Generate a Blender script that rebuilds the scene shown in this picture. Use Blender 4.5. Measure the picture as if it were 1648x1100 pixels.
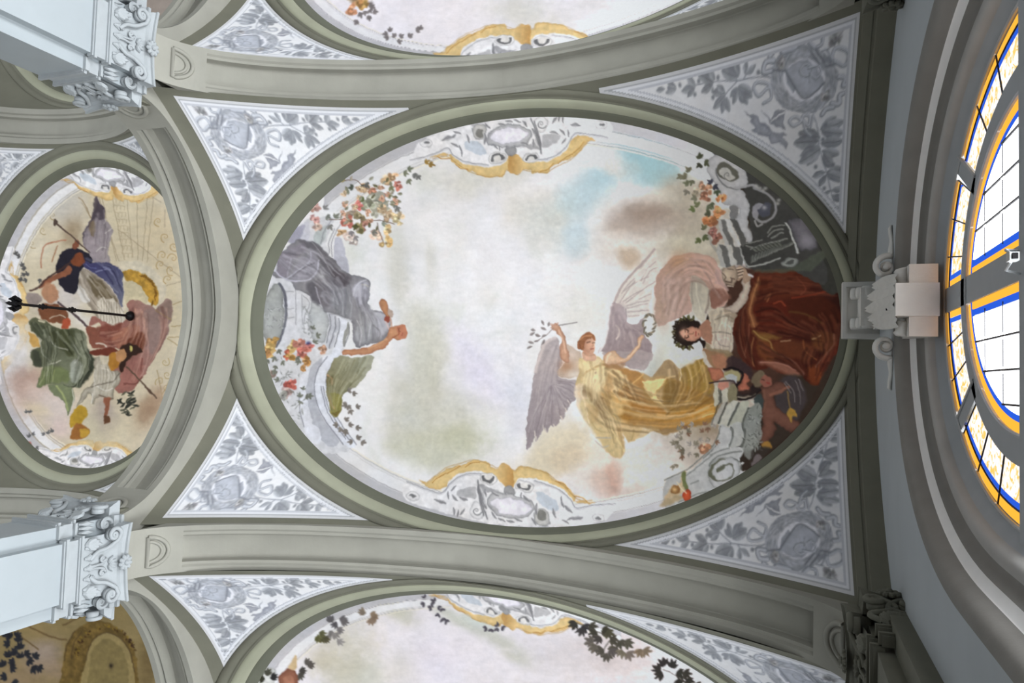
import bpy, math, random
import numpy as np
from mathutils import Matrix, Vector
PI = math.pi
scn = bpy.context.scene
for o in list(bpy.data.objects):
    bpy.data.objects.remove(o)

# ---------------------------------------------------------------- camera
# camera at the origin, 1.6 m above the floor; world X towards the window wall, Y along the aisle, Z up
F = 1218.5
def _cam_axes():
    z = np.array([(1260.1 - 824) / F, (621.1 - 550) / F, 1.0]); z /= np.linalg.norm(z)
    x = np.array([1, 0, 0.0]); x -= z * (x @ z); x /= np.linalg.norm(x); y = np.cross(z, x)
    c, s = math.cos(.0307), math.sin(.0307)
    return np.stack([c * x + s * y, -s * x + c * y, z])
RC = _cam_axes()
cam = bpy.data.cameras.new('camera'); camo = bpy.data.objects.new('camera', cam)
scn.collection.objects.link(camo); scn.camera = camo
cam.sensor_fit = 'HORIZONTAL'; cam.sensor_width = 36; cam.lens = 36 * F / 1648; cam.clip_start = .05; cam.clip_end = 200
m = Matrix.Identity(4)
for i in range(3):
    m[i][0] = RC[i, 0]; m[i][1] = -RC[i, 1]; m[i][2] = -RC[i, 2]
camo.matrix_world = m

# ---------------------------------------------------------------- world, light, exposure
wd = bpy.data.worlds.new('overcast'); scn.world = wd; wd.use_nodes = True
bg = wd.node_tree.nodes['Background']; bg.inputs[0].default_value = (.80, .88, 1, 1); bg.inputs[1].default_value = 1.0
GLASS = 1.6            # luminance of the milky window glass with the bright day behind it
vs = scn.view_settings; vs.view_transform = 'Standard'; vs.look = 'None'; vs.gamma = 1; vs.use_curve_mapping = False
vs.exposure = 0.0
LT = (10, 600, 140, 120)
def area_lamp(name, loc, sx, sz, dirx, tilt, power, spread, col=(.93, .97, 1)):
    # rectangular lamp: daylight just outside a window's glass, and the added nave fill
    l = bpy.data.lights.new(name, 'AREA'); l.shape = 'RECTANGLE'; l.size = sx; l.size_y = sz; l.energy = power; l.color = col; l.spread = math.radians(spread)
    o = bpy.data.objects.new(name, l); scn.collection.objects.link(o)
    d = Vector((dirx * math.cos(tilt), 0, math.sin(tilt))); o.rotation_euler = d.to_track_quat('-Z', 'Y').to_euler(); o.location = loc
    return o
for i in (-1, 0, 1):
    area_lamp('window_daylight', (1.36, -.735 + i * 6.07, 3.6), 2.8, 6.2, -1, math.radians(LT[0]), LT[1], LT[2])
    area_lamp('nave_fill_lamp', (-16.5, -.735 + i * 6.07, 2.5), 2.7, 4.0, 1, math.radians(50), LT[3], 70)  # added fill lamps inside the nave, tilted up to brighten its vault
scn.cycles.max_bounces = 10; scn.cycles.diffuse_bounces = 8
scn.cycles.use_denoising = True
scn.cycles.sample_clamp_indirect = 6

# ---------------------------------------------------------------- helpers
def s2l(c):
    c = np.asarray(c, float)
    return np.where(c <= .04045, c / 12.92, ((c + .055) / 1.055) ** 2.4)
def lin(*c): return tuple(float(v) for v in s2l(np.array(c) / 255.)) + (1,)
def rays(p):
    p = np.atleast_2d(np.asarray(p, float)); return (RC @ np.c_[(p - [824, 550.]) / F, np.ones(len(p))].T).T
def pix(P):
    c = (RC.T @ np.atleast_2d(P).T).T; return np.c_[c[:, 0] / c[:, 2] * F + 824, c[:, 1] / c[:, 2] * F + 550]
def link(o):
    scn.collection.objects.link(o); return o
def setp(o, parent):
    if parent is not None:
        o.parent = parent
        return
def tag(o, label=None, cat=None, group=None, kind=None):
    if label: o['label'] = label
    if cat: o['category'] = cat
    if group: o['group'] = group
    if kind: o['kind'] = kind
    return o
def empty(name, loc=(0, 0, 0), **k):
    o = bpy.data.objects.new(name, None); o.empty_display_size = .1; o.location = loc; link(o); return tag(o, **k)
def mkmesh(name, V, Fc, mat, parent=None, smooth=False, cols=None):
    """V world coordinates; stored relative to the parent's location"""
    V = np.asarray(V, float)
    off = np.array(parent_loc(parent)) if parent is not None else np.zeros(3)
    me = bpy.data.meshes.new(name)
    if isinstance(Fc, np.ndarray):
        n, k = Fc.shape
        me.vertices.add(len(V)); me.vertices.foreach_set('co', (V - off).astype(np.float32).ravel())
        me.loops.add(n * k); me.loops.foreach_set('vertex_index', Fc.astype(np.int32).ravel())
        me.polygons.add(n); me.polygons.foreach_set('loop_start', np.arange(0, n * k, k, dtype=np.int32))
        me.update(calc_edges=True)
    else:
        me.from_pydata((V - off).tolist(), [], Fc); me.update()
    if cols is not None:
        at = me.color_attributes.new('paint', 'FLOAT_COLOR', 'POINT')
        c4 = np.ones((len(V), 4), np.float32); c4[:, :3] = cols; at.data.foreach_set('color', c4.ravel())
    if smooth: me.polygons.foreach_set('use_smooth', np.ones(len(me.polygons), bool))
    me.materials.append(mat)
    o = link(bpy.data.objects.new(name, me))
    if parent is not None: o.parent = parent
    return o
def parent_loc(p):
    l = np.zeros(3)
    while p is not None:
        l = l + np.array(p.location); p = p.parent
    return l
class MB:
    def __init__(s): s.V = []; s.F = []
    def add(s, V, Fc):
        b = len(s.V); s.V += [tuple(v) for v in V]; s.F += [tuple(int(i) + b for i in f) for f in Fc]; return s
    def grid(s, P, cu=False, cv=False):
        P = np.asarray(P, float); n, m = P.shape[:2]
        f = []
        for i in range(n if cu else n - 1):
            for j in range(m if cv else m - 1):
                a, b = i, (i + 1) % n; c, d = j, (j + 1) % m
                f.append((a * m + c, b * m + c, b * m + d, a * m + d))
        return s.add(P.reshape(-1, 3), f)
    def box(s, x0, x1, y0, y1, z0, z1, M=None):
        V = [(x, y, z) for x in (x0, x1) for y in (y0, y1) for z in (z0, z1)]
        if M is not None: V = [M @ Vector(v) for v in V]
        return s.add(V, [(0, 1, 3, 2), (4, 6, 7, 5), (0, 4, 5, 1), (2, 3, 7, 6), (0, 2, 6, 4), (1, 5, 7, 3)])
    def tube(s, path, r, n=8, flat=None, up=None, cap=True):
        """path points, radius number or list; flat=(a,b) scales the section along normal / binormal"""
        P = np.asarray(path, float); k = len(P); r = np.broadcast_to(np.asarray(r, float), (k,))
        T = np.gradient(P, axis=0); T /= np.linalg.norm(T, axis=1)[:, None] + 1e-12
        rows = []; N = None
        for i in range(k):
            u = np.array(up if up is not None else (0.13, .37, 1.0), float) if (N is None or up is not None) else N
            u = u - T[i] * (u @ T[i]); u /= np.linalg.norm(u) + 1e-12; N = u; B = np.cross(T[i], u)
            a = np.arange(n) / n * 2 * PI; fa, fb = flat or (1, 1)
            rows.append(P[i] + r[i] * (fa * np.cos(a)[:, None] * N + fb * np.sin(a)[:, None] * B))
        b = len(s.V); s.grid(rows, cv=True)
        if cap:
            s.F.append(tuple(b + j for j in range(n))[::-1]); s.F.append(tuple(b + (k - 1) * n + j for j in range(n)))
        return s
    def lathe(s, prof, c, axis=(0, 0, 1), n=16):
        a = Vector(axis).normalized(); q = Vector((0, 0, 1)).rotation_difference(a)
        rows = []
        for r, h in prof:
            rows.append([tuple(Vector(c) + q @ Vector((r * math.cos(t), r * math.sin(t), h))) for t in np.arange(n) / n * 2 * PI])
        b = len(s.V); s.grid(rows, cv=True); k = len(prof)
        s.F.append(tuple(b + j for j in range(n))[::-1]); s.F.append(tuple(b + (k - 1) * n + j for j in range(n)))
        return s
    def plate(s, poly, fr, th, bev=0.0):
        """outline poly (u,v) on frame fr(u,v,w)->xyz, thickness th along w, domed towards the centre by bev"""
        p = np.asarray(poly, float); n = len(p); c = p.mean(0)
        b = len(s.V); q = c + (p - c) * .72
        for (a, w) in ((p, 0), (p, th), (q, th + bev)):
            s.V += [tuple(fr(u, v, w)) for u, v in a]
        s.V.append(tuple(fr(c[0], c[1], th + bev * 1.3)))
        for r in range(2):
            for i in range(n):
                j = (i + 1) % n; s.F.append((b + r * n + i, b + r * n + j, b + (r + 1) * n + j, b + (r + 1) * n + i))
        for i in range(n):
            s.F.append((b + 2 * n + i, b + 2 * n + (i + 1) % n, b + 3 * n))
        return s
    def build(s, name, mat, parent=None, smooth=False):
        return mkmesh(name, s.V, s.F, mat, parent, smooth)
def spline(pts, k=8, closed=False):
    p = np.asarray(pts, float); n = len(p); out = []
    for i in range(n if closed else n - 1):
        if closed: a, b, c, d = p[(i - 1) % n], p[i], p[(i + 1) % n], p[(i + 2) % n]
        else: a, b, c, d = p[max(i - 1, 0)], p[i], p[i + 1], p[min(i + 2, n - 1)]
        t = np.arange(k)[:, None] / k
        out.append(.5 * (2 * b + (c - a) * t + (2 * a - 5 * b + 4 * c - d) * t ** 2 + (3 * b - a - 3 * c + d) * t ** 3))
    if not closed: out.append(p[-1:])
    return np.concatenate(out)

# ---------------------------------------------------------------- materials
def mat(name, col, rough=.7, var=.08, scale=6, bump=.0, metal=0, spec=.3, col2=None, fine=0):
    mt = bpy.data.materials.new(name); mt.use_nodes = True; nt = mt.node_tree; N = nt.nodes; b = N['Principled BSDF']
    b.inputs['Roughness'].default_value = rough; b.inputs['Metallic'].default_value = metal; b.inputs['Specular IOR Level'].default_value = spec
    tc = N.new('ShaderNodeTexCoord'); no = N.new('ShaderNodeTexNoise'); no.inputs['Scale'].default_value = scale; no.inputs['Detail'].default_value = 6
    nt.links.new(tc.outputs['Object'], no.inputs['Vector'])
    rp = N.new('ShaderNodeValToRGB'); c = np.array(col[:3]); c2 = np.array(col2[:3]) if col2 else c
    rp.color_ramp.elements[0].position = .3; rp.color_ramp.elements[1].position = .7
    rp.color_ramp.elements[0].color = tuple(c * (1 - var)) + (1,); rp.color_ramp.elements[1].color = tuple(np.minimum(c2 * (1 + var), 1)) + (1,)
    nt.links.new(no.outputs['Fac'], rp.inputs['Fac']); nt.links.new(rp.outputs['Color'], b.inputs['Base Color'])
    if bump:
        n2 = N.new('ShaderNodeTexNoise'); n2.inputs['Scale'].default_value = scale * 9; n2.inputs['Detail'].default_value = 4
        nt.links.new(tc.outputs['Object'], n2.inputs['Vector'])
        bp = N.new('ShaderNodeBump'); bp.inputs['Strength'].default_value = bump; bp.inputs['Distance'].default_value = .01
        nt.links.new(n2.outputs['Fac'], bp.inputs['Height']); nt.links.new(bp.outputs['Normal'], b.inputs['Normal'])
    return mt
def glow(name, col, e, col2=None, scale=7, thr=.5):
    """milky or coloured glass lit through by the day outside"""
    mt = bpy.data.materials.new(name); mt.use_nodes = True; nt = mt.node_tree; N = nt.nodes; b = N['Principled BSDF']
    b.inputs['Roughness'].default_value = .25; b.inputs['Base Color'].default_value = tuple(np.array(col[:3]) * .6) + (1,)
    b.inputs['Emission Color'].default_value = col; b.inputs['Emission Strength'].default_value = e
    if col2:
        tc = N.new('ShaderNodeTexCoord'); no = N.new('ShaderNodeTexNoise'); no.inputs['Scale'].default_value = scale; no.inputs['Detail'].default_value = 5
        no.inputs['Distortion'].default_value = 1.2
        nt.links.new(tc.outputs['Object'], no.inputs['Vector'])
        rp = N.new('ShaderNodeValToRGB'); rp.color_ramp.elements[0].position = thr - .05; rp.color_ramp.elements[1].position = thr + .06
        rp.color_ramp.elements[0].color = col; rp.color_ramp.elements[1].color = col2
        nt.links.new(no.outputs['Fac'], rp.inputs['Fac']); nt.links.new(rp.outputs['Color'], b.inputs['Emission Color'])
    ad = N.new('ShaderNodeAddShader'); tr = N.new('ShaderNodeBsdfTransparent'); tr.inputs[0].default_value = (.9, .9, .9, 1) if min(col[:3]) > .9 and not col2 else (.12, .10, .08, 1) if col2 else tuple(np.array(col[:3]) * .15) + (1,)
    em = N.new('ShaderNodeEmission'); em.inputs['Strength'].default_value = e; em.inputs['Color'].default_value = col
    if col2: nt.links.new(rp.outputs['Color'], em.inputs['Color'])
    nt.links.new(em.outputs[0], ad.inputs[0]); nt.links.new(tr.outputs[0], ad.inputs[1]); nt.links.new(ad.outputs[0], N['Material Output'].inputs['Surface'])
    return mt
def clear(name, tint=(1, 1, 1, 1)):
    mt = bpy.data.materials.new(name); return mt
def paintmat(name='fresco_paint', fine=.03):
    mt = bpy.data.materials.new(name); mt.use_nodes = True; nt = mt.node_tree; N = nt.nodes; b = N['Principled BSDF']
    b.inputs['Roughness'].default_value = .85; b.inputs['Specular IOR Level'].default_value = .12
    a = N.new('ShaderNodeVertexColor'); a.layer_name = 'paint'
    tc = N.new('ShaderNodeTexCoord'); no = N.new('ShaderNodeTexNoise'); no.inputs['Scale'].default_value = 26; no.inputs['Detail'].default_value = 6
    nt.links.new(tc.outputs['Object'], no.inputs['Vector'])
    mr = N.new('ShaderNodeMapRange'); mr.inputs['To Min'].default_value = 1 - fine * 2; mr.inputs['To Max'].default_value = 1 + fine * 2
    nt.links.new(no.outputs['Fac'], mr.inputs['Value'])
    mx = N.new('ShaderNodeMix'); mx.data_type = 'RGBA'; mx.blend_type = 'MULTIPLY'; mx.inputs['Factor'].default_value = 1
    nt.links.new(a.outputs['Color'], mx.inputs['A']); nt.links.new(mr.outputs['Result'], mx.inputs['B'])
    nt.links.new(mx.outputs['Result'], b.inputs['Base Color'])
    return mt
M_RIB = mat('rib_plaster', (.30, .294, .255), .75, .07, 2.5, .15)
M_BORDER = mat('border_plaster', (.163, .161, .124), .8, .07, 3, .15)
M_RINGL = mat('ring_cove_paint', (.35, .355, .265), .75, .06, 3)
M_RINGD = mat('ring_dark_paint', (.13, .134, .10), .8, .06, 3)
M_WALL = mat('wall_paint', (.44, .475, .50), .8, .03, 2)
M_ARCHI = mat('archivolt_stone', (.22, .21, .195), .6, .06, 5, .1)
M_ARCHIL = mat('archivolt_stone_lit', (.80, .79, .78), .6, .04, 5)  # paler copy of the archivolt stone: light on the downward face put into colour
M_PIER = mat('pier_paint', (.345, .38, .40), .55, .03, 3)
M_CAP = mat('capital_stucco', (.36, .385, .40), .7, .05, 9, .1)
M_ARCHIR = mat('archivolt_roll_stone', (.42, .41, .395), .6, .05, 5, .1)
M_KEY = mat('keystone_stucco', (.70, .69, .66), .7, .05, 7, .1)
M_FRAME = mat('window_frame_paint', (.40, .425, .45), .5, .04, 5)
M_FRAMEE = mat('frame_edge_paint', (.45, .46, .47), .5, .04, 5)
M_LEAD = mat('lead_came', (.03, .03, .035), .5, .1, 20, metal=.6)
M_IRON = mat('black_iron', (.012, .011, .013), .45, .2, 20, metal=.5)
M_METAL = mat('pale_metal', (.55, .57, .58), .35, .05, 12, metal=.7)
M_FLOOR = mat('floor_marble', (.12, .10, .08), .35, .12, 1.5)
M_GLASS = glow('milky_glass', (1, 1, 1, 1), GLASS)
M_GOLD = glow('amber_glass', (1.0, .50, .055, 1), 1.0)
M_BLUE = glow('blue_glass', (.03, .13, .75, 1), .9)
M_FLORAL = glow('floral_glass', (1, .97, .98, 1), 1.05, (.90, .56, .10, 1), 14, .54)
M_PAINT = paintmat()
# ---------------------------------------------------------------- setting: floor, walls, vaults
K = 7.5; X0, Y0 = -3.346, -.72
YC, PITCH = -.79, 6.07
XW = .93                                     # wall plane
def S(x, y): return K * (1.3941 - .152 * ((x - X0) / (.5 * K)) ** 2 - .1998 * ((y - Y0) / (.34 * K)) ** 2)
def V0(x, y, yo=0.0): return S(x, y - yo) + .10
XN = -10.5                                   # nave vault centre
def VN(x, y): return 9.95 - .95 * ((x - XN) / 2.35) ** 2 - 1.05 * ((y - YC) / 2.7) ** 2
def gridmesh(name, xs, ys, zf, mt, smooth=True, **k):
    X, Y = np.meshgrid(xs, ys, indexing='ij'); P = np.stack([X, Y, zf(X, Y)], -1)
    n, m_ = X.shape; i = np.arange(n * m_).reshape(n, m_)
    Fc = np.stack([i[:-1, :-1], i[1:, :-1], i[1:, 1:], i[:-1, 1:]], -1).reshape(-1, 4)
    return tag(mkmesh(name, P.reshape(-1, 3), Fc, mt, None, smooth), kind='structure', **k)
b = MB(); b.box(-17.5, 1.6, -13, 11.5, -1.75, -1.6); tag(b.build('floor', M_FLOOR), 'pale marble floor of the aisle and nave', kind='structure')
for i in (-1, 0, 1):
    gridmesh('ceiling', np.linspace(-7.66, 1.0, 40), YC + i * PITCH + np.linspace(-2.76, 2.76, 30), lambda x, y, i=i: V0(x, y, i * PITCH), M_BORDER,
             label=['plastered vault of the bay at the top edge', 'plastered vault of the middle aisle bay', 'plastered vault of the bay at the bottom edge'][i + 1])
for i in (-1, 0, 1):
    gridmesh('ceiling', np.linspace(-12.75, -8.2, 30), YC + i * PITCH + np.linspace(-2.76, 2.76, 30), lambda x, y, i=i: VN(x, y - i * PITCH), M_BORDER,
             label=['plastered nave vault beyond the upper left arch', 'plastered nave vault beyond the middle left arch', 'plastered nave vault beyond the lower left arch'][i + 1])
b = MB(); b.box(-17.6, 1.6, -13.2, 11.7, 10.7, 10.8); tag(b.build('sky_block_slab', M_BORDER), 'unseen slab added above the vaults to block the sky', kind='structure')  # added slab, keeps the sky from showing through gaps in the vaults
b = MB()
for yc in (YC - 1.5 * PITCH, YC - .5 * PITCH, YC + .5 * PITCH, YC + 1.5 * PITCH):
    b.box(-8.2, -7.6, yc - .5, yc + .5, 7.0, 9.6); b.box(-8.2, -7.15, yc - .24, yc + .24, 7.75, 9.8)
tag(b.build('pier_backing', M_BORDER), 'masonry above the piers', kind='structure')
for i in (-1, 0, 1):
    ys = YC + i * PITCH + np.linspace(-3.03, 3.03, 30); z = VN(-12.74, np.clip(ys - i * PITCH, YC - 2.76, YC + 2.76))
    tag(MB().grid(np.stack([np.stack([np.full(30, -12.74), ys, z - .12], 1), np.stack([np.full(30, -12.74), ys, np.full(30, 9.6)], 1)], 1)).build('wall_nave', M_RIB), 'wall above the far nave arch', kind='structure')
# far and end walls close the room off (outside the picture)
b = MB(); b.box(-17.6, -17.4, -13, 11.5, -1.6, 10.5); tag(b.build('wall_left', M_WALL), 'far wall of the nave', kind='structure')
b = MB(); b.box(-17.5, 1.3, -13.2, -13, -1.6, 10.5); tag(b.build('wall_back', M_WALL), 'end wall of the aisle', kind='structure')
b = MB(); b.box(-17.5, 1.3, 11.5, 11.7, -1.6, 10.5); tag(b.build('wall_front', M_WALL), 'end wall of the aisle towards the picture bottom', kind='structure')
b = MB(); b.box(-17.5, -12.74, -13, 11.5, 9.0, 9.1); b.box(-17.5, 1.3, -13, -9.9, 9.0, 9.1); b.box(-17.5, 1.3, 8.3, 11.5, 9.0, 9.1)
tag(b.build('ceiling', M_BORDER), 'flat plain ceiling over the far side of the nave', kind='structure')

# ---- window wall with an arched opening per bay
CY = -.735                                    # opening centre
def arch_curve(hw, z0, h, zb, n=48, pw=2.0, cy=CY):
    t = np.linspace(0, PI, n + 1); y = cy - hw * np.sign(np.cos(t)) * np.abs(np.cos(t)) ** (2 / pw); z = z0 + h * np.abs(np.sin(t)) ** (2 / pw)
    c = np.c_[y, z]; low = np.linspace(zb, z0, 6)[:-1]
    return np.r_[np.c_[np.full(5, cy - hw), low], c, np.c_[np.full(5, cy + hw), low[::-1]]]
ZB = .3
def offset_curve(c, d):
    T = np.gradient(c, axis=0); T /= np.linalg.norm(T, axis=1)[:, None]
    return c + d * np.c_[-T[:, 1], T[:, 0]] * -1      # d > 0 moves towards the opening's centre
OUT = arch_curve(1.96, 4.75, 2.82, ZB, 56, 2.15)
def wall_bay(yo):
    c = OUT.copy(); y0, y1, zt = CY - 3.2, CY + 3.2, 10.6
    b = MB(); n = len(c)
    s = np.linspace(0, 1, n)
    # match each curve point with a point of the surrounding rectangle (left side, top, right side)
    per = np.array([zt - ZB, y1 - y0, zt - ZB]); cum = np.r_[0, np.cumsum(per)] / per.sum()
    R = []
    for v in s:
        if v <= cum[1]: R.append((y0, ZB + (zt - ZB) * v / cum[1]))
        elif v <= cum[2]: R.append((y0 + (y1 - y0) * (v - cum[1]) / (cum[2] - cum[1]), zt))
        else: R.append((y1, zt - (zt - ZB) * (v - cum[2]) / (1 - cum[2])))
    P = np.array([[(XW, a + yo, z) for a, z in c], [(XW, a + yo, z) for a, z in R]]); b.grid(P)
    b.box(XW, XW + .5, y0 + yo, y1 + yo, -1.6, ZB)
    return b
for i, nm in ((-1, 'wall_right'), (0, 'wall_right'), (1, 'wall_right')):
    yy = i * PITCH; o = wall_bay(yy).build(nm, M_WALL); tag(o, ['grey window wall of the bay above', 'flat grey window wall round the stained glass arch', 'grey window wall of the bay below'][i + 1], kind='structure')
b = MB(); b.box(XW + .45, XW + .5, -13, 11.5, 7.4, 10.6); tag(b.build('wall_outer', M_WALL), 'outer face of the window wall', kind='structure')

# archivolt: profile (offset towards the opening, x)
def sweep(curve, prof, yo=0):
    rows = []
    for d, x in prof:
        q = offset_curve(curve, d); rows.append(np.c_[np.full(len(q), x), q[:, 0] + yo, q[:, 1]])
    return np.stack(rows, 1)
def arc(d0, x0, d1, x1, bulge, n=7):
    t = np.linspace(0, PI, n); a = np.linspace(0, 1, n)
    dx, dy = d1 - d0, x1 - x0; L = math.hypot(dx, dy)
    return [(d0 + dx * u + (dy / L) * bulge * math.sin(w), x0 + dy * u - (dx / L) * bulge * math.sin(w)) for u, w in zip(a, t)]
P_TORUS = arc(0, .93, .13, 1.04, .035, 9)
P_FILLET = [(.13, 1.04), (.135, 1.052), (.19, 1.082)]
P_COVE = arc(.19, 1.082, .27, 1.134, -.018, 7)
P_ROLL = arc(.27, 1.134, .37, 1.195, .032, 9)
P_REVEAL = [(.37, 1.195), (.375, 1.205), (.47, 1.27)]
for i in (-1, 0, 1):
    w = ['of the bay above', 'of the middle bay window', 'of the bay below'][i + 1]; yo = i * PITCH
    for nm, pf, mt, lb in (('trim_1', P_TORUS, M_ARCHI, 'outer roll of the window archivolt '), ('trim_2', P_FILLET, M_ARCHIL, 'fillet coloured as if lit on the window archivolt '),
                           ('trim_3', P_COVE, M_ARCHI, 'hollow of the window archivolt '), ('trim_4', P_ROLL, M_ARCHIR, 'inner roll of the window archivolt '),
                           ('trim_5', P_REVEAL, M_FRAME, 'splayed grey reveal ')):
        tag(MB().grid(sweep(OUT, pf, yo)).build(nm, mt, None, True), lb + w, kind='structure')

# ---- transverse ribs (half ellipses between wall and piers)
RX, RA, RZ, RH = -3.36, 3.94, 7.03, 1.75
def rib_z(x): return RZ + RH * np.sqrt(np.clip(1 - ((x - RX) / RA) ** 2, 0, 1))
def rib_path(n=80):
    t = np.linspace(0, PI, n); c = np.cos(t); return np.c_[RX - RA * c, RZ + RH * np.sqrt(np.clip(1 - np.abs(c) ** 1.55, 0, 1))], t
RIBY = [YC - 1.5 * PITCH, YC - .5 * PITCH, YC + .5 * PITCH, YC + 1.5 * PITCH]
HALF = .285
def rib_rows(path, nrm, prof):
    return np.stack([np.stack([path[:, 0] + nrm[:, 0] * dz, np.full(len(path), u), path[:, 1] + nrm[:, 1] * dz], 1) for u, dz in prof], 1)
def make_rib(yc, lab):
    path, t = rib_path(90); T = np.gradient(path, axis=0); T /= np.linalg.norm(T, axis=1)[:, None]; nrm = np.c_[-T[:, 1], T[:, 0]]
    flip = np.sign(nrm[:, 1].mean()); nrm *= flip
    sl = np.r_[0, np.cumsum(np.linalg.norm(np.diff(path, axis=0), axis=1))]; L = sl[-1]
    side = [(-HALF, .55), (-HALF, 0)]
    flat = side + [(-.225, 0), (-.2, .022), (-.165, .022), (-.15, 0.03), (-.1, .03), (.1, .03), (.15, .03), (.165, .022), (.2, .022), (.225, 0), (HALF, 0), (HALF, .55)]
    deep = side + [(-.225, 0), (-.2, .022), (-.165, .022), (-.15, .105), (-.14, .115), (.14, .115), (.15, .105), (.165, .022), (.2, .022), (.225, 0), (HALF, 0), (HALF, .55)]
    plain = side + [(-.225, 0), (-.2, 0), (-.165, 0), (-.15, 0), (-.1, 0), (.1, 0), (.15, 0), (.165, 0), (.2, 0), (.225, 0), (HALF, 0), (HALF, .55)]
    pl, dp = rib_rows(path, nrm, plain), rib_rows(path, nrm, deep)
    a = sl < .62; c = sl > L - .62; mid = ~(a | c)
    ia = np.where(a)[0]; im = np.where(mid)[0]; ic = np.where(c)[0]
    R = np.concatenate([pl[ia], pl[im[:1]], dp[im], pl[im[-1:]], pl[ic]])
    R[:, :, 1] += yc
    R[:, 0, 0] = R[:, 1, 0]; R[:, 0, 2] = np.maximum(R[:, 1, 2] + .4, 9.4); R[:, -1, 0] = R[:, -2, 0]; R[:, -1, 2] = R[:, 0, 2]
    b = MB().grid(R); o = tag(b.build('trim_6', M_RIB, None, False), lab, kind='structure')
    # D shaped raised moulding by each springing
    for end in (0, 1):
        dm = MB()
        for rad, w in ((.18, .028), (.125, .02)):
            q = []
            for k in range(17):
                w_ = -PI / 2 + PI * k / 16; q.append((.27 + rad * 1.35 * math.cos(w_), rad * math.sin(w_)))
            q.append(q[0])
            pts = []
            for s_, u in q:
                s_ = s_ if end == 0 else L - s_
                x = np.interp(s_, sl, path[:, 0]); z = np.interp(s_, sl, path[:, 1]); nx = np.interp(s_, sl, nrm[:, 0]); nz = np.interp(s_, sl, nrm[:, 1])
                pts.append((x - nx * .004, yc + u, z - nz * .004))
            dm.tube(pts, w, 6)
        dm.build('moulding', M_RIB, o, True)
    return o
RL = ['arched plaster rib beyond the top bay', 'panelled plaster rib crossing above the middle bay', 'panelled plaster rib crossing below the middle bay', 'arched plaster rib beyond the bottom bay']
for yc, lb in zip(RIBY, RL): make_rib(yc, lb)
# wall rib of every bay: dark band where the vault meets the window wall
for i in (-1, 0, 1):
    ys = YC + i * PITCH + np.linspace(-2.75, 2.75, 50); rows = []
    for x, dz in ((.66, .0), (.665, -.03), (.74, -.03), (.75, -.015), (.77, -.015), (.78, -.03), (.93, -.03)):
        rows.append(np.stack([np.full(50, x), ys, V0(x, ys, i * PITCH) + dz], 1))
    tag(MB().grid(np.stack(rows, 1)).build('trim_7', M_BORDER), ['band along the wall in the top bay', 'dark plaster band where the middle vault meets the wall', 'band along the wall in the bottom bay'][i + 1], kind='structure')

# ---- longitudinal arches between aisle and nave
AH, AZ_, AR, AXo, AXi = 2.61, 6.96, 1.77, -7.55, -8.25
def make_larch(yc, lab):
    t = np.linspace(0, PI, 72); y = yc - AH * np.cos(t); z = AZ_ + AR * np.sqrt(np.clip(1 - np.abs(np.cos(t)) ** 1.6, 0, 1))
    T = np.gradient(np.c_[y, z], axis=0); T /= np.linalg.norm(T, axis=1)[:, None]; ny, nz = -T[:, 1], T[:, 0]
    if nz.mean() < 0: ny, nz = -ny, -nz
    def rows(prof): return np.stack([np.stack([np.full(72, x), y + ny * d, z + nz * d], 1) for x, d in prof], 1)
    w = AXo - AXi
    soff = [(AXo, .30), (AXo, 0), (AXo - .10, 0), (AXo - .11, .035), (AXo - .14, .075), (AXo - .17, .03), (AXo - .20, .06), (AXo - .21, .15), (AXi + .21, .15), (AXi + .2, .06), (AXi + .17, .03),
            (AXi + .14, .075), (AXi + .11, .035), (AXi + .10, 0), (AXi, 0), (AXi, .30)]
    plain = [(x, d if j in (0, len(soff) - 1) else 0) for j, (x, d) in enumerate(soff)]
    R = rows(soff); Q = rows(plain); k0, k1 = 10, 62
    G = np.concatenate([Q[:k0], Q[k0:k0 + 1], R[k0:k1], Q[k1 - 1:k1], Q[k1:]])
    o = tag(MB().grid(G).build('trim_8', M_RIB), lab, kind='structure')
    # vertical faces closing the arch up to the vaults on both sides
    for x, zf in ((AXo, lambda yy: V0(-7.55, yy, yc - YC) + .1), (AXi, lambda yy: VN(-8.25, yy - yc + YC) + .1)):
        P = np.stack([np.stack([np.full(72, x), y + ny * .30, z + nz * .30], 1), np.stack([np.full(72, x), np.clip((y + ny * .3 - yc), -3.03, 3.03) + yc, np.maximum(z + nz * .30, zf(y + ny * .3))], 1)], 1)
        MB().grid(P).build('spandrel_wall', M_RIB, o)
    xm = (AXo + AXi) / 2; sl = np.r_[0, np.cumsum(np.hypot(np.diff(y), np.diff(z)))]; L = sl[-1]
    for end in (0, 1):                      # half ring moulding by each springing
        b = MB()
        for rad, rw in ((.20, .03), (.13, .022)):
            q = [(.34 + rad * math.cos(w_), rad * math.sin(w_)) for w_ in np.linspace(-PI / 2, PI / 2, 15)]; q.append(q[0]); pts = []
            for s_, u in q:
                s_ = s_ if end == 0 else L - s_; pts.append((xm + u, np.interp(s_, sl, y) - np.interp(s_, sl, ny) * .004, np.interp(s_, sl, z) - np.interp(s_, sl, nz) * .004))
            b.tube(pts, rw, 6)
        b.build('moulding', M_RIB, o, True)
    return o
for i in (-1, 0, 1):
    make_larch(YC + i * PITCH, ['arch to the nave at the upper left corner', 'panelled arch between the middle bay and the nave', 'arch to the nave at the lower left corner'][i + 1])
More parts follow.
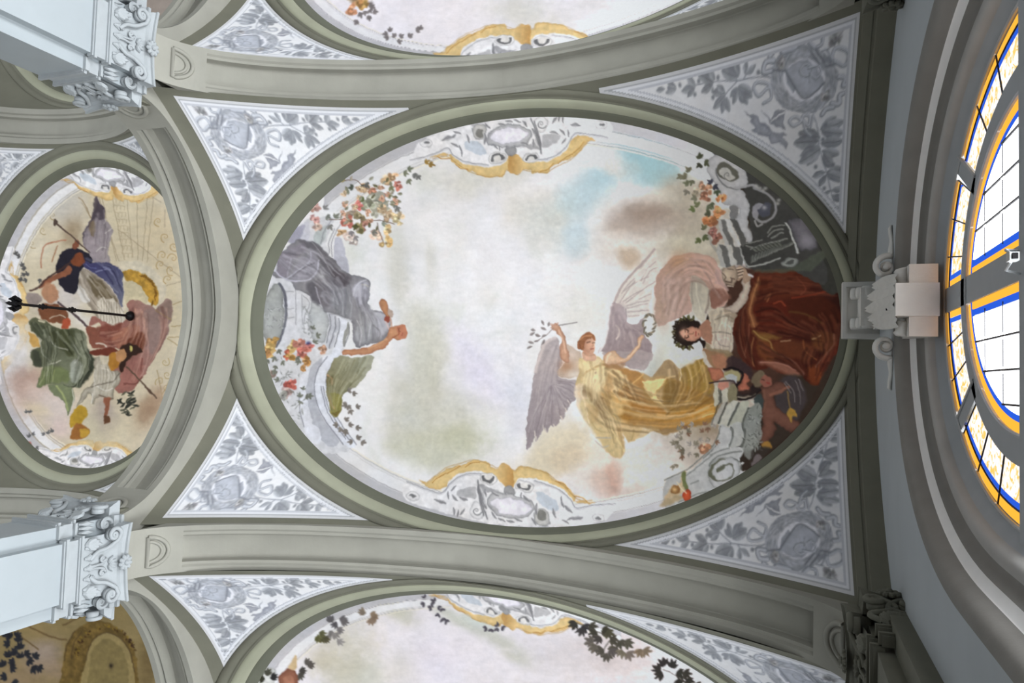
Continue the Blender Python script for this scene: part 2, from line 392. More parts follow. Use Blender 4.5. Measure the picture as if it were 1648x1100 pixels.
# nave transverse ribs
def nave_rib(yc, lab):
    t = np.linspace(0, PI, 60); x = XN - 2.2 * np.cos(t); z = 7.0 + 1.85 * np.sin(t)
    T = np.gradient(np.c_[x, z], axis=0); T /= np.linalg.norm(T, axis=1)[:, None]; nx, nz = -T[:, 1], T[:, 0]
    prof = [(-HALF, .6), (-HALF, 0), (-.2, 0), (-.18, .03), (-.14, .03), (-.12, .09), (.12, .09), (.14, .03), (.18, .03), (.2, 0), (HALF, 0), (HALF, .6)]
    G = np.stack([np.stack([x + nx * d, np.full(60, yc + u), z + nz * d], 1) for u, d in prof], 1)
    return tag(MB().grid(G).build('trim_9', M_RIB), lab, kind='structure')
for yc, lb in zip(RIBY[1:3], ['plaster rib of the nave vault at the upper left', 'plaster rib of the nave vault at the lower left']): nave_rib(yc, lb)

# ---- oval mouldings round the frescoes
OA, OB, OXC = 3.96, 2.608, -3.335
OUTER = (-3.43, 4.31, 2.84)                 # the painted panels start on this wider ellipse
def ring(e0, e1, prof, zf, n=200, lim=None):
    t = np.linspace(0, 2 * PI, n, endpoint=False); rows = []
    for f, h in prof:
        cx, cy, a, bb = [p + (q - p) * f for p, q in zip(e0, e1)]
        q = np.c_[cx + a * np.cos(t), cy + bb * np.sin(t)]
        if lim: q = np.c_[np.clip(q[:, 0], lim[0], lim[1]), np.clip(q[:, 1], lim[2], lim[3])]
        rows.append(np.c_[q, zf(q[:, 0], q[:, 1]) - h])
    return MB().grid(np.stack(rows, 1), cu=True)
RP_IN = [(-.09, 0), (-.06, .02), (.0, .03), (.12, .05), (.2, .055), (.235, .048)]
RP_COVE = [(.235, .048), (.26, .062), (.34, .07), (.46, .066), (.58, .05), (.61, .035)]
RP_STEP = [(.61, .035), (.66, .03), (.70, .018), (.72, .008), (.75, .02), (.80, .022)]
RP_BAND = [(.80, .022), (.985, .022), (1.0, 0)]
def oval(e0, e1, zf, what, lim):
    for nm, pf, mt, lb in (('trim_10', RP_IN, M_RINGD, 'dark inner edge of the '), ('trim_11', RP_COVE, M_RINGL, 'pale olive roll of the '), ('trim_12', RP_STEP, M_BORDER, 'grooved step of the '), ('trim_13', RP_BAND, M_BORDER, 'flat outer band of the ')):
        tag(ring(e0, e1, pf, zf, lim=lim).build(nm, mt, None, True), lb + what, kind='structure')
for i in (-1, 0, 1):
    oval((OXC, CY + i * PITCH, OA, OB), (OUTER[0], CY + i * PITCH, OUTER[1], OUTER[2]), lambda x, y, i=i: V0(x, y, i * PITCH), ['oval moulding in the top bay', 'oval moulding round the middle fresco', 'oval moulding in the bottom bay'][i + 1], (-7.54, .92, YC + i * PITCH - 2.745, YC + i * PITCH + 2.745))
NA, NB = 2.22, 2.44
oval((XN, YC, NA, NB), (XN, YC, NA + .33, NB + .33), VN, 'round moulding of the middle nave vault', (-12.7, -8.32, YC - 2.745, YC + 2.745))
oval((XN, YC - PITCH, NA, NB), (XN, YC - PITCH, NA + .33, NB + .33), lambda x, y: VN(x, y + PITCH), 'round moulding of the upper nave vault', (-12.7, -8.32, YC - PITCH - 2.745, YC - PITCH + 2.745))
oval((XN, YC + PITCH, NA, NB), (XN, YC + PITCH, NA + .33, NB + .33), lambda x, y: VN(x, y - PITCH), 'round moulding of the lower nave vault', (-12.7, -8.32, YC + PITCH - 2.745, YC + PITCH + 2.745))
# ---------------------------------------------------------------- window
WX = 1.25; WCY = -.735
def clip_convex(poly, clip):
    out = [tuple(p) for p in poly]
    for i in range(len(clip)):
        a, b2 = clip[i], clip[(i + 1) % len(clip)]
        if not out: return []
        inp, out = out, []
        f = lambda p: (b2[0] - a[0]) * (p[1] - a[1]) - (b2[1] - a[1]) * (p[0] - a[0])
        for j in range(len(inp)):
            p, q = inp[j - 1], inp[j]; fp, fq = f(p), f(q)
            if (fp >= 0) != (fq >= 0):
                u = fp / (fp - fq); out.append((p[0] + (q[0] - p[0]) * u, p[1] + (q[1] - p[1]) * u))
            if fq >= 0: out.append(q)
    return out
def ell(hw, z0, h, t0=0, t1=PI, n=30): t = np.linspace(t0, t1, n); return np.c_[hw * np.cos(t), z0 + h * np.sin(t)]
def band(b, c0, c1, x0, x1, yo):
    """solid strip between two curves (y offset, z), from depth x0 to x1"""
    r = []
    for c, x in ((c0, x0), (c1, x0), (c1, x1), (c0, x1)):
        r.append(np.c_[np.full(len(c), x), c[:, 0] + WCY + yo, c[:, 1]])
    b.grid(np.stack(r, 1), cv=True)
    n = len(c0); k = len(b.V) - 4 * n; b.F += [(k, k + 1, k + 2, k + 3), (k + 4 * n - 4, k + 4 * n - 1, k + 4 * n - 2, k + 4 * n - 3)]
def slab(poly, x, th, yo):
    b = MB(); n = len(poly); V = [(x, p[0] + WCY + yo, p[1]) for p in poly] + [(x + th, p[0] + WCY + yo, p[1]) for p in poly]
    return b.add(V, [tuple(range(n))[::-1], tuple(range(n, 2 * n))] + [(i, (i + 1) % n, n + (i + 1) % n, n + i) for i in range(n)])
def make_window(yo, name, label, detail):
    w = empty(name, (WX, WCY + yo, 4.6), label=label, kind='structure')
    Z0 = 4.9; O = lambda d, t0=0, t1=PI, n=40: ell(1.5 - d, Z0, 2.17 - d, t0, t1, n)
    I = lambda d, t0=0, t1=PI, n=40: ell(.983 + d, Z0, 1.42 + d, t0, t1, n)
    x0, x1 = WX + .004, WX + .08
    b = MB(); band(b, O(-.25), O(0.0), x0, x1, yo); b.build('arch_frame', M_FRAME, w)
    b = MB(); band(b, I(.17), I(0), x0, x1, yo); b.build('inner_arch_bar', M_FRAME, w)
    b = MB(); b.box(x0 - .03, x1, WCY + yo - 1.66, WCY + yo + 1.66, 4.66, 4.87); b.build('transom', M_FRAME, w)
    b = MB(); b.box(x0, x1, WCY + yo - .10, WCY + yo + .10, 4.8, 7.1); b.build('mullion', M_FRAME, w)
    for s in (-1, 1):
        b = MB(); p = np.array([s * 1.0, 0]); ta = .86
        a0 = np.array([s * 1.15 * math.cos(ta) * .95, Z0 + 1.59 * math.sin(ta) * .95]); a1 = np.array([s * 1.54 * math.cos(ta), Z0 + 2.2 * math.sin(ta)])
        d = (a1 - a0) / np.linalg.norm(a1 - a0); nn = np.array([-d[1], d[0]]) * .07
        q = [a0 - nn, a0 + nn, a1 + nn, a1 - nn]; bb = slab(q, x0, x1 - x0, yo); bb.build('diagonal_bar', M_FRAME, w)
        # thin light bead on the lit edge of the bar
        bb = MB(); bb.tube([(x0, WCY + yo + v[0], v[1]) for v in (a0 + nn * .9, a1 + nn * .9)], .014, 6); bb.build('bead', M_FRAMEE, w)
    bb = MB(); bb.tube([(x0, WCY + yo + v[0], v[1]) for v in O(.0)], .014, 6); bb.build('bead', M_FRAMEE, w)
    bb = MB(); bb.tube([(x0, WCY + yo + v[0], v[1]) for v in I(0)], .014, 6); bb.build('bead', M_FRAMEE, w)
    xg = WX + .02
    for s in (-1, 1):                      # amber and blue closing strips where the outer lights meet the mullion
        for a0, a1, mt, nm in ((.102, .15, M_GOLD, 'amber_strip'), (.155, .19, M_BLUE, 'blue_strip')):
            slab([(s * a0, 6.56), (s * a1, 6.56), (s * a1, 6.93), (s * a0, 6.93)], xg - .006, .012, yo).build(nm, mt, w)
    # amber and blue strips of the outer ring, broken into pieces, then floral panes
    segs = [(.03, .80), (.92, PI / 2 - .045), (PI / 2 + .045, PI - .92), (PI - .80, PI - .03)]
    for k, (t0, t1) in enumerate(segs):
        m_ = 3
        for j in range(m_):
            ta, tb = t0 + (t1 - t0) * j / m_, t0 + (t1 - t0) * (j + 1) / m_ - .006
            b = MB(); band(b, O(0.005, ta, tb, 8), O(.085, ta, tb, 8), xg, xg + .012, yo); b.build('amber_strip', M_GOLD, w)
            b = MB(); band(b, O(0.092, ta, tb, 8), O(.125, ta, tb, 8), xg, xg + .012, yo); b.build('blue_strip', M_BLUE, w)
            b = MB(); band(b, O(.132, ta, tb, 8), I(.16, ta, tb, 8), xg, xg + .012, yo); b.build('floral_pane', M_FLORAL, w)
            b = MB(); b.tube([(xg - .004, WCY + yo + v[0], v[1]) for v in (O(.0, tb, tb, 1)[0], I(.16, tb, tb, 1)[0])], .006, 5); b.build('lead_came', M_LEAD, w)
        b = MB(); b.tube([(xg - .004, WCY + yo + v[0], v[1]) for v in O(.0885, t0, t1, 16)], .006, 5); b.build('lead_came', M_LEAD, w)
    # the two quarter lights
    for s in (-1, 1):
        t0, t1 = (.02, PI / 2 - .105) if s > 0 else (PI / 2 + .105, PI - .02)
        for j in range(4):
            ta, tb = t0 + (t1 - t0) * j / 4, t0 + (t1 - t0) * (j + 1) / 4 - .006
            b = MB(); band(b, I(-.004, ta, tb, 7), I(-.065, ta, tb, 7), xg, xg + .012, yo); b.build('amber_strip', M_GOLD, w)
            b = MB(); band(b, I(-.07, ta, tb, 7), I(-.105, ta, tb, 7), xg, xg + .012, yo); b.build('blue_strip', M_BLUE, w)
        zt = Z0 + 1.3
        b = slab([(s * .10, 4.88), (s * .15, 4.88), (s * .15, zt), (s * .10, zt)], xg, .012, yo); b.build('amber_strip', M_GOLD, w)
        b = slab([(s * .155, 4.88), (s * .195, 4.88), (s * .195, zt), (s * .155, zt)], xg, .012, yo); b.build('blue_strip', M_BLUE, w)
        E_ = I(-.11, 0, PI, 40); clip = [tuple(v) for v in E_] + []
        clip = [tuple(v) for v in E_[::1]]; clip = [(E_[0][0], 4.6)] + clip + [(E_[-1][0], 4.6)]
        ys = [.20, .39, .60, .81, 1.02]; zs = [4.88, 5.38, 5.82, 6.26]
        for a in range(4):
            for c in range(3):
                q = [(s * ys[a], zs[c]), (s * ys[a + 1], zs[c]), (s * ys[a + 1], zs[c + 1]), (s * ys[a], zs[c + 1])]
                if s < 0: q = q[::-1]
                q = clip_convex([(p[0] + (.004 if p[0] < s * (ys[a] + ys[a + 1]) / 2 else -.004), p[1] + (.004 if p[1] < (zs[c] + zs[c + 1]) / 2 else -.004)) for p in q], clip)
                if len(q) >= 3: slab(q, xg, .01, yo).build('glass_pane', M_GLASS, w)
        for a in range(1, 4):
            yv = s * ys[a]; zz = Z0 + 1.31 * math.sqrt(max(0, 1 - (ys[a] / .873) ** 2)) if ys[a] < .873 else None
            if zz:
                b = MB(); b.tube([(xg - .003, WCY + yo + yv, 4.88), (xg - .003, WCY + yo + yv, zz)], .008, 5); b.build('lead_came', M_LEAD, w)
        for c in range(1, 3):
            hw = .873 * math.sqrt(max(0, 1 - ((zs[c] - Z0) / 1.31) ** 2))
            b = MB(); b.tube([(xg - .003, WCY + yo + s * .178, zs[c]), (xg - .003, WCY + yo + s * hw, zs[c])], .0035, 5); b.build('lead_came', M_LEAD, w)
            for a in range(1, 4):
                if ys[a] < hw - .04:
                    b = slab([(s * ys[a], zs[c] - .055), (s * ys[a] + .022, zs[c]), (s * ys[a], zs[c] + .055), (s * ys[a] - .022, zs[c])], xg - .006, .004, yo); b.build('lozenge', M_GLASS, w)
    # below the transom (out of the picture): plain lights down to the sill
    for s in (-1, 1):
        slab([(min(s * .09, s * 1.44), .4), (max(s * .09, s * 1.44), .4), (max(s * .09, s * 1.44), 4.65), (min(s * .09, s * 1.44), 4.65)], xg, .012, yo).build('glass_pane', M_GLASS, w)
    b = MB(); b.box(x0, x1, WCY + yo - .075, WCY + yo + .075, .3, 4.7)
    for s in (-1, 1): b.box(x0, x1, WCY + yo + s * 1.60 - .16, WCY + yo + s * 1.60 + .16, .3, 4.92)
    b.build('lower_frame', M_FRAME, w)
    return w
make_window(0, 'window_1', 'arched stained glass window with milky quarter lights and amber and blue borders', True)
for k, i in ((2, -1), (3, 1)):
    yo = i * PITCH; w = empty('window_%d' % k, (WX, WCY + yo, 3), label='arched window of the bay ' + ('above' if i < 0 else 'below') + ', outside the picture', kind='structure')
    q = [(-1.5, .4)] + [tuple(v) for v in ell(1.5, 4.9, 2.17, PI, 0, 20)] + [(1.5, .4)]
    slab(q[::-1], WX + .02, .012, yo).build('glass_pane', M_GLASS, w)
    b = MB(); b.box(WX - .03, WX + .01, WCY + yo - 1.66, WCY + yo + 1.66, 4.66, 4.87); b.box(WX - .03, WX + .01, WCY + yo - .07, WCY + yo + .07, .3, 7.0); band(b, ell(1.75, 4.9, 2.42), ell(1.49, 4.9, 2.16), WX - .03, WX + .03, yo)
    b.build('frame', M_FRAME, w)

# ---------------------------------------------------------------- capitals and piers
def frame(origin, n):
    """local (u along the face, v up, w outwards) -> world"""
    o = np.array(origin, float); n = np.array(n, float); u = np.cross((0, 0, 1), n)
    return lambda a, v, w: o + u * a + np.array((0, 0, 1.0)) * v + n * w
def spiral(fr, cu, cv, r0, turns, sgn, w, start=PI / 2, n=40, r1=.12):
    t = np.linspace(0, 1, n); r = r0 * (r1 ** t); a = start + sgn * t * turns * 2 * PI
    return [fr(cu + r_ * math.cos(q), cv + r_ * math.sin(q), w) for r_, q in zip(r, a)]
def capital_face(root, origin, n, wd, full=True):
    """origin: middle of the pilaster face at the abacus top; wd: face width"""
    fr = frame(origin, n); h = wd / 2
    aw = h + .13
    # abacus with hollowed sides
    b = MB(); t = np.linspace(-1, 1, 13); rows = []
    for v, e in ((0, .20), (-.035, .205), (-.04, .18), (-.075, .165), (-.10, .14), (-.115, .13)):
        rows.append([fr(q * (aw - (.2 - e) * .5), v, e - .05 * (1 - q * q)) for q in t])
    rows.insert(0, [fr(q * aw, 0, -.05) for q in t]); rows.append([fr(q * aw * .9, -.115, -.02) for q in t])
    b.grid(np.array(rows))
    for q, k in ((-1, 0), (1, 12)):
        i0 = len(b.V); b.V += [tuple(r[k]) for r in rows]; b.F.append(tuple(range(i0, i0 + len(rows))) if q > 0 else tuple(range(i0, i0 + len(rows)))[::-1])
    b.build('abacus', M_CAP, root)
    # rosette in the middle of the abacus
    b = MB(); rr = .085; cv = -.055
    b.lathe([(.0, .0), (.03, .0), (.03, .03), (.018, .045), (.002, .05)], fr(0, cv, .17), n, 10)
    for k in range(9):
        a = k / 9 * 2 * PI; c, s = math.cos(a), math.sin(a)
        q = [(x * c - y * s, x * s + y * c) for x, y in ((.02, -.012), (.05, -.026), (rr, -.02), (rr + .012, 0), (rr, .02), (.05, .026), (.02, .012))]
        b.plate([(u, cv + v) for u, v in q], lambda u, v, w: fr(u, v, w + .165), .012, .014)
    b.build('rosette', M_CAP, root)
    # bell
    b = MB(); rows = []
    for v, e in ((-.11, .10), (-.2, .06), (-.35, .035), (-.5, .03), (-.53, .03)):
        rows.append([fr(q * (h + e * .5), v, -.03 if abs(q) == 1.001 else e) for q in (-1, -.5, 0, .5, 1)])
    b.grid(np.array(rows)); b.build('bell', M_CAP, root)
    # corner volutes with their stalks, and the two small helices
    for s in (-1, 1):
        b = MB(); cu, cv2 = s * (h + .015), -.205
        sp = spiral(fr, cu, cv2, .095, 1.9, -s, .145, PI / 2)
        st = [fr(s * .09, -.44, .05), fr(s * .17, -.36, .07), fr(s * (h - .13), -.25, .10), fr(s * (h - .05), -.135, .135)]
        path = np.r_[spline(st, 6), np.array(sp)]
        b.tube(path, np.r_[np.full(len(path) - len(sp), .026), np.linspace(.028, .016, len(sp))], 6)
        b.lathe([(.0, 0), (.07, 0), (.07, .05), (.04, .07)], fr(cu, cv2, .07), n, 12)
        b.build('volute', M_CAP, root, True)
        b = MB(); cu, cv2 = s * .085, -.29
        sp = spiral(fr, cu, cv2, .05, 1.5, s, .075, PI / 2)
        st = [fr(s * .02, -.45, .045), fr(s * .015, -.36, .06), fr(s * .03, -.27, .07)]
        path = np.r_[spline(st, 5), np.array(sp)]; b.tube(path, np.r_[np.full(len(path) - len(sp), .015), np.linspace(.017, .01, len(sp))], 6)
        b.build('helix', M_CAP, root, True)
        # leaf that wraps the corner below the volute
        b = MB()
        for k in range(5):
            a = (k - 2) * .28; L = .17 - .02 * abs(k - 2)
            q = [(-.012, 0), (-.035, L * .5), (-.02, L * .85), (0, L), (.02, L * .85), (.035, L * .5), (.012, 0)]
            c, sn = math.cos(a), math.sin(a)
            b.plate([(s * (h - .06) + x * c + y * sn, -.50 + y * c - x * sn) for x, y in q], lambda u, v, w: fr(u, v, w + .035 + (v + .5) * .35), .012, .02)
        b.build('acanthus_leaf', M_CAP, root)
    # palmette between the helices
    b = MB()
    for k in range(5):
        a = (k - 2) * .5; L = .11
        q = [(-.008, .02), (-.022, L * .6), (0, L), (.022, L * .6), (.008, .02)]; c, sn = math.cos(a), math.sin(a)
        b.plate([(x * c + y * sn, -.22 + y * c - x * sn) for x, y in q], lambda u, v, w: fr(u, v, w + .055 + (v + .3) * .2), .012, .014)
    b.build('palmette', M_CAP, root)
    # row of darts at the foot
    nd = max(3, int(wd / .13))
    for k in range(nd):
        u0 = (k - (nd - 1) / 2) * (wd - .2) / max(1, nd - 1)
        b = MB(); q = [(-.012, 0), (-.03, .05), (-.045, .075), (-.02, .085), (-.028, .125), (0, .15), (.028, .125), (.02, .085), (.045, .075), (.03, .05), (.012, 0)]
        b.plate([(u0 + x, -.505 + y) for x, y in q], lambda u, v, w: fr(u, v, w + .032), .014, .014); b.build('dart_leaf', M_CAP, root)
    # astragal, necking, lower moulding
    b = MB()
    for v0, v1, e in ((-.53, -.56, .055), (-.56, -.575, .035), (-.575, -.70, .012), (-.70, -.715, .03), (-.715, -.75, .05), (-.75, -.765, .03)):
        P = [[fr(-h - e, v0, -.05), fr(-h - e, v0, e), fr(h + e, v0, e), fr(h + e, v0, -.05)], [fr(-h - e, v1, -.05), fr(-h - e, v1, e), fr(h + e, v1, e), fr(h + e, v1, -.05)]]
        b.grid(np.array(P)); i0 = len(b.V) - 8; b.F += [(i0, i0 + 3, i0 + 2, i0 + 1), (i0 + 4, i0 + 5, i0 + 6, i0 + 7)]
    b.build('necking', M_CAP, root)
def make_pier(yc, side, label):
    """pier between aisle and nave; side = +1/-1: which way its visible arch face looks"""
    r = empty('pier', (-7.98, yc, -1.6), label=label, cat='pier', group='piers between aisle and nave')
    b = MB(); b.box(-8.25, -7.56, yc - .5, yc + .5, -1.6, 7.03); b.build('core', M_PIER, r)
    b = MB(); b.box(-7.57, -7.45, yc - .33, yc + .33, -1.6, 7.0); b.build('pilaster_shaft', M_PIER, r)
    b = MB(); b.box(-8.38, -8.24, yc - .33, yc + .33, -1.6, 7.0); b.build('pilaster_shaft', M_PIER, r)
    b = MB(); b.box(-8.6, -7.36, yc - .62, yc + .62, -1.6, -1.3); b.box(-8.54, -7.42, yc - .56, yc + .56, -1.3, -1.1); b.build('base', M_PIER, r)
    capital_face(r, (-7.45, yc, 7.06), (1, 0, 0), .66)
    for s in (-1, 1): capital_face(r, (-7.905, yc + s * .5, 7.06), (0, s, 0), .62)
    # little capitals on the set back strips
    for s in (-1, 1):
        fr = frame((-7.56, yc + s * .44, 7.06), (1, 0, 0)); b = MB()
        for v0, v1, e in ((0, -.04, .17), (-.04, -.11, .13)):
            b.add([fr(u, v, w) for v in (v0, v1) for u, w in ((-.1, -.05), (-.1, e), (.12, e), (.12, -.05))] if s < 0 else [fr(u, v, w) for v in (v0, v1) for u, w in ((-.12, -.05), (-.12, e), (.1, e), (.1, -.05))],
                  [(0, 1, 5, 4), (1, 2, 6, 5), (2, 3, 7, 6), (0, 3, 2, 1), (4, 5, 6, 7)])
        sp = spiral(fr, 0.01 * s, -.2, .085, 1.8, -1 if s > 0 else 1, .10)
        b.tube(sp, np.linspace(.026, .016, len(sp)), 6); b.lathe([(.0, 0), (.06, 0), (.06, .05), (.03, .06)], fr(.01 * s, -.2, .03), (1, 0, 0), 10)
        for k in range(3):
            q = [(-.01, 0), (-.03, .09), (0, .17), (.03, .09), (.01, 0)]
            b.plate([((k - 1) * .05 + x, -.5 + y) for x, y in q], lambda u, v, w: fr(u, v, w + .02 + (v + .5) * .25), .012, .02)
        for v0, v1, e in ((-.53, -.56, .05), (-.56, -.70, .012), (-.70, -.76, .045)):
            b.add([fr(u, v, w) for v in (v0, v1) for u, w in ((-.075, -.05), (-.075, e), (.075, e), (.075, -.05))], [(0, 1, 5, 4), (1, 2, 6, 5), (2, 3, 7, 6), (0, 3, 2, 1), (4, 5, 6, 7)])
        b.build('corner_capital', M_CAP, r)
    return r
make_pier(RIBY[1] - .06, 1, 'white pier with carved capital in the upper left corner')
make_pier(RIBY[2] + .06, -1, 'white pier with carved capital in the lower left corner')
# responds on the window wall
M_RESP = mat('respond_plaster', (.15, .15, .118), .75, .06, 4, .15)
def make_respond(yc, label):
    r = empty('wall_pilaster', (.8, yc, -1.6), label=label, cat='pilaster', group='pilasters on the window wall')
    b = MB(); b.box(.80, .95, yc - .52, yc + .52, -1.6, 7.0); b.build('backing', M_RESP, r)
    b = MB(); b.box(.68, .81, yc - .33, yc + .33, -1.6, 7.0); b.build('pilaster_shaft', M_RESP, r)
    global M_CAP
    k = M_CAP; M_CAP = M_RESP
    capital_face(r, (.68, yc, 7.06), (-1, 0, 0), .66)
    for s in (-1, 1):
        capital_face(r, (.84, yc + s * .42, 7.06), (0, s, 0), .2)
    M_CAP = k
    return r
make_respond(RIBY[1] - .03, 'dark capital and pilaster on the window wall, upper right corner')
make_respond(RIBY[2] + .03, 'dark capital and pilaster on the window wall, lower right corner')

# ---------------------------------------------------------------- keystone over the window
ks = empty('keystone', (.93, -.74, 6.6), label='white carved keystone console over the stained glass window', cat='keystone')
KY = -.745
b = MB(); b.box(.875, 1.20, KY - .137, KY + .137, 6.98, 7.7); b.build('block', M_KEY, ks)
b = MB()
for s in (-1, 1): b.box(.985, 1.20, KY + s * .22 - .083, KY + s * .22 + .083, 7.05, 7.6)
b.build('shoulder', M_KEY, ks)
b = MB(); b.box(.575, .95, -1.10, -.51, 8.60, 8.72); b.build('corona', M_KEY, ks)
b = MB()
for (xa, xb, ya, yb) in ((.575, .61, -1.10, -.51), (.61, .93, -1.10, -1.05), (.61, .93, -.56, -.51)): b.box(xa, xb, ya, yb, 8.565, 8.6)
b.build('corona_lip', M_KEY, ks)
b = MB(); b.box(.72, .95, -1.0, -.62, 8.25, 8.6); b.box(.84, .95, KY - .16, KY + .16, 7.5, 8.3); b.build('body', M_KEY, ks)
for s in (-1, 1):                         # stacked rolls under the corona beside the leaf
    b = MB()
    for k in range(3):
        y0 = -.81 + s * .10
        b.lathe([(.0, 0), (.05, 0), (.06, .025), (.06, .085), (.05, .11), (0, .11)], (.70 + k * .045, y0 if s > 0 else y0 - .11 + .11, 8.50 - k * .10), (0, s, 0), 14)
    b.build('roll', M_KEY, ks, True)
# acanthus leaf on the front: a midrib and lobes that curl forward at the top
b = MB()
for j, (uo, L, a) in enumerate(((0, 1.15, 0), (-.085, 1.0, -.02), (.085, 1.0, .02), (-.15, .72, -.03), (.15, .72, .03))):
    rows = []
    for t in np.linspace(0, 1, 10):
        z = 7.05 + L * t; x = .872 - .04 * math.sin(t * PI) - .11 * t ** 2.5 + .006 * j
        wv = .075 * (max(0, math.sin(PI * min(1, t * .62 + .36))) ** .45) + .004; y = KY + uo + a * t - .03 * t
        rows.append([(x + .012, y - wv, z), (x - .012, y - wv * .5, z), (x + .006, y, z), (x - .012, y + wv * .5, z), (x + .012, y + wv, z)])
    b.grid(np.array(rows))
b.build('acanthus_leaf', M_KEY, ks, True)
for s in (-1, 1):
    b = MB(); b.lathe([(0, 0), (.014, 0), (.014, .012), (0, .012)], (.85, KY + s * .05, 7.30), (-1, 0, 0), 10); b.build('eye_shade_disc', M_IRON, ks)  # black discs stand in for the shade inside drilled holes
for s in (-1, 1):
    b = MB(); b.lathe([(.02, 0), (.055, 0), (.07, .02), (.058, .04), (.074, .065), (.058, .09), (.07, .115), (.05, .135), (.02, .135)], (.985, KY + s * .165, 7.24), (-.25, s, 0), 16); b.build('baluster', M_KEY, ks, True)
    b = MB(); c = np.array((.872, KY + s * .36, 7.62)); t = np.linspace(0, 1, 40); r_ = .115 * .16 ** t; a_ = PI / 2 - t * 1.75 * 2 * PI
    spv = np.stack([c[0] + r_ * np.sin(a_ - PI / 2 + .4) * 1.0, c[1] + s * r_ * np.cos(a_ - PI / 2 + .4), np.full(40, c[2])], 1)
    tail = spline([(.955, c[1] + s * .37, 7.70), (.92, c[1] + s * .38, 7.68), (.915, c[1] + s * .33, 7.66), (.925, c[1] + s * .24, 7.64), (.915, c[1] + s * .16, 7.62), tuple(spv[0])], 5)
    path = np.r_[tail, spv[1:]]
    b.tube(path, np.r_[np.linspace(.016, .036, len(tail)), np.linspace(.036, .016, 39)], 8, flat=(2.2, .8), up=(0, 0, 1))
    b.lathe([(0, -.12), (.03, -.12), (.03, .08), (0, .08)], tuple(c), (0, 0, 1), 12)
    b.build('volute', M_KEY, ks, True)

# ---------------------------------------------------------------- small lamp clamped on the mullion
sp_ = empty('spotlight', (1.15, -.70, 4.72), label='small pale metal spotlight on a bracket at the window mullion', cat='lamp')
b = MB(); b.box(1.11, 1.155, -.735, -.69, 4.58, 4.65); b.build('housing', M_METAL, sp_)
b = MB(); b.box(1.12, 1.145, -.728, -.697, 4.565, 4.58); b.build('lens', M_IRON, sp_)
b = MB(); b.tube([(1.13, -.735, 4.64), (1.13, -.77, 4.74), (1.215, -.78, 4.84)], .008, 6); b.tube([(1.13, -.69, 4.64), (1.13, -.66, 4.74), (1.215, -.65, 4.82)], .008, 6); b.build('bracket', M_METAL, sp_)

# ---------------------------------------------------------------- hanging rod of the nave lamp
RDX, RDY, RDZ = -10.49, -.865, 9.92
rd = empty('hanging_lamp_rod', (RDX, RDY, RDZ), label='black iron lamp rod hanging from the nave fresco', cat='lamp')
b = MB(); b.lathe([(.005, .03), (.07, .03), (.085, 0), (.07, -.04), (.04, -.07), (.012, -.09)], (RDX, RDY, RDZ), (0, 0, 1), 16); b.build('ceiling_rose', M_IRON, rd, True)
b = MB(); b.tube([(RDX, RDY, RDZ - .05), (RDX, RDY, RDZ - 2.05)], .022, 8); b.build('rod', M_IRON, rd)
for dz in (1.12, 1.62):
    b = MB(); b.lathe([(.02, -.07), (.035, -.05), (.02, -.03), (.05, 0), (.02, .03), (.035, .05), (.02, .07)], (RDX, RDY, RDZ - dz), (0, 0, 1), 12); b.build('knop', M_IRON, rd, True)
b = MB()
for k in range(8):
    a = k / 8 * 2 * PI; c, s = math.cos(a), math.sin(a)
    p = [(RDX + c * r, RDY + s * r, RDZ - 2.0 - h) for r, h in ((.02, 0), (.07, .02), (.10, .07), (.09, .11))]; b.tube(p, [.02, .03, .025, .008], 6)
b.lathe([(.01, 0), (.05, -.02), (.055, -.07), (.02, -.12), (.03, -.15), (.005, -.2)], (RDX, RDY, RDZ - 2.0), (0, 0, 1), 12)
b.build('leaf_cup', M_IRON, rd, True)
# ---------------------------------------------------------------- fresco painter: paints colour attributes vertex by vertex, no images
rng = np.random.default_rng(7)
def vnoise(h, w, cell, r):
    gh, gw = int(h / cell) + 4, int(w / cell) + 4; g = r.random((gh, gw))
    y = np.arange(h) / cell; x = np.arange(w) / cell; iy, ix = y.astype(int), x.astype(int); fy, fx = y - iy, x - ix
    fy = fy * fy * (3 - 2 * fy); fx = fx * fx * (3 - 2 * fx)
    a = g[iy][:, ix] * (1 - fx) + g[iy][:, ix + 1] * fx; b = g[iy + 1][:, ix] * (1 - fx) + g[iy + 1][:, ix + 1] * fx
    return a * (1 - fy)[:, None] + b * fy[:, None]
def fbm(h, w, cell, r, oct=4):
    s = np.zeros((h, w)); a = 1; t = 0
    for o in range(oct):
        s += a * vnoise(h, w, max(cell / 2 ** o, 1.01), r); t += a; a *= .55
    return s / t - .5
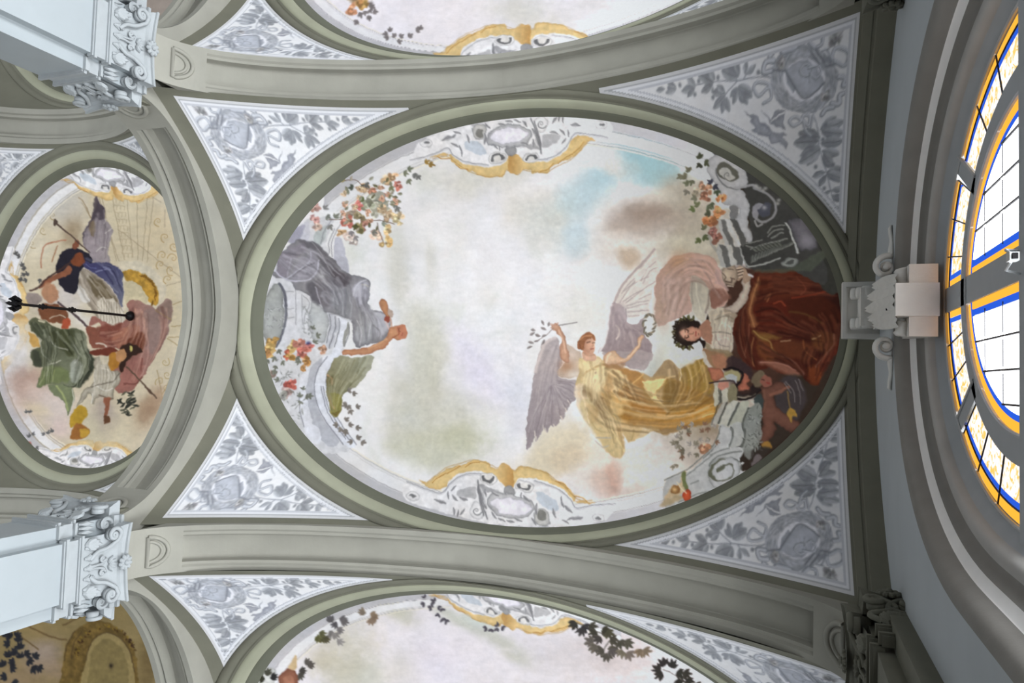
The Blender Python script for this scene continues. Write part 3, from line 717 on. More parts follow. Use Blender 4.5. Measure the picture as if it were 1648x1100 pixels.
class Canvas:
    def __init__(s, x0, y0, x1, y1, sc=1.0, base=(225, 223, 228)):
        s.x0, s.y0, s.sc = x0, y0, sc; s.w, s.h = int((x1 - x0) * sc), int((y1 - y0) * sc)
        s.C = np.ones((s.h, s.w, 3), np.float32) * np.array(base, np.float32) / 255; s.L = np.zeros((s.h, s.w), np.int16); s.names = ['ground']; s.part = None
        s.n1 = fbm(s.h, s.w, 9 * sc, rng, 3); s.n2 = fbm(s.h, s.w, 9 * sc, rng, 3); s.n3 = fbm(s.h, s.w, 5 * sc, rng, 3); s.big = fbm(s.h, s.w, 90 * sc, rng, 5)
    def lab(s, name):
        if name is None: return -1
        if name not in s.names: s.names.append(name)
        return s.names.index(name)
    def win(s, p, m):
        a = np.floor(p.min(0) - m).astype(int); b = np.ceil(p.max(0) + m).astype(int) + 1
        x0, y0 = max(a[0], 0), max(a[1], 0); x1, y1 = min(b[0], s.w), min(b[1], s.h)
        if x1 <= x0 or y1 <= y0: return None
        return x0, y0, x1, y1
    def tp(s, pts): return (np.asarray(pts, float).reshape(-1, 2) - [s.x0, s.y0]) * s.sc
    clip = None
    def put(s, wn, al, col, part):
        x0, y0, x1, y1 = wn
        if s.clip is not None: al = al * (s.L[y0:y1, x0:x1] == s.lab(s.clip))
        c = s.C[y0:y1, x0:x1]; al = al.astype(np.float32)
        c[:] = c * (1 - al[..., None]) + np.asarray(col, np.float32) * al[..., None]
        part = part if part is not None else s.part
        if part:
            l = s.L[y0:y1, x0:x1]; l[al > .45] = s.lab(part)
    def fill(s, pts, col, soft=1.2, a=1.0, sm=True, warp=1.2, part=None, grad=None, rim=None, tex=.05, mask=None):
        p = s.tp(pts)
        if sm and len(p) > 3: p = spline(p, 5, True)
        soft *= s.sc; wn = s.win(p, soft + 3 + warp * s.sc)
        if wn is None: return
        x0, y0, x1, y1 = wn; X, Y = np.meshgrid(np.arange(x0, x1) + .5, np.arange(y0, y1) + .5)
        if warp:
            X = X + s.n1[y0:y1, x0:x1] * warp * 3 * s.sc; Y = Y + s.n2[y0:y1, x0:x1] * warp * 3 * s.sc
        ins = np.zeros(X.shape, bool); d2 = np.full(X.shape, 1e9)
        q = np.roll(p, -1, 0)
        for (ax, ay), (bx, by) in zip(p, q):
            dx, dy = bx - ax, by - ay; L = dx * dx + dy * dy
            if L < 1e-9: continue
            t = np.clip(((X - ax) * dx + (Y - ay) * dy) / L, 0, 1)
            np.minimum(d2, (X - ax - t * dx) ** 2 + (Y - ay - t * dy) ** 2, out=d2)
            if dy: ins ^= ((ay > Y) != (by > Y)) & (X < dx * (Y - ay) / dy + ax)
        sd = np.sqrt(d2) * np.where(ins, 1, -1)
        al = np.clip(.5 + sd / soft, 0, 1) * a
        c = np.broadcast_to(np.array(col, float) / 255, X.shape + (3,)).copy()
        if grad:
            c2, (gx0, gy0), (gx1, gy1) = grad; g0 = s.tp([(gx0, gy0)])[0]; g1 = s.tp([(gx1, gy1)])[0]; d = g1 - g0
            t = np.clip(((X - g0[0]) * d[0] + (Y - g0[1]) * d[1]) / (d @ d), 0, 1)[..., None]; c = c * (1 - t) + np.array(c2) / 255 * t
        if rim:
            rc, rw = rim; t = np.exp(-np.maximum(sd, 0) / (rw * s.sc))[..., None]; c = c * (1 - t) + np.array(rc) / 255 * t
        if tex: c = c * (1 + tex * 2 * (s.n3[y0:y1, x0:x1] + s.n1[y0:y1, x0:x1]))[..., None]
        s.put(wn, al, c, part)
    def line(s, pts, col, w=1.5, a=1.0, soft=1.0, part=None, sm=True, w2=None):
        p = s.tp(pts)
        if sm and len(p) > 2: p = spline(p, 6)
        W = np.linspace(w, w if w2 is None else w2, len(p)) * s.sc / 2; wn = s.win(p, W.max() + soft * s.sc + 2)
        if wn is None: return
        x0, y0, x1, y1 = wn; X, Y = np.meshgrid(np.arange(x0, x1) + .5, np.arange(y0, y1) + .5); best = np.full(X.shape, -1e9)
        for i in range(len(p) - 1):
            (ax, ay), (bx, by) = p[i], p[i + 1]; dx, dy = bx - ax, by - ay; L = dx * dx + dy * dy + 1e-9
            t = np.clip(((X - ax) * dx + (Y - ay) * dy) / L, 0, 1)
            np.maximum(best, W[i] + (W[i + 1] - W[i]) * t - np.sqrt((X - ax - t * dx) ** 2 + (Y - ay - t * dy) ** 2), out=best)
        sf = max(soft * s.sc, .6); al = np.clip(.5 + best / sf, 0, 1) * a
        # a line thinner than a sample only tints it
        if W.max() < .5: al *= max(W.max() * 2, .35)
        s.put(wn, al, np.array(col) / 255, part)
    def blob(s, x, y, rx, ry, col, a=1.0, rot=0, part=None, pw=2.0, nz=0.0):
        p = s.tp([(x, y)])[0]; rx, ry = rx * s.sc, ry * s.sc; R = max(rx, ry) * 2
        wn = s.win(np.array([p - R, p + R]), 0)
        if wn is None: return
        x0, y0, x1, y1 = wn; X, Y = np.meshgrid(np.arange(x0, x1) + .5 - p[0], np.arange(y0, y1) + .5 - p[1])
        c, n = math.cos(rot), math.sin(rot); u = (X * c + Y * n) / rx; v = (-X * n + Y * c) / ry
        r = np.sqrt(u * u + v * v)
        if nz: r = np.maximum(r + nz * 2 * (s.big[y0:y1, x0:x1] + .5 * s.n1[y0:y1, x0:x1]), 0)
        s.put(wn, a * np.exp(-r ** pw), np.array(col) / 255, part)
    # ---- small motifs
    def leaf(s, x, y, ang, L, W, col, dark=None, part=None, vein=True, warp=.4):
        t = np.array([(0, 0), (.25, .38), (.55, .5), (.8, .33), (1, 0), (.8, -.33), (.55, -.5), (.25, -.38)]) * [L, W]
        c, n = math.cos(ang), math.sin(ang); R = np.array([[c, n], [-n, c]]); q = t @ R + [x, y]
        dk = dark or tuple(v * .72 for v in col)
        s.fill(q, col, 1, warp=warp, part=part, grad=(dk, (x - n * W * .5, y + c * W * .5), (x + n * W * .5, y - c * W * .5)), tex=.08)
        if vein: s.line([(x, y), (x + c * L * .9, y + n * L * .9)], tuple(v * .6 for v in col), max(L * .035, .5), .7, part=part)
    def spray(s, x, y, ang, n, L, W, col, spread=2.2, part=None, r=None):
        for k in range(n):
            a = ang + (k - (n - 1) / 2) * spread / max(n - 1, 1); l = L * (1 - .25 * abs(k - (n - 1) / 2) / max((n - 1) / 2, 1)); s.leaf(x, y, a, l, W, col, part=part, vein=L > 7)
    def flower(s, x, y, r, col, part=None, n=7):
        col = tuple(.8 * v + .2 * g for v, g in zip(col, (186, 168, 150))); m_ = n + int(rng.random() * 4)
        for k in range(m_):
            a = rng.random() * 2 * PI; d = r * (.25 + .6 * rng.random()); q = r * (.34 + .3 * rng.random()); j = .72 + .5 * rng.random(); c = tuple(min(255, v * j + 6 * (rng.random() - .5)) for v in col)
            px_, py_ = x + d * math.cos(a), y + d * math.sin(a)
            s.fill([(px_ + q * (.7 + .5 * rng.random()) * math.cos(w), py_ + q * (.6 + .5 * rng.random()) * math.sin(w)) for w in np.arange(6) / 6 * 2 * PI], c, 1.4, .92, part=part, warp=1.2)
            s.line([(px_ - q * .5, py_ + q * .3), (px_ + q * .5, py_ - q * .2)], tuple(v * .68 for v in col), 1.0, .6, part=part)
        for k in range(3): s.blob(x + r * (rng.random() - .6), y + r * (rng.random() - .7), r * .22, r * .2, tuple(min(255, v * 1.15 + 40) for v in col), .75, part=part)
        s.blob(x, y, r * .22, r * .2, tuple(v * .5 for v in col), .8, part=part)
    def folds(s, part, g0, g1, n, dark, light, w=4.0, a=.42, soft=2.6):
        """drapery: soft dark and light streaks laid between two guide curves, kept inside one painted part"""
        g0, g1 = spline(np.asarray(g0, float), 5), spline(np.asarray(g1, float), 5); m_ = 16
        f = lambda g: np.stack([np.interp(np.linspace(0, len(g) - 1, m_), np.arange(len(g)), g[:, k]) for k in (0, 1)], 1)
        g0, g1 = f(g0), f(g1); s.clip = part; L = np.linalg.norm(g1 - g0, axis=1).mean()
        for i in range(n):
            t = (i + rng.random() * .8) / n; i0, i1 = sorted(rng.choice(m_, 2, replace=False))
            if i1 - i0 < 5: i0, i1 = max(0, i0 - 4), min(m_ - 1, i1 + 4)
            q = (g0 * (1 - t) + g1 * t)[i0:i1 + 1] + np.cumsum(rng.normal(0, L * .012, (i1 - i0 + 1, 2)), 0)
            k = i % 2; ww = w * (.5 + rng.random()); s.line(q, dark if k else light, ww, a * (.6 + .7 * rng.random()), soft * (.6 + .8 * rng.random()), part=part, w2=ww * .3)
        s.clip = None
    def finish(s, warp=1.0, mott=.05):
        """brush the whole picture together: ragged edges, a little blur, plaster mottling"""
        X, Y = np.meshgrid(np.arange(s.w), np.arange(s.h)); x = np.clip(X + s.n1 * 3 * warp * s.sc, 0, s.w - 1.01); y = np.clip(Y + s.n2 * 3 * warp * s.sc, 0, s.h - 1.01)
        ix, iy = x.astype(int), y.astype(int); fx, fy = (x - ix)[..., None], (y - iy)[..., None]; C = s.C
        s.C = ((C[iy, ix] * (1 - fx) + C[iy, ix + 1] * fx) * (1 - fy) + (C[iy + 1, ix] * (1 - fx) + C[iy + 1, ix + 1] * fx) * fy).astype(np.float32)
        g = fbm(s.h, s.w, 26 * s.sc, rng, 5); st = fbm(s.h, s.w // 3 + 2, 5 * s.sc, rng, 3); st = np.repeat(st, 3, 1)[:, :s.w]
        s.C *= (1.012 + mott * 1.3 * g + mott * 1.2 * st + mott * .9 * s.n3)[..., None]; gr = fbm(s.h, s.w, 40 * s.sc, rng, 4)
        gy = s.C.mean(2, keepdims=True); s.C = gy + (s.C - gy) * .88
        s.C[..., 0] *= 1 + .02 * gr; s.C[..., 2] *= 1 - .03 * gr
    def spiral(s, x, y, r, turns, a0, sgn, col, w, part=None, k=.12, a=1):
        t = np.linspace(0, 1, 30); R = r * k ** t; q = a0 + sgn * t * turns * 2 * PI
        s.line(np.c_[x + R * np.cos(q), y + R * np.sin(q)], col, w, a, part=part, sm=False, w2=w * .4)
def P(o, txt):
    """'x,y x,y' in the units of a detail view with origin o[0:2] and scale o[2] -> fresco coordinates"""
    a = np.array([[float(v) for v in t.split(',')] for t in txt.split()]); return a * o[2] + [o[0], o[1]]
def to_plan(cv, zf):
    """plan position under every canvas sample"""
    X, Y = np.meshgrid(np.arange(cv.w) / cv.sc + cv.x0, np.arange(cv.h) / cv.sc + cv.y0); r = rays(np.stack([X.ravel(), Y.ravel()], 1)); q = r[:, :2] / r[:, 2:]; Z = np.full(len(q), 8.9)
    for _ in range(30): Z = .5 * Z + .5 * np.clip(zf(q[:, 0] * Z, q[:, 1] * Z), 5, 12)
    return (q[:, 0] * Z).reshape(X.shape), (q[:, 1] * Z).reshape(X.shape)
def edge_dist(px, py, cx, cy, a, b):
    u, v = (px - cx) / a, (py - cy) / b; rho = np.sqrt(u * u + v * v) + 1e-9
    return (1 - rho) / (np.sqrt((u / a) ** 2 + (v / b) ** 2) / rho)
def frame_bands(cv, d, m):
    """the painted grey and white moulding that runs inside the oval; m masks where it is painted"""
    for d0, d1, c in ((-.2, .10, (183, 184, 190)), (.10, .112, (125, 126, 132)), (.112, .215, (220, 222, 226)), (.215, .224, (160, 161, 166)), (.224, .242, (214, 215, 218)), (.242, .252, (128, 128, 132)), (.252, .27, (226, 222, 206))):
        t = np.clip((d - d0) / .006, 0, 1) * np.clip((d1 - d) / .006, 0, 1) * m
        cv.C[:] = cv.C * (1 - t[..., None]) + np.array(c, np.float32) / 255 * t[..., None]
        cv.L[t > .5] = cv.lab('painted_frame_band')
def bake(name, cv, zf, xs, ys, inside, Lf, dz, root, labels, rename=None):
    """grid of vertices on the vault; colours read from the canvas; faces split into the painted parts"""
    X, Y = np.meshgrid(xs, ys, indexing='ij'); Z = zf(X, Y) - dz; Pw = np.stack([X, Y, Z], -1).reshape(-1, 3); uv = (pix(Pw) - [cv.x0, cv.y0]) * cv.sc - .5
    u = np.clip(uv[:, 0], 0, cv.w - 1.001); v = np.clip(uv[:, 1], 0, cv.h - 1.001); iu, iv = u.astype(int), v.astype(int); fu, fv = (u - iu)[:, None], (v - iv)[:, None]
    C = (cv.C[iv, iu] * (1 - fu) + cv.C[iv, iu + 1] * fu) * (1 - fv) + (cv.C[iv + 1, iu] * (1 - fu) + cv.C[iv + 1, iu + 1] * fu) * fv
    lab = cv.L[np.round(v).astype(int), np.round(u).astype(int)]
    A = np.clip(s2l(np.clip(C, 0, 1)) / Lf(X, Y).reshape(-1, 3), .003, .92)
    n, m_ = X.shape; i = np.arange(n * m_).reshape(n, m_); ok = inside(X, Y)
    q = np.stack([i[:-1, :-1], i[1:, :-1], i[1:, 1:], i[:-1, 1:]], -1).reshape(-1, 4); okf = ok.ravel()[q].any(1); q = q[okf]; lf = lab[q[:, 0]]
    made = {}; specks = []
    for k, nm in enumerate(cv.names):
        f = q[lf == k]
        if len(f) < 6: continue
        ids, inv = np.unique(f, return_inverse=True); par = root; short = nm
        if '/' in nm:
            top, short = nm.split('/')
            if top not in made: made[top] = empty_part(top.split('#')[0], root)
            par = made[top]
        inv = inv.reshape(-1, 4); comp = pieces(inv, len(ids)) if nm != 'ground' else np.zeros(len(inv), int)
        cnt = np.bincount(comp); small = []
        for c in np.argsort(-cnt):
            if cnt[c] == 0: continue
            if cnt[c] < 14 or (cnt[c] < 60 and '/' in nm): small.append(c); continue
            g = inv[comp == c]; u_, w_ = np.unique(g, return_inverse=True)
            o = mkmesh(short.split('#')[0], Pw[ids][u_], w_.reshape(-1, 4), M_PAINT, par, True, A[ids][u_])
            if nm in labels and c == np.argmax(cnt): o['label'] = labels[nm]
        if small:
            g = inv[np.isin(comp, small)]; u_, w_ = np.unique(g, return_inverse=True)
            specks.append((Pw[ids][u_], w_.reshape(-1, 4), A[ids][u_]))
    if specks:
        V = np.concatenate([a for a, b_, c in specks]); off = np.cumsum([0] + [len(a) for a, b_, c in specks[:-1]]); Fq = np.concatenate([b_ + o_ for (a, b_, c), o_ in zip(specks, off)]); Cq = np.concatenate([c for a, b_, c in specks])
        o = mkmesh('brush_specks', V, Fq, M_PAINT, root, True, Cq); o['kind'] = 'stuff'
    return made
def pieces(F, n):
    """number of the connected piece every quad belongs to"""
    lab = np.arange(n)
    while True:
        m_ = lab[F].min(1); new = lab.copy()
        for k in range(4): np.minimum.at(new, F[:, k], m_)
        new = new[new]
        if (new == lab).all(): break
        lab = new
    return np.unique(lab[F[:, 0]], return_inverse=True)[1]
def empty_part(name, root):
    o = bpy.data.objects.new(name, None); link(o); o.parent = root; o.empty_display_size = .1; return o
# ---------------------------------------------------------------- the middle fresco
A1 = (830, 500, .21818); A2 = (930, 390, .163636); A3 = (1060, 380, .181818); A4 = (1040, 540, .181818); G3 = (824, 350, .35456)
B1 = (1180, 420, .181818); B2 = (1160, 560, .181818); B3 = (1110, 230, .181818); B4 = (1190, 300, .181818); B5 = (1070, 660, .181818)
L1 = (400, 360, .181818); L2 = (520, 440, .14545); L3 = (400, 520, .181818); L4 = (460, 230, .181818)
C1 = (660, 170, .19417); C2 = (640, 730, .21845)
def clouds(cv, spec):
    for x, y, rx, ry, rot, col, a in spec: cv.blob(x, y, rx, ry, col, a, rot, nz=.55, pw=2.4)
def cartouche(cv, T, part, sc):
    """strapwork cartouche with an oval boss and gilded rim; T maps the units of its own drawing to the fresco"""
    def f(txt): return T(np.array([[float(v) for v in t.split(',')] for t in txt.split()]))
    cv.part = part
    W, G, D, M = (224, 225, 229), (176, 177, 181), (116, 118, 122), (150, 151, 155)
    cv.fill(f('170,430 300,390 350,470 430,520 520,550 590,585 740,592 785,572 800,535 835,552 890,575 930,535 990,530 1005,560 1120,555 1200,500 1320,440 1410,370 1480,300 1540,290 1400,250 1200,380 900,400 600,440 400,400'), (218, 190, 130), 1.5, rim=((194, 156, 92), 2.0 * sc))
    cv.line(f('190,440 300,420 400,490 520,560 640,588 760,585 800,540 850,560 900,572 935,535 1000,545 1120,555 1230,500 1340,440 1480,300'), (178, 138, 76), 1.2 * sc, .8)
    cv.fill(f('815,415 910,415 930,540 870,568 820,540'), (190, 146, 82), 1, grad=((216, 184, 124), *[tuple(v) for v in f('820,480 930,480')]))
    for q in ('230,420 260,440 330,440', '380,490 420,520 480,530', '1080,545 1150,520 1190,480', '1230,480 1290,430 1330,400', '1340,400 1400,350 1440,300'):
        cv.line(f(q), (160, 100, 30), 1.6 * sc, .8)
        cv.line(f(q) + [0, -1.2 * sc], (240, 210, 140), 1.2 * sc, .7)
    cv.fill(f('60,330 130,280 200,240 350,190 640,130 900,80 1340,85 1640,130 1648,250 1370,240 1310,350 1210,430 1090,470 960,465 880,400 820,390 800,440 760,485 650,508 520,500 430,475 350,425 310,365 180,420 0,470'), W, 1.2)
    for q in ('0,455 180,405 310,352 355,410 440,458 530,482 650,490', '960,450 1090,450 1205,412 1300,330 1365,235 1500,240 1640,265'):
        cv.line(f(q), (128, 130, 138), 1.3 * sc, .9); cv.line(f(q) + [0, 2.2 * sc], (170, 172, 180), .9 * sc, .8)
    # grey sunk fields
    cv.fill(f('455,300 520,290 600,330 630,400 560,405 470,365'), (190, 200, 212)); cv.fill(f('1110,240 1230,240 1240,280 1180,320 1100,345 1095,290'), G)
    cv.fill(f('920,350 1060,300 1080,370 960,350'), (158, 159, 164))
    cv.fill(f('350,200 430,170 520,170 530,250 620,270 640,180 600,150 500,150'), G, warp=2)
    # discs and scrolls
    cv.fill(f('510,200 540,155 600,150 635,190 625,250 580,285 530,270'), (190, 190, 188), rim=(D, 1.0 * sc)); cv.fill(f('540,215 575,190 610,210 605,255 575,270 545,255'), (124, 124, 120))
    cv.fill(f('1030,130 1060,95 1110,95 1140,140 1130,195 1090,225 1040,200'), W, rim=(M, 1 * sc)); c = f('1088,155')[0]; cv.spiral(c[0], c[1], 9 * sc, 1.6, .3, 1, D, 1.6 * sc)
    for x in (720, 1000):
        e = f('%d,430 %d,395 %d,385 %d,400 %d,440 %d,470 %d,480 %d,465' % (x - 70, x - 40, x + 10, x + 65, x + 70, x + 40, x - 20, x - 60)); cv.fill(e, (232, 232, 233), rim=(M, 1.2 * sc))
        e = f('%d,440 %d,410 %d,398 %d,410 %d,445 %d,460' % (x - 48, x - 30, x + 5, x + 50, x + 52, x - 35)); cv.fill(e, (100, 101, 104)); cv.fill(f('%d,440 %d,420 %d,420 %d,455 %d,468' % (x - 28, x - 15, x + 22, x + 28, x - 20)), (215, 214, 212))
    for x, y in ((135, 310), (1590, 160)):
        cv.fill(f('%d,%d %d,%d %d,%d %d,%d %d,%d %d,%d' % (x - 50, y, x - 20, y - 28, x + 30, y - 25, x + 50, y + 5, x + 20, y + 35, x - 35, y + 32)), W, rim=(M, 1 * sc)); cv.fill(f('%d,%d %d,%d %d,%d %d,%d' % (x - 25, y, x, y - 14, x + 28, y, x, y + 16)), D)
    # boss
    cv.fill(f('635,275 680,200 780,160 900,155 970,190 1010,250 960,330 860,345 740,340 660,330'), (188, 189, 193), rim=((112, 114, 120), 1.6 * sc))
    cv.fill(f('655,275 700,215 790,185 890,180 950,210 985,245 930,290 830,315 730,310'), (226, 225, 236), rim=((150, 150, 160), .9 * sc))
    # leafwork
    for x, y, a, l in ((380, 240, 2.6, 75), (420, 230, 3.4, 60), (470, 240, 1.2, 70), (660, 190, 4.0, 60), (730, 150, .2, 60), (790, 130, .1, 60), (860, 120, .3, 60), (930, 130, .8, 60), (1010, 190, 1.0, 110), (1040, 250, 1.2, 120), (1020, 280, 1.5, 60),
                       (1180, 150, -1, 70), (1230, 130, -1.4, 60), (1270, 140, -1.7, 60), (1160, 220, .2, 70), (1240, 200, .8, 60), (1310, 200, 1.5, 60), (340, 310, .5, 80), (410, 330, 1.2, 60), (430, 370, 1.6, 50), (620, 230, 1.6, 90), (680, 320, .7, 60), (740, 335, 1.5, 40), (800, 335, 1.5, 40), (860, 330, 1.4, 40), (920, 310, .3, 60), (1330, 160, .1, 90), (260, 290, -.3, 110), (1290, 270, 2.2, 60)):
        p = f('%f,%f %f,%f' % (x, y, x + l * math.cos(a), y + l * math.sin(a))); d = p[1] - p[0]; cv.leaf(p[0][0], p[0][1], math.atan2(d[1], d[0]), math.hypot(*d), math.hypot(*d) * .36, (206, 207, 211), (124, 125, 130), vein=False)
        cv.line(p, (96, 97, 102), 1.0 * sc, .75)
    for q in ('1000,110 1050,230 1090,390', '1030,130 1075,280 1090,400'): cv.line(f(q), (120, 121, 126), 2.2 * sc, .9)
    cv.fill(f('790,350 880,350 870,400 840,420 800,400'), (150, 151, 154), rim=(D, 1 * sc))
    cv.part = None
def affine(src, dst):
    """least squares affine map through point pairs"""
    s = np.c_[np.array(src, float), np.ones(len(src))]; m_ = np.linalg.lstsq(s, np.array(dst, float), rcond=None)[0]
    return lambda a: np.c_[np.asarray(a, float), np.ones(len(a))] @ m_
CK = [(310, 365), (820, 560), (1370, 240), (810, 250)]             # key points of the cartouche drawing

cv = Canvas(340, 150, 1420, 890, 1.0, (225, 226, 229))
PXm, PYm = to_plan(cv, lambda x, y: V0(x, y)); Dm = edge_dist(PXm, PYm, OXC, CY, OA, OB)
cv.C *= (1 + .045 * cv.big)[..., None]
cv.C[..., 0] += .02 * cv.n1; cv.C[..., 2] += .03 * fbm(cv.h, cv.w, 50, rng, 3)
GG, LV, WW, BL, BR = (188, 187, 172), (214, 211, 228), (232, 230, 234), (146, 186, 198), (152, 132, 118)
clouds(cv, [(640, 430, 14, 60, 0, GG, .55), (690, 420, 8, 40, 0, GG, .35), (655, 400, 30, 60, 0, (206, 205, 200), .5), (685, 560, 40, 80, .3, (198, 198, 186), .75), (690, 640, 35, 60, .2, GG, .8), (730, 700, 60, 40, .2, (186, 187, 160), .85), (660, 700, 45, 30, 0, GG, .7), (750, 640, 50, 16, .3, (196, 197, 188), .7),
            (760, 590, 40, 60, -.5, LV, .9), (640, 650, 20, 60, 0, GG, .5), (720, 500, 60, 50, 0, (228, 228, 230), .7), (800, 270, 60, 30, 0, (200, 200, 190), .7), (740, 300, 70, 30, .2, (212, 210, 204), .6), (720, 340, 70, 40, 0, WW, .6), (880, 360, 70, 40, 0, (204, 204, 196), .5), (800, 420, 60, 60, 0, WW, .6),
            (1010, 250, 60, 26, .25, BL, .95), (970, 290, 55, 30, -.5, (166, 198, 208), .95), (1060, 275, 50, 30, .4, (150, 184, 190), .9), (920, 330, 50, 34, -.4, (184, 206, 214), .95), (925, 385, 34, 40, 0, (186, 206, 216), .9), (950, 240, 34, 14, .1, WW, .9), (990, 268, 30, 12, .3, (214, 214, 212), .8), (880, 300, 50, 26, -.5, WW, .8),
            (1000, 330, 44, 22, 0, (212, 210, 208), .85), (1040, 350, 60, 26, -.2, (166, 148, 140), .8), (1010, 372, 44, 18, 0, (196, 186, 178), .8), (1060, 320, 60, 18, -.3, (206, 200, 194), .8), (1010, 420, 24, 14, .3, (176, 148, 116), .8), (1000, 412, 16, 6, .2, (130, 112, 88), .6), (980, 440, 40, 30, 0, (204, 200, 190), .5), (1110, 360, 40, 30, 0, (168, 158, 142), .85), (1100, 400, 60, 22, 0, (170, 164, 146), .9), (1040, 400, 40, 24, 0, (196, 190, 180), .7), (1120, 310, 40, 20, .6, (148, 138, 120), .7),
            (950, 440, 50, 60, 0, (228, 226, 230), .8), (930, 510, 40, 30, 0, (206, 207, 200), .5), (1070, 560, 26, 60, 0, (186, 190, 180), .8), (1060, 600, 30, 26, 0, (160, 168, 164), .8), (1085, 580, 16, 40, 0, (206, 206, 190), .7), (1110, 600, 24, 22, 0, (180, 176, 158), .8),
            (860, 640, 30, 80, .2, (226, 225, 232), .8), (830, 650, 20, 60, 0, (206, 210, 222), .7), (880, 740, 60, 26, -.5, (212, 204, 186), .9), (930, 745, 50, 20, -.3, (206, 186, 164), .8), (900, 715, 40, 20, -.6, (222, 212, 184), .9), (960, 790, 60, 20, .2, (206, 198, 192), .7), (985, 772, 24, 30, .4, (186, 142, 124), .7), (950, 760, 14, 24, .6, (190, 160, 144), .7), (930, 775, 50, 18, .2, (222, 218, 220), .8), (1040, 750, 60, 26, 0, (206, 202, 196), .9), (1020, 790, 30, 12, -.2, (178, 158, 146), .7), (1080, 790, 30, 14, -.3, (176, 160, 148), .8), (1090, 730, 46, 24, 0, (170, 158, 150), .9), (1140, 700, 34, 30, 0, (140, 124, 106), .85), (1120, 740, 30, 26, 0, (150, 140, 130), .8), (1150, 660, 24, 40, 0, (128, 108, 84), .8), (760, 760, 60, 16, .3, (218, 216, 220), .7), (700, 740, 40, 16, .5, (206, 206, 196), .7)])
r2 = np.random.default_rng(21)
for k in range(260):
    x, y = 470 + 700 * r2.random(), 220 + 600 * r2.random(); warm = min(1, max(0, (x - 850) / 300)); lo = r2.random() < .5
    col = np.array([(198, 202, 190), (216, 217, 228), (236, 237, 241), (230, 231, 234), (208, 211, 209)][k % 5]) * (1 - .55 * warm) + .55 * warm * np.array([(180, 168, 146), (204, 198, 186), (222, 218, 210), (192, 186, 168), (172, 160, 142)][k % 5])
    if not (900 < x < 1090 and 220 < y < 300): cv.blob(x, y, 10 + 34 * r2.random(), 6 + 20 * r2.random(), col, .10 + .24 * r2.random(), r2.random() * 3, nz=.8, pw=3)
clouds(cv, [(1130, 420, 60, 60, 0, (150, 140, 122), .8), (1160, 370, 40, 50, .3, (128, 120, 104), .8), (1110, 350, 30, 40, .2, (164, 156, 138), .7), (1150, 480, 40, 60, 0, (146, 138, 122), .8), (1180, 640, 70, 60, 0, (112, 98, 78), .8), (1100, 660, 50, 40, 0, (150, 136, 110), .7), (900, 720, 60, 30, -.5, (214, 202, 174), .9), (880, 700, 30, 40, .2, (214, 206, 186), .8), (960, 750, 40, 30, 0, (222, 214, 200), .7)])
cv.fill(P(B1, '-60,100 200,40 400,40 800,40 1000,260 1040,560 980,860 860,1150 500,1200 100,1200 -60,1000 -150,700 -80,400'), (60, 40, 32), 12)
def mass(txt, col, soft=16, a=.6, warp=2.2): cv.fill([[float(v) for v in t.split(',')] for t in txt.split()], col, soft * 1.7, a * .82, warp=warp, tex=.04)
for txt, col, so, a in (('632,405 652,400 656,440 650,500 664,540 640,520 630,470', (200, 200, 192), 12, .7), ('690,400 702,398 704,450 694,470', (208, 208, 202), 8, .6), ('655,490 700,505 722,560 708,610 695,655 735,640 750,672 705,690 655,694 628,690 648,640 664,580', (194, 195, 182), 14, .75), ('640,704 700,690 745,690 770,712 742,748 690,757 640,738 618,716', (188, 190, 166), 14, .75),
    ('690,560 705,600 700,640 690,610', (180, 181, 168), 8, .5), ('722,520 770,560 812,630 800,650 750,600', (212, 209, 228), 18, .7), ('800,560 850,600 846,690 820,680', (210, 212, 224), 18, .6), ('690,290 760,262 830,270 800,300 730,320', (208, 207, 198), 16, .6), ('820,330 880,300 930,330 890,370 840,360', (204, 204, 196), 16, .6), ('850,360 900,345 915,390 870,400', (212, 212, 206), 14, .6), ('905,372 935,360 948,400 920,412', (186, 206, 216), 10, .8),
    ('985,345 1030,322 1085,330 1120,350 1080,372 1020,380 980,372', (158, 142, 130), 14, .75), ('1010,338 1060,330 1080,345 1030,358', (134, 114, 100), 10, .6), ('960,390 1000,376 1050,392 1010,420 970,420', (206, 200, 194), 14, .7), ('996,402 1020,400 1030,418 1012,430 998,420', (162, 132, 100), 8, .6), ('1060,285 1110,300 1150,350 1150,410 1110,400 1090,340', (160, 152, 136), 18, .7), ('1075,385 1130,380 1150,400 1110,420', (176, 172, 152), 12, .6),
    ('935,230 990,238 1010,262 980,275 955,262', (222, 222, 220), 10, .85), ('975,262 1020,258 1030,280 990,288', (206, 208, 206), 8, .7), ('1000,232 1050,245 1085,275 1050,300 1010,285', (142, 182, 192), 14, .6), ('900,300 960,285 990,310 950,335 910,340', (176, 202, 212), 14, .6),
    ('848,742 880,705 925,690 950,720 930,752 890,768 860,770', (214, 202, 176), 12, .85), ('880,740 920,715 940,735 905,762', (196, 176, 146), 10, .6), ('930,755 990,740 1030,760 1000,800 950,795', (214, 206, 200), 12, .7), ('950,765 985,752 995,790 965,800', (188, 152, 134), 10, .55), ('985,740 1000,760 990,800 975,775', (176, 128, 108), 8, .5), ('1010,730 1080,720 1110,760 1060,800 1010,780', (210, 205, 198), 14, .7), ('880,770 940,790 990,810 930,812', (222, 218, 220), 10, .7)): mass(txt, col, so, a)
ang_ok = np.ones_like(Dm)
Xc = np.arange(cv.w)[None, :] + cv.x0; Yc = np.arange(cv.h)[:, None] + cv.y0
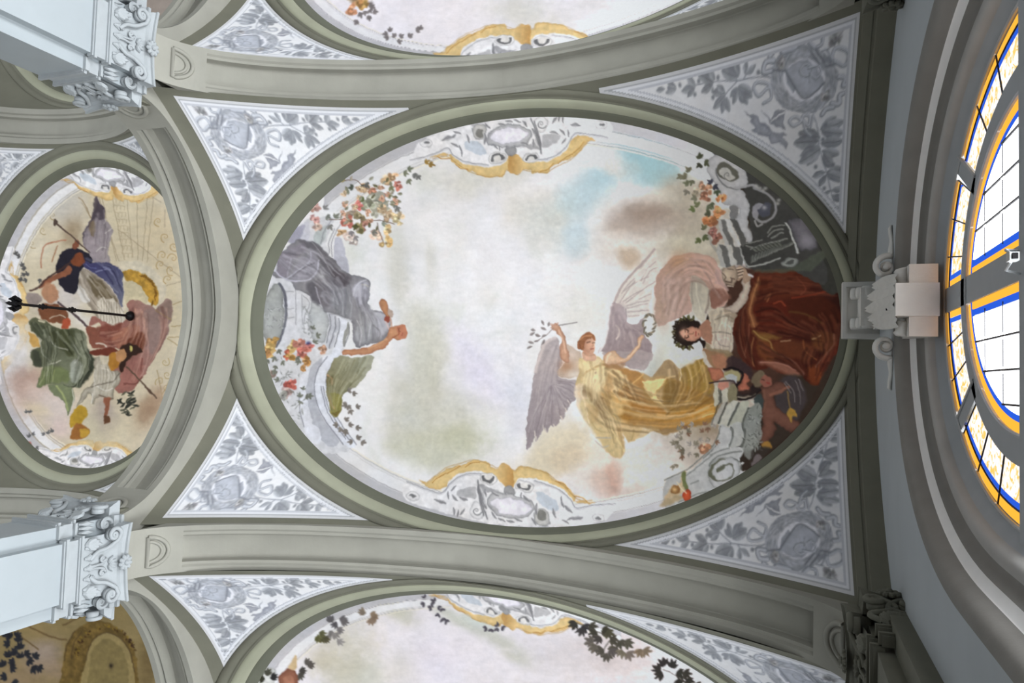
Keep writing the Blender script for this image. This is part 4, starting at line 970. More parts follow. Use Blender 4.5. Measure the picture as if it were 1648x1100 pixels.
k_ = np.clip((.55 - Dm) / .12, 0, 1) * ((Xc > 1190) & (Yc > 290) & (Yc < 745)); cv.C[:] = cv.C * (1 - k_[..., None]) + np.array((44, 36, 30), np.float32) / 255 * k_[..., None]
Xc = np.arange(cv.w)[None, :] + cv.x0; Yc = np.arange(cv.h)[:, None] + cv.y0
msk = ((Xc > 520) | (Yc > 690)) & (Xc < 1150) & ~((Xc < 560) & (Yc < 500) & (Yc > 340))
frame_bands(cv, Dm, msk.astype(np.float32))
cartouche(cv, affine(CK, [C1[:2] + np.array(k) * C1[2] for k in CK]), 'painted_cartouche', 1.0)
# the lower cartouche is the same drawing turned over
cartouche(cv, affine(CK, [(1000 - 70 + 0 * 0, 818), (824, 752), (712, 795), (821, 812)]), 'painted_cartouche#2', 1.0)

# --- left: stone balustrade the grey woman leans over
cv.part = 'painted_balustrade'
cv.fill(P(L1, '110,1000 70,800 100,600 200,400 330,230 430,100 520,-40 760,-60 700,100 690,180 740,300 900,480 930,700 900,900 880,1000 850,1100 860,1180 700,1300 690,1500 760,1750 900,2000 560,2000 300,1600 180,1300'), (206, 208, 213), 1)
cv.fill(P(L1, '400,60 520,-20 540,60 520,160 470,140 380,180'), (196, 197, 208)); cv.fill(P(L1, '330,130 430,30 500,10 470,110 400,180'), (150, 150, 168), 2, .8)
cv.fill(P(L1, '570,170 600,60 690,20 680,90 640,200'), (176, 184, 184), 1)
for q in ('740,290 735,180 780,60 860,-40', '715,260 712,160 760,50', '640,180 670,70 740,-40'): cv.line(P(L1, q), (130, 131, 140), 1.3, .9)
cv.fill(P(L1, '770,130 830,150 870,300 885,430 840,470 780,380 750,310'), (180, 182, 196), 1.5); cv.fill(P(L1, '790,320 850,300 880,400 870,460 800,400'), (168, 170, 182), 1.5)
# curved steps and rail
for pts, c in (('700,800 780,820 800,900 770,1000 740,1100 690,1080 720,950', (188, 190, 198)), ('800,830 880,870 885,940 850,1050 800,1160 740,1150 790,1000', (216, 220, 230)), ('870,890 895,900 890,960 850,1090 830,1060', (146, 147, 142))): cv.fill(P(L1, pts), c, 1)
for q in ('715,800 725,900 690,1060', '770,825 765,930 715,1100', '800,840 800,940 760,1090', '890,900 890,980 850,1090'): cv.line(P(L1, q), (110, 112, 118), 1.4, .9)
cv.fill(P(L3, '700,290 830,275 800,310 740,360 690,440 690,560 720,680 760,800 860,960 960,1090 860,1090 700,900 610,740 580,560 600,430 640,350'), (214, 218, 228), 1)
cv.fill(P(L3, '600,330 660,320 610,420 580,560 600,720 680,880 800,1060 700,1090 560,900 510,700 500,560 530,440'), (178, 181, 190), 1); cv.fill(P(L3, '450,620 470,450 540,400 510,560 520,700 560,860 640,1000 600,1090 500,960 460,780'), (214, 217, 226), 1)
for q in ('700,300 620,400 585,540 600,700 690,880 840,1080', '740,360 690,470 690,580 740,760 850,940 960,1080', '450,640 455,760 490,920', '660,560 690,700 760,850 890,1040', '640,560 670,700 740,860 860,1030'): cv.line(P(L3, q), (112, 114, 124), 1.3, .9)
# carved recess with shell and urn
cv.fill(P(L1, '115,830 130,700 180,590 250,530 290,560 310,700 320,820 300,950 240,1060 150,1050'), (166, 170, 168), 1.2, rim=((120, 124, 122), 3)); cv.fill(P(L1, '330,600 420,600 430,900 380,1050 310,1020 335,850'), (206, 207, 212), 1)
for q in ('270,530 310,600 330,720 330,860 290,1000 250,1090', '280,540 320,620 335,730'): cv.line(P(L1, q), (96, 98, 108), 4, .9)
for q in ('330,605 400,600', '340,760 400,755', '340,835 400,830', '420,560 420,900', '470,630 480,900', '480,640 540,700 500,820 490,960'): cv.line(P(L1, q), (140, 142, 146), 1.3, .8)
cv.fill(P(L1, '560,690 640,740 700,800 700,950 660,1060 560,1000 530,860'), (186, 190, 192), 1, rim=((150, 154, 156), 3))
for i_ in range(26):
    x, y = 130 + 180 * rng.random(), 740 + 180 * rng.random(); cv.leaf(*P(L1, '%f,%f' % (x, y))[0], rng.random() * 6, 6, 3, (190, 192, 194), (120, 124, 124), vein=False)
    x, y = 490 + 60 * rng.random(), 720 + 330 * rng.random(); cv.leaf(*P(L1, '%f,%f' % (x, y))[0], rng.random() * 6, 6, 3, (196, 198, 200), (130, 134, 134), vein=False)
for i_ in range(46):
    y = 300 + 600 * rng.random(); x = 160 + max(0, y - 300) * .38 + 240 * rng.random() * (1 - abs(y - 560) / 900); cv.leaf(*P(L3, '%f,%f' % (x, y))[0], rng.random() * 6, 5 + 4 * rng.random(), 2.4, (206, 208, 210), (112, 116, 114), vein=False)
# --- grey woman
cv.part = 'painted_reclining_woman/robe'
cv.fill(P(L1, '205,400 240,430 260,290 330,230 400,170 450,135 540,160 640,200 720,280 790,370 880,440 960,465 1030,480 1080,540 1070,640 1050,720 1100,760 1180,780 1260,860 1240,960 1180,1050 1080,1060 960,1100 930,1040 920,900 880,850 800,820 700,790 630,720 540,640 430,580 380,520 330,500 260,480 210,450'), (140, 139, 144), 1.2, rim=((112, 112, 118), 4))
for pts, c in (('450,140 560,170 640,210 720,290 790,390 830,470 880,520 800,560 720,500 650,380 600,280 520,220', (96, 94, 100)), ('760,400 870,450 900,490 850,560 790,540 750,470', (84, 78, 84)), ('520,540 580,500 620,600 650,700 600,720 550,640', (92, 90, 98)), ('260,300 330,240 480,170 500,250 420,300 370,380 320,480 250,420', (132, 126, 138)), ('370,480 450,330 560,260 610,330 600,430 520,490 420,505', (150, 148, 160)), ('600,500 680,470 760,560 750,700 660,740 600,600', (110, 106, 112)), ('640,420 700,520 760,580 700,560 640,490', (168, 170, 172)), ('740,600 880,590 910,740 900,840 800,800 740,720', (136, 138, 142)), ('930,560 1000,500 1060,540 1060,640 1000,720 940,660', (172, 172, 184)), ('1000,740 1100,760 1120,900 1060,1040 960,1040 960,880', (158, 160, 164)), ('1120,780 1240,850 1220,960 1140,1000', (180, 180, 188))): cv.fill(P(L1, pts), c, 5, .85)
for q, c, w in (('230,410 300,480 400,510 520,500 600,430 620,330', (196, 196, 212), 2.5), ('340,470 360,380 380,310', (176, 172, 186), 1.6), ('390,470 480,400 580,350', (106, 104, 112), 2), ('330,490 420,430 540,330 550,250', (184, 184, 198), 2), ('560,170 640,260 700,380 760,460', (150, 146, 152), 1.5), ('640,430 690,510 750,570 755,690', (182, 184, 188), 1.6), ('590,560 620,650 640,720', (180, 178, 190), 1.6), ('930,640 950,560 1000,510 1040,500', (206, 206, 214), 1.8), ('700,790 800,820 880,860 910,860', (186, 188, 194), 2), ('880,600 910,720 900,850', (164, 166, 170), 1.2), ('960,860 1000,960 980,1080', (190, 188, 192), 1.6), ('1040,800 1080,880 1060,1000', (190, 190, 194), 1.5), ('1100,900 1160,960 1150,1040', (124, 122, 124), 2), ('1000,540 1040,545 1060,560', (210, 204, 180), 1.4)): cv.line(P(L1, q), c, w, .8, 1.5)
RW = 'painted_reclining_woman/robe'
for a, b_, n in (('250,300 330,400 420,480 560,470', '300,230 420,240 540,260 610,380', 18), ('460,150 600,220 720,330 860,470', '540,540 620,640 700,720 800,800', 26), ('620,480 700,560 760,660 780,780', '880,480 920,600 920,760 900,860', 16), ('940,500 940,640 960,800 980,1040', '1070,560 1080,740 1180,880 1180,1020', 20)):
    cv.folds(RW, P(L1, a), P(L1, b_), n, (92, 90, 98), (190, 190, 200), 4, .34, 2.8)
cv.part = 'painted_reclining_woman/skin'
cv.fill(P(L2, '620,320 650,285 700,300 720,360 725,430 725,500 690,520 670,440 635,390'), (186, 132, 92), 1.2, rim=((140, 92, 66), 2)); cv.fill(P(L2, '720,390 760,410 765,470 740,490 720,460'), (176, 156, 142), 1.5)
cv.fill(P(L2, '670,500 710,480 730,520 710,550 680,530'), (150, 76, 60), 1.2); cv.line(P(L2, '690,540 720,590 730,620'), (200, 180, 178), 3, .9); cv.line(P(L2, '740,500 760,590'), (196, 160, 140), 3, .9)
cv.fill(P(L2, '740,600 800,580 850,570 890,565 930,620 930,690 880,735 820,740 770,720 730,760 700,800 650,850 560,870 480,900 380,905 290,900 220,905 230,850 330,840 480,820 560,790 660,750 700,700 720,650'), (196, 142, 104), 1.2, rim=((158, 102, 74), 2.5))
cv.fill(P(L2, '820,590 890,565 935,640 920,700 870,740 830,720 820,650'), (190, 122, 92), 1.5); cv.line(P(L2, '770,710 830,680 840,640 830,600'), (150, 88, 62), 2, .8); cv.line(P(L2, '850,600 840,640 860,650'), (120, 74, 58), 1.2, .7); cv.line(P(L2, '870,690 880,660'), (150, 74, 62), 1.3, .8); cv.line(P(L2, '500,830 620,780 700,730'), (214, 168, 124), 3, .6)
cv.part = 'painted_reclining_woman/green_cloth'
cv.fill(P(L3, '820,290 870,300 960,310 1060,290 1110,300 1080,400 1000,520 920,590 840,640 830,760 770,840 740,800 710,700 690,600 690,480 720,390 770,320'), (134, 130, 98), 1.2, grad=((158, 160, 140), tuple(P(L3, '760,500')[0]), tuple(P(L3, '1040,420')[0])))
cv.fill(P(L3, '720,640 800,630 830,650 825,760 765,840 730,790'), (140, 134, 60), 2, .8); cv.fill(P(L3, '690,470 760,480 740,560 700,560'), (110, 96, 62), 2, .7); cv.fill(P(L3, '730,800 820,770 770,840'), (110, 96, 48), 1.5, .8)
for q, c, w in (('720,650 730,720 760,760', (190, 156, 110), 3), ('700,460 740,500 740,540', (196, 152, 110), 3), ('850,320 800,420 760,560', (160, 160, 126), 2), ('940,330 880,460 800,600', (112, 108, 80), 2), ('1020,320 960,460 860,590', (172, 174, 152), 2), ('900,320 860,420', (176, 178, 150), 1.5), ('980,420 900,560', (120, 118, 92), 1.6)): cv.line(P(L3, q), c, w, .7, 1.6)
cv.folds('painted_reclining_woman/green_cloth', P(L3, '800,320 740,420 700,540 740,780'), P(L3, '1080,310 1000,470 880,600 800,760'), 22, (96, 94, 62), (176, 176, 146), 3.6, .36)
# --- flowers on the balustrade and the garland above
cv.part = 'painted_flowers'
for x, y, r, c in ((200, 150, 9, (190, 142, 62)), (190, 240, 10, (200, 158, 80)), (150, 260, 8, (172, 120, 60)), (380, 220, 11, (206, 168, 92)), (450, 190, 9, (206, 120, 104)), (480, 260, 9, (196, 96, 84)), (540, 220, 9, (190, 92, 82)), (340, 280, 7, (178, 74, 46)), (370, 300, 8, (196, 140, 60)), (500, 340, 9, (186, 128, 56)), (485, 400, 6, (168, 116, 60)), (660, 235, 7, (176, 128, 100)), (370, 540, 9, (196, 76, 66)), (340, 610, 9, (176, 150, 146)), (300, 640, 9, (140, 144, 140)), (210, 450, 7, (160, 140, 130))): cv.flower(*P(L3, '%f,%f' % (x, y))[0], r, c)
cv.blob(*P(L3, '530,180')[0], 4, 3, (60, 70, 120), .9)
for x, y, a in ((230, 300, 2), (260, 240, 1), (180, 330, 2.4), (240, 380, 1.8), (290, 340, .8), (420, 300, .9), (440, 330, 1.8), (580, 180, 5.6), (560, 60, 5.2), (600, 120, -.4), (240, 420, 2.2), (270, 510, 3.4), (460, 660, 4.6), (500, 650, .2), (480, 600, 5), (470, 690, 2), (530, 650, 0)): cv.spray(*P(L3, '%f,%f' % (x, y))[0], a, 3, 9, 3.4, (140, 144, 130), 1.6)
cv.part = 'painted_garland'
for x, y, r, c in ((700, 420, 9, (190, 140, 88)), (760, 440, 8, (196, 120, 90)), (840, 480, 9, (206, 132, 112)), (900, 320, 10, (206, 168, 120)), (960, 300, 8, (204, 160, 116)), (990, 380, 8, (200, 104, 88)), (640, 570, 9, (196, 92, 88)), (580, 620, 8, (172, 150, 130)), (540, 690, 10, (196, 98, 80)), (700, 740, 8, (160, 104, 88)), (800, 520, 17, (176, 184, 168)), (820, 600, 14, (196, 200, 184)), (740, 560, 10, (146, 156, 132)), (660, 660, 9, (142, 128, 92)), (650, 740, 9, (126, 118, 66)), (920, 660, 9, (212, 180, 128)), (1000, 670, 10, (222, 200, 150)), (900, 770, 9, (220, 186, 124)), (790, 820, 9, (222, 190, 170)), (890, 890, 10, (216, 170, 98)), (260, 580, 9, (206, 156, 146)), (260, 680, 8, (200, 140, 136)), (280, 740, 8, (206, 176, 162)), (490, 790, 7, (190, 150, 100)), (560, 840, 9, (214, 196, 186)), (600, 880, 8, (206, 190, 186))): cv.flower(*P(L4, '%f,%f' % (x, y))[0], r, c)
for x, y, a, c in ((1040, 270, .2, (150, 156, 130)), (1080, 240, -.3, (140, 148, 126)), (1130, 280, .6, (140, 142, 140)), (1160, 290, .9, (146, 146, 144)), (1080, 330, 1, (144, 150, 124)), (960, 540, .8, (140, 142, 138)), (980, 570, 1, (146, 146, 140)), (690, 510, 3.6, (120, 134, 84)), (850, 710, .2, (166, 176, 160)), (760, 790, .3, (150, 148, 138)), (580, 780, 1.4, (150, 146, 150)), (610, 830, 1, (160, 156, 156)), (620, 720, 1.8, (96, 98, 60)), (600, 390, 3, (96, 104, 92)), (660, 390, .3, (90, 98, 90)), (700, 370, .6, (120, 122, 118)), (560, 420, 2.6, (150, 156, 134)), (520, 330, 3.4, (176, 166, 104)), (340, 590, 5.4, (150, 150, 150)), (350, 650, .4, (146, 150, 140)), (430, 660, 5.6, (150, 154, 138)), (380, 730, 1, (156, 156, 152)), (1230, 175, -.4, (186, 150, 76)), (1270, 185, .3, (168, 134, 66)), (900, 470, 0, (176, 178, 150)), (920, 390, .8, (150, 152, 110))): cv.spray(*P(L4, '%f,%f' % (x, y))[0], a, 3, 10, 4, c, 1.5)
for q in ('520,335 620,330 700,400 760,410 860,400', '380,680 500,680', '810,710 830,800 860,870', '730,690 860,690 960,720'): cv.line(P(L4, q), (104, 84, 72), 1.4, .85)
for k in range(70):
    x, y = 470 + 520 * rng.random(), 330 + 520 * rng.random()
    if abs(y - (1000 - x * .72 - 60)) < 200 or (x > 620 and y < 780 and x + y < 1560):
        q = P(L4, '%f,%f' % (x, y))[0]
        if k % 3: cv.leaf(q[0], q[1], rng.random() * 6, 9, 4.5, [(150, 150, 124), (172, 172, 152), (120, 116, 84), (186, 176, 156)][k % 4], vein=False)
        else: cv.flower(q[0], q[1], 5, [(206, 150, 120), (214, 180, 140), (190, 110, 90)][k % 3 if k % 2 else 1])
cv.part = 'painted_leaf_spray'
for x, y, a in ((880, 610, -.6), (920, 630, 0), (870, 720, 2.8), (870, 740, .4), (950, 745, -.3), (900, 770, 1.2), (860, 870, -.8), (890, 910, -.2), (950, 930, 0), (790, 900, 3), (850, 940, 1.4), (830, 930, 2.4), (860, 960, 1.7), (920, 1050, 3), (960, 1030, -.6), (1000, 1050, .4)): cv.spray(*P(L3, '%f,%f' % (x, y))[0], a, 3, 9, 4, (150, 142, 134), 1.5)

# --- the winged figure
F1 = (214, 172, 144)
cv.part = 'painted_angel/wing'
cv.fill(P(A1, '300,195 240,215 195,250 165,340 130,480 110,620 85,800 78,1000 92,1030 128,960 142,922 158,966 205,880 224,904 262,850 288,862 330,800 345,806 372,745 400,690 432,660 440,600 452,520 380,512 310,492 318,425 345,380 332,290'), (170, 159, 160), 1.2, grad=((150, 139, 143), tuple(P(A1, '260,300')[0]), tuple(P(A1, '160,900')[0])))
cv.line(P(A1, '290,200 215,245 165,380 145,450'), (212, 200, 196), 5, .7, 3)
for q in ('255,560 190,680 120,820 88,1000', '255,560 200,720 150,900', '260,560 240,720 205,870', '262,560 270,700 262,840', '265,555 310,680 330,790', '270,550 340,650 375,735', '275,545 360,610 402,680', '280,540 380,580 440,620', '285,530 380,545 448,580', '300,520 450,540'): cv.line(P(A1, q), (132, 121, 126), 1.6, .75, 1.6)
for q in ('230,560 140,760 95,900', '250,600 190,780 170,880', '262,620 255,740', '290,640 315,740', '320,650 360,720', '340,600 410,660'): cv.line(P(A1, q), (188, 178, 178), 1.4, .6, 1.5)
for q in ('142,925 140,890', '158,966 150,930', '205,880 200,850', '225,905 215,870', '290,862 280,840', '345,806 330,780', '400,690 380,660', '375,745 368,720'): cv.line(P(A1, q), (224, 214, 200), 1.6, .8)
cv.fill(P(A1, '370,258 430,280 480,335 475,470 400,500 320,495 310,440 390,350'), (188, 168, 152), 1.5); cv.blob(*P(A1, '375,415')[0], 13, 12, (176, 132, 100), .8); cv.blob(*P(A1, '430,470')[0], 12, 7, (214, 204, 190), .9); cv.blob(*P(A1, '420,320')[0], 8, 10, (206, 190, 178), .8)
cv.part = 'painted_angel/wing#2'
cv.fill(P(A2, '750,70 775,130 795,190 800,290 780,390 740,500 705,600 695,690 560,745 480,742 470,690 440,640 380,600 395,500 470,375 600,240 690,140'), (200, 192, 184), 1.5, .8)
for q in ('745,80 690,150 600,245 480,370 410,470 365,570'): pass
for q, w in (('750,70 690,150 600,245 480,370 410,465 350,610', 4), ('415,600 470,500 560,380', 1.4), ('440,590 540,520 640,470', 1.4), ('470,600 600,500 760,385', 1.4), ('480,625 600,590 700,570', 1.2), ('485,650 600,620 690,605', 1.2), ('490,690 600,680 690,668', 1.4), ('430,500 500,410 560,360', 1.2), ('640,400 720,280 780,250', 1.2), ('620,380 700,250 770,190', 1.2), ('450,480 560,400 700,340', 1.2), ('500,730 600,720', 1.4), ('600,560 720,510', 1)): cv.line(P(A2, q), (150, 133, 132) if w < 3 else (158, 140, 138), w, .75, 1.4)
for q in ('430,590 520,470 700,260', '460,610 620,540 750,440', '480,665 640,645', '560,330 650,240 740,140'): cv.line(P(A2, q), (224, 216, 208), 1.8, .6, 1.5)
cv.fill(P(A2, '340,600 400,608 450,650 475,720 482,790 560,812 645,755 650,900 700,960 720,1000 730,1090 640,1200 520,1240 260,1090 200,1090 262,985 282,890 292,770 312,680'), (160, 145, 147), 1.3, grad=((142, 127, 130), tuple(P(A2, '400,700')[0]), tuple(P(A2, '480,1100')[0])))
cv.line(P(A2, '330,620 300,740 288,880 262,985 215,1080'), (226, 224, 226), 4, .8, 2); cv.line(P(A2, '378,820 405,860 400,915 378,950'), (212, 200, 190), 3, .85); cv.blob(*P(A2, '420,690')[0], 9, 14, (172, 158, 162), .8); cv.line(P(A2, '470,660 478,760 440,840'), (128, 113, 118), 2, .6, 2); cv.line(P(A2, '520,860 600,880 640,850'), (128, 113, 116), 2.4, .5, 2)
cv.fill(P(A1, '640,320 760,310 900,300 1012,318 990,380 950,440 880,432 780,400'), (158, 146, 147), 2, .9)
cv.part = 'painted_angel/robe'
cv.fill(P(G3, '300,735 335,690 400,655 440,650 520,690 600,705 640,720 700,648 735,660 765,690 870,640 888,690 915,740 925,800 935,860 905,930 850,945 780,960 700,990 640,970 590,962 560,1012 522,1018 505,985 505,1085 445,1082 400,1010 350,930 320,860 300,800'), (190, 158, 108), 3.0, grad=((118, 94, 60), tuple(P(G3, '520,820')[0]), tuple(P(G3, '900,800')[0])))
cv.fill(P(A1, '465,350 500,352 545,372 610,342 650,390 690,470 665,570 630,610 600,700 540,690 500,600 450,540 470,430'), (212, 194, 146), 1.4, rim=((186, 158, 110), 3)); cv.blob(*P(A1, '570,520')[0], 14, 18, (228, 214, 172), .9); cv.blob(*P(A1, '500,395')[0], 8, 9, (228, 212, 160), .9); cv.blob(*P(A1, '600,375')[0], 9, 7, (222, 200, 160), .9)
cv.fill(P(A1, '440,560 510,560 540,690 560,820 520,840 480,760 440,670'), (216, 196, 168), 3, .8); cv.fill(P(A1, '700,420 800,480 780,560 760,640 690,600 660,540'), (222, 194, 140), 3, .8)
cv.fill(P(A1, '640,620 720,600 820,660 850,720 860,790 820,835 760,800 680,730'), (206, 160, 92), 4, .8); cv.fill(P(A1, '760,430 900,450 960,520 980,620 1040,690 900,650 780,640 740,640 780,560 830,520'), (168, 118, 62), 4, .8)
cv.fill(P(A1, '820,640 960,650 1100,740 1100,800 960,760 860,720'), (160, 104, 40), 4, .8); cv.fill(P(A1, '850,740 1000,780 1100,800 1100,880 960,840 860,830'), (184, 132, 58), 4, .8)
cv.fill(P(G3, '595,745 705,738 650,800 692,858 630,820 600,770'), (214, 188, 128), 1.2); cv.fill(P(G3, '640,720 700,650 745,670 762,700 745,720 720,735 690,720'), (150, 126, 92), 1.5, .9); cv.fill(P(G3, '770,690 868,642 890,700 915,740 900,800 830,790 770,770'), (140, 110, 46), 4, .8)
cv.fill(P(G3, '700,740 780,750 900,820 930,860 900,925 800,940 740,890 690,850'), (142, 104, 44), 5, .75); cv.fill(P(G3, '470,850 560,880 700,890 850,860 920,850 900,920 760,955 600,930 500,920'), (182, 128, 50), 6, .8); cv.fill(P(G3, '310,830 420,850 500,930 470,960 505,1080 445,1080 380,990 330,920'), (198, 178, 130), 4, .85); cv.fill(P(G3, '590,962 640,968 560,1012 522,1018 505,960'), (196, 170, 120), 2, .8)
for q, c, w in (('520,455 600,415 670,400 700,430', (176, 142, 92), 2.5), ('500,480 540,440 610,420', (200, 166, 112), 2), ('640,600 740,640 860,670 960,690', (224, 190, 122), 2.2), ('690,480 670,540 640,600', (190, 150, 96), 2), ('740,640 800,560 860,540 940,470', (216, 178, 110), 2), ('650,720 740,800 800,830', (222, 186, 118), 2), ('560,820 600,880 680,900', (176, 152, 104), 2), ('600,700 590,800 640,860', (188, 156, 106), 2), ('680,780 720,900 800,1040', (220, 198, 140), 2.4), ('860,830 870,900 850,960', (170, 142, 90), 2), ('480,600 520,720 540,830', (226, 208, 176), 2), ('600,940 700,940', (166, 158, 148), 2.4), ('590,965 640,1010 680,1000', (170, 164, 154), 1.8)): cv.line(P(A1, q), c, w, .75, 1.8)
for q, c, w in (('595,745 660,745 740,720', (232, 206, 148), 1.6), ('650,800 690,760 740,735', (176, 142, 80), 2), ('600,770 640,830 692,858', (232, 208, 150), 1.6), ('880,700 830,780 740,860 700,900', (118, 84, 34), 3), ('930,800 860,850 780,900 650,930', (120, 84, 36), 3), ('900,780 800,830 720,870', (168, 128, 62), 2.5), ('920,880 800,930 700,960', (172, 126, 56), 2.5), ('870,642 850,700 800,740', (170, 140, 70), 2), ('765,690 770,720 762,740', (226, 216, 196), 1.8)): cv.line(P(G3, q), c, w, .7, 1.8)
R_ = 'painted_angel/robe'
for a, b_, n in (('330,760 470,840 640,880 800,880 930,830', '320,860 420,960 560,980 700,985 900,930', 26), ('430,660 520,740 640,790 760,800', '420,800 560,850 700,870 900,850', 20), ('700,660 720,760 700,850', '880,650 900,780 800,900', 18), ('320,720 340,800 400,900 460,1070', '440,800 480,900 510,960 510,1080', 18), ('390,660 380,760 430,830', '520,700 560,780 600,850', 14)):
    cv.folds(R_, P(G3, a), P(G3, b_), n, (112, 86, 56), (216, 192, 146), 4.4, .36)
for a, b_, n in (('470,370 480,470 470,560 500,690', '660,400 670,480 640,580 600,690', 16),): cv.folds(R_, P(A1, a), P(A1, b_), n, (186, 158, 112), (232, 216, 172), 3.6, .4)
for w_, a, b_, n in (('painted_angel/wing', '280,230 200,400 140,700 90,1000', '330,300 300,520 300,700 290,850', 22), ('painted_angel/wing', '300,520 340,560 400,600 445,610', '260,560 280,700 300,800 330,800', 14)): cv.folds(w_, P(A1, a), P(A1, b_), n, (136, 124, 128), (196, 186, 186), 3, .35)
cv.folds('painted_angel/wing#2', P(A2, '320,640 310,800 280,950 220,1080'), P(A2, '470,700 560,840 640,900 700,1060'), 18, (126, 112, 116), (186, 172, 174), 4, .35)
for txt, c, a in (('470,860 560,900 700,920 860,900 760,950 620,950 520,930', (150, 104, 44), .55), ('600,770 640,830 690,860 640,850 600,810', (150, 118, 66), .7), ('430,790 480,850 500,930 450,900 420,850', (150, 120, 72), .5), ('720,735 760,770 740,830 700,850 690,790', (104, 82, 44), .6)): cv.fill(P(G3, txt), c, 8, a)
for txt, c, a in (('690,470 720,560 680,620 660,560', (176, 136, 88), .6), ('470,430 500,470 480,560 465,500', (180, 150, 104), .6), ('540,690 600,720 600,800 560,830 530,760', (178, 146, 98), .55), ('700,650 780,690 790,760 740,770 700,720', (226, 196, 136), .55)): cv.fill(P(A1, txt), c, 5, a)
cv.line(P(A1, '545,375 560,430 600,440'), (176, 146, 104), 1.6, .6, 1.6); cv.blob(*P(A1, '590,462')[0], 1.6, 1.8, (150, 120, 90), .8)
cv.part = 'painted_angel/arm'
cv.fill(P(A1, '270,110 300,95 325,125 352,170 368,255 395,330 395,385 340,365 325,300 335,210 300,160 270,140'), (196, 152, 124), 1.2, rim=((160, 112, 88), 2)); cv.line(P(A1, '320,150 345,220 370,310'), (222, 184, 156), 3, .7, 2)
for q in ('255,97 285,105', '262,110 285,115', '262,128 290,125', '290,95 300,115', '312,92 310,115'): cv.line(P(A1, q), (190, 150, 130), 1.8, .9)
cv.line(P(A1, '318,110 380,98 452,88'), (120, 112, 112), 1.5, .9)
cv.fill(P(A1, '655,340 690,305 730,305 760,340 800,350 870,290 900,240 915,180 945,190 935,230 915,285 850,350 790,392 720,400 660,395'), (206, 174, 142), 1.2, rim=((170, 128, 100), 2)); cv.line(P(A1, '700,315 680,340 665,385'), (226, 204, 180), 3, .8, 1.5); cv.fill(P(A1, '640,395 720,400 800,392 780,430 700,430'), (150, 108, 72), 3, .7); cv.line(P(A1, '800,360 880,300 920,230'), (226, 196, 166), 2.5, .6, 2)
cv.part = 'painted_angel/head'
cv.fill(P(A1, '495,300 580,320 592,352 545,378 490,350'), (206, 164, 138), 1.3); cv.line(P(A1, '500,310 540,335 580,325'), (164, 116, 92), 2, .6, 2)
cv.fill(P(A1, '490,225 530,200 575,212 588,250 585,290 565,318 540,330 512,312 490,285'), (218, 176, 150), 1.1, grad=((186, 136, 110), tuple(P(A1, '590,240')[0]), tuple(P(A1, '500,260')[0])))
cv.fill(P(A1, '452,240 465,205 505,172 555,170 585,195 588,225 560,205 525,212 505,240 500,285 480,300 458,280'), (154, 100, 68), 1.1, tex=.12); cv.line(P(A1, '470,215 510,190 560,190'), (196, 142, 100), 1.6, .8); cv.line(P(A1, '480,290 470,250'), (118, 74, 52), 1.6, .8)
cv.line(P(A1, '522,240 548,232'), (92, 58, 48), 1.8, .9); cv.line(P(A1, '566,240 582,240'), (92, 58, 48), 1.4, .9); cv.line(P(A1, '565,245 575,262 562,266'), (170, 114, 92), 1.2, .8); cv.line(P(A1, '550,285 575,283'), (160, 84, 74), 1.6, .9)
cv.part = 'painted_angel/laurel_crown'
for k in range(26):
    t = k / 26 * 2 * PI; x, y = 985 + 52 * math.cos(t), 105 + 88 * math.sin(t); cv.leaf(*P(A1, '%f,%f' % (x, y))[0], t + 1.9 + rng.random() * .8, 8, 3.4, (112, 106, 92) if k % 3 else (150, 138, 116), vein=False)
cv.part = 'painted_angel/olive_branch'
cv.line(P(A1, '140,230 210,190 280,130'), (140, 124, 118), 1.3, .8)
for x, y, a in ((150, 150, 3.4), (140, 165, 2.6), (210, 110, 4.2), (225, 145, 3.6), (180, 190, 3.4), (170, 215, 2.8), (225, 175, 2.6), (130, 240, 3.3), (120, 265, 2.8), (240, 120, 5), (210, 215, 2)): cv.leaf(*P(A1, '%f,%f' % (x, y))[0], a, 9, 4, (158, 148, 148), vein=False)

# --- the seated crowned figure with her red robe
cv.part = 'painted_crowned_woman/veil'
cv.fill(P(A3, '-20,380 50,270 150,180 280,150 400,165 480,190 530,260 560,330 580,440 620,520 600,600 480,640 440,560 440,480 380,385 300,345 280,400 290,560 290,660 200,720 100,760 -10,800 -30,600'), (160, 128, 112), 1.5, grad=((172, 142, 130), tuple(P(A3, '200,200')[0]), tuple(P(A3, '80,700')[0])))
cv.blob(*P(A3, '170,240')[0], 14, 18, (170, 128, 92), .7, .4); cv.blob(*P(A3, '120,540')[0], 18, 40, (178, 158, 150), .7, .3); cv.blob(*P(A3, '30,640')[0], 14, 26, (160, 134, 112), .7)
cv.fill(P(A3, '450,480 560,470 640,540 600,580 480,640 440,560'), (110, 74, 62), 4, .85); cv.fill(P(A3, '520,260 560,330 620,480 560,440 500,400'), (150, 124, 122), 3, .6)
cv.fill(P(A3, '290,365 370,380 440,470 455,600 420,690 390,765 330,710 300,640 270,500'), (148, 142, 128), 2, grad=((170, 165, 150), tuple(P(A3, '300,420')[0]), tuple(P(A3, '400,700')[0])))
for q, c, w in (('220,360 300,330 400,380 480,400', (188, 158, 148), 2), ('320,230 420,330 480,440 540,540', (126, 98, 92), 2.4), ('400,220 480,320 530,420 610,480', (176, 146, 138), 2), ('130,380 110,520 60,700', (184, 160, 152), 2.5), ('260,400 190,560 140,740', (150, 122, 110), 2.4), ('450,480 440,580 420,680', (104, 88, 80), 3), ('300,360 290,480 300,600', (126, 116, 104), 2), ('330,420 340,540 380,680', (186, 182, 168), 2), ('280,180 200,260 60,340', (176, 146, 116), 2)): cv.line(P(A3, q), c, w, .65, 2.2)
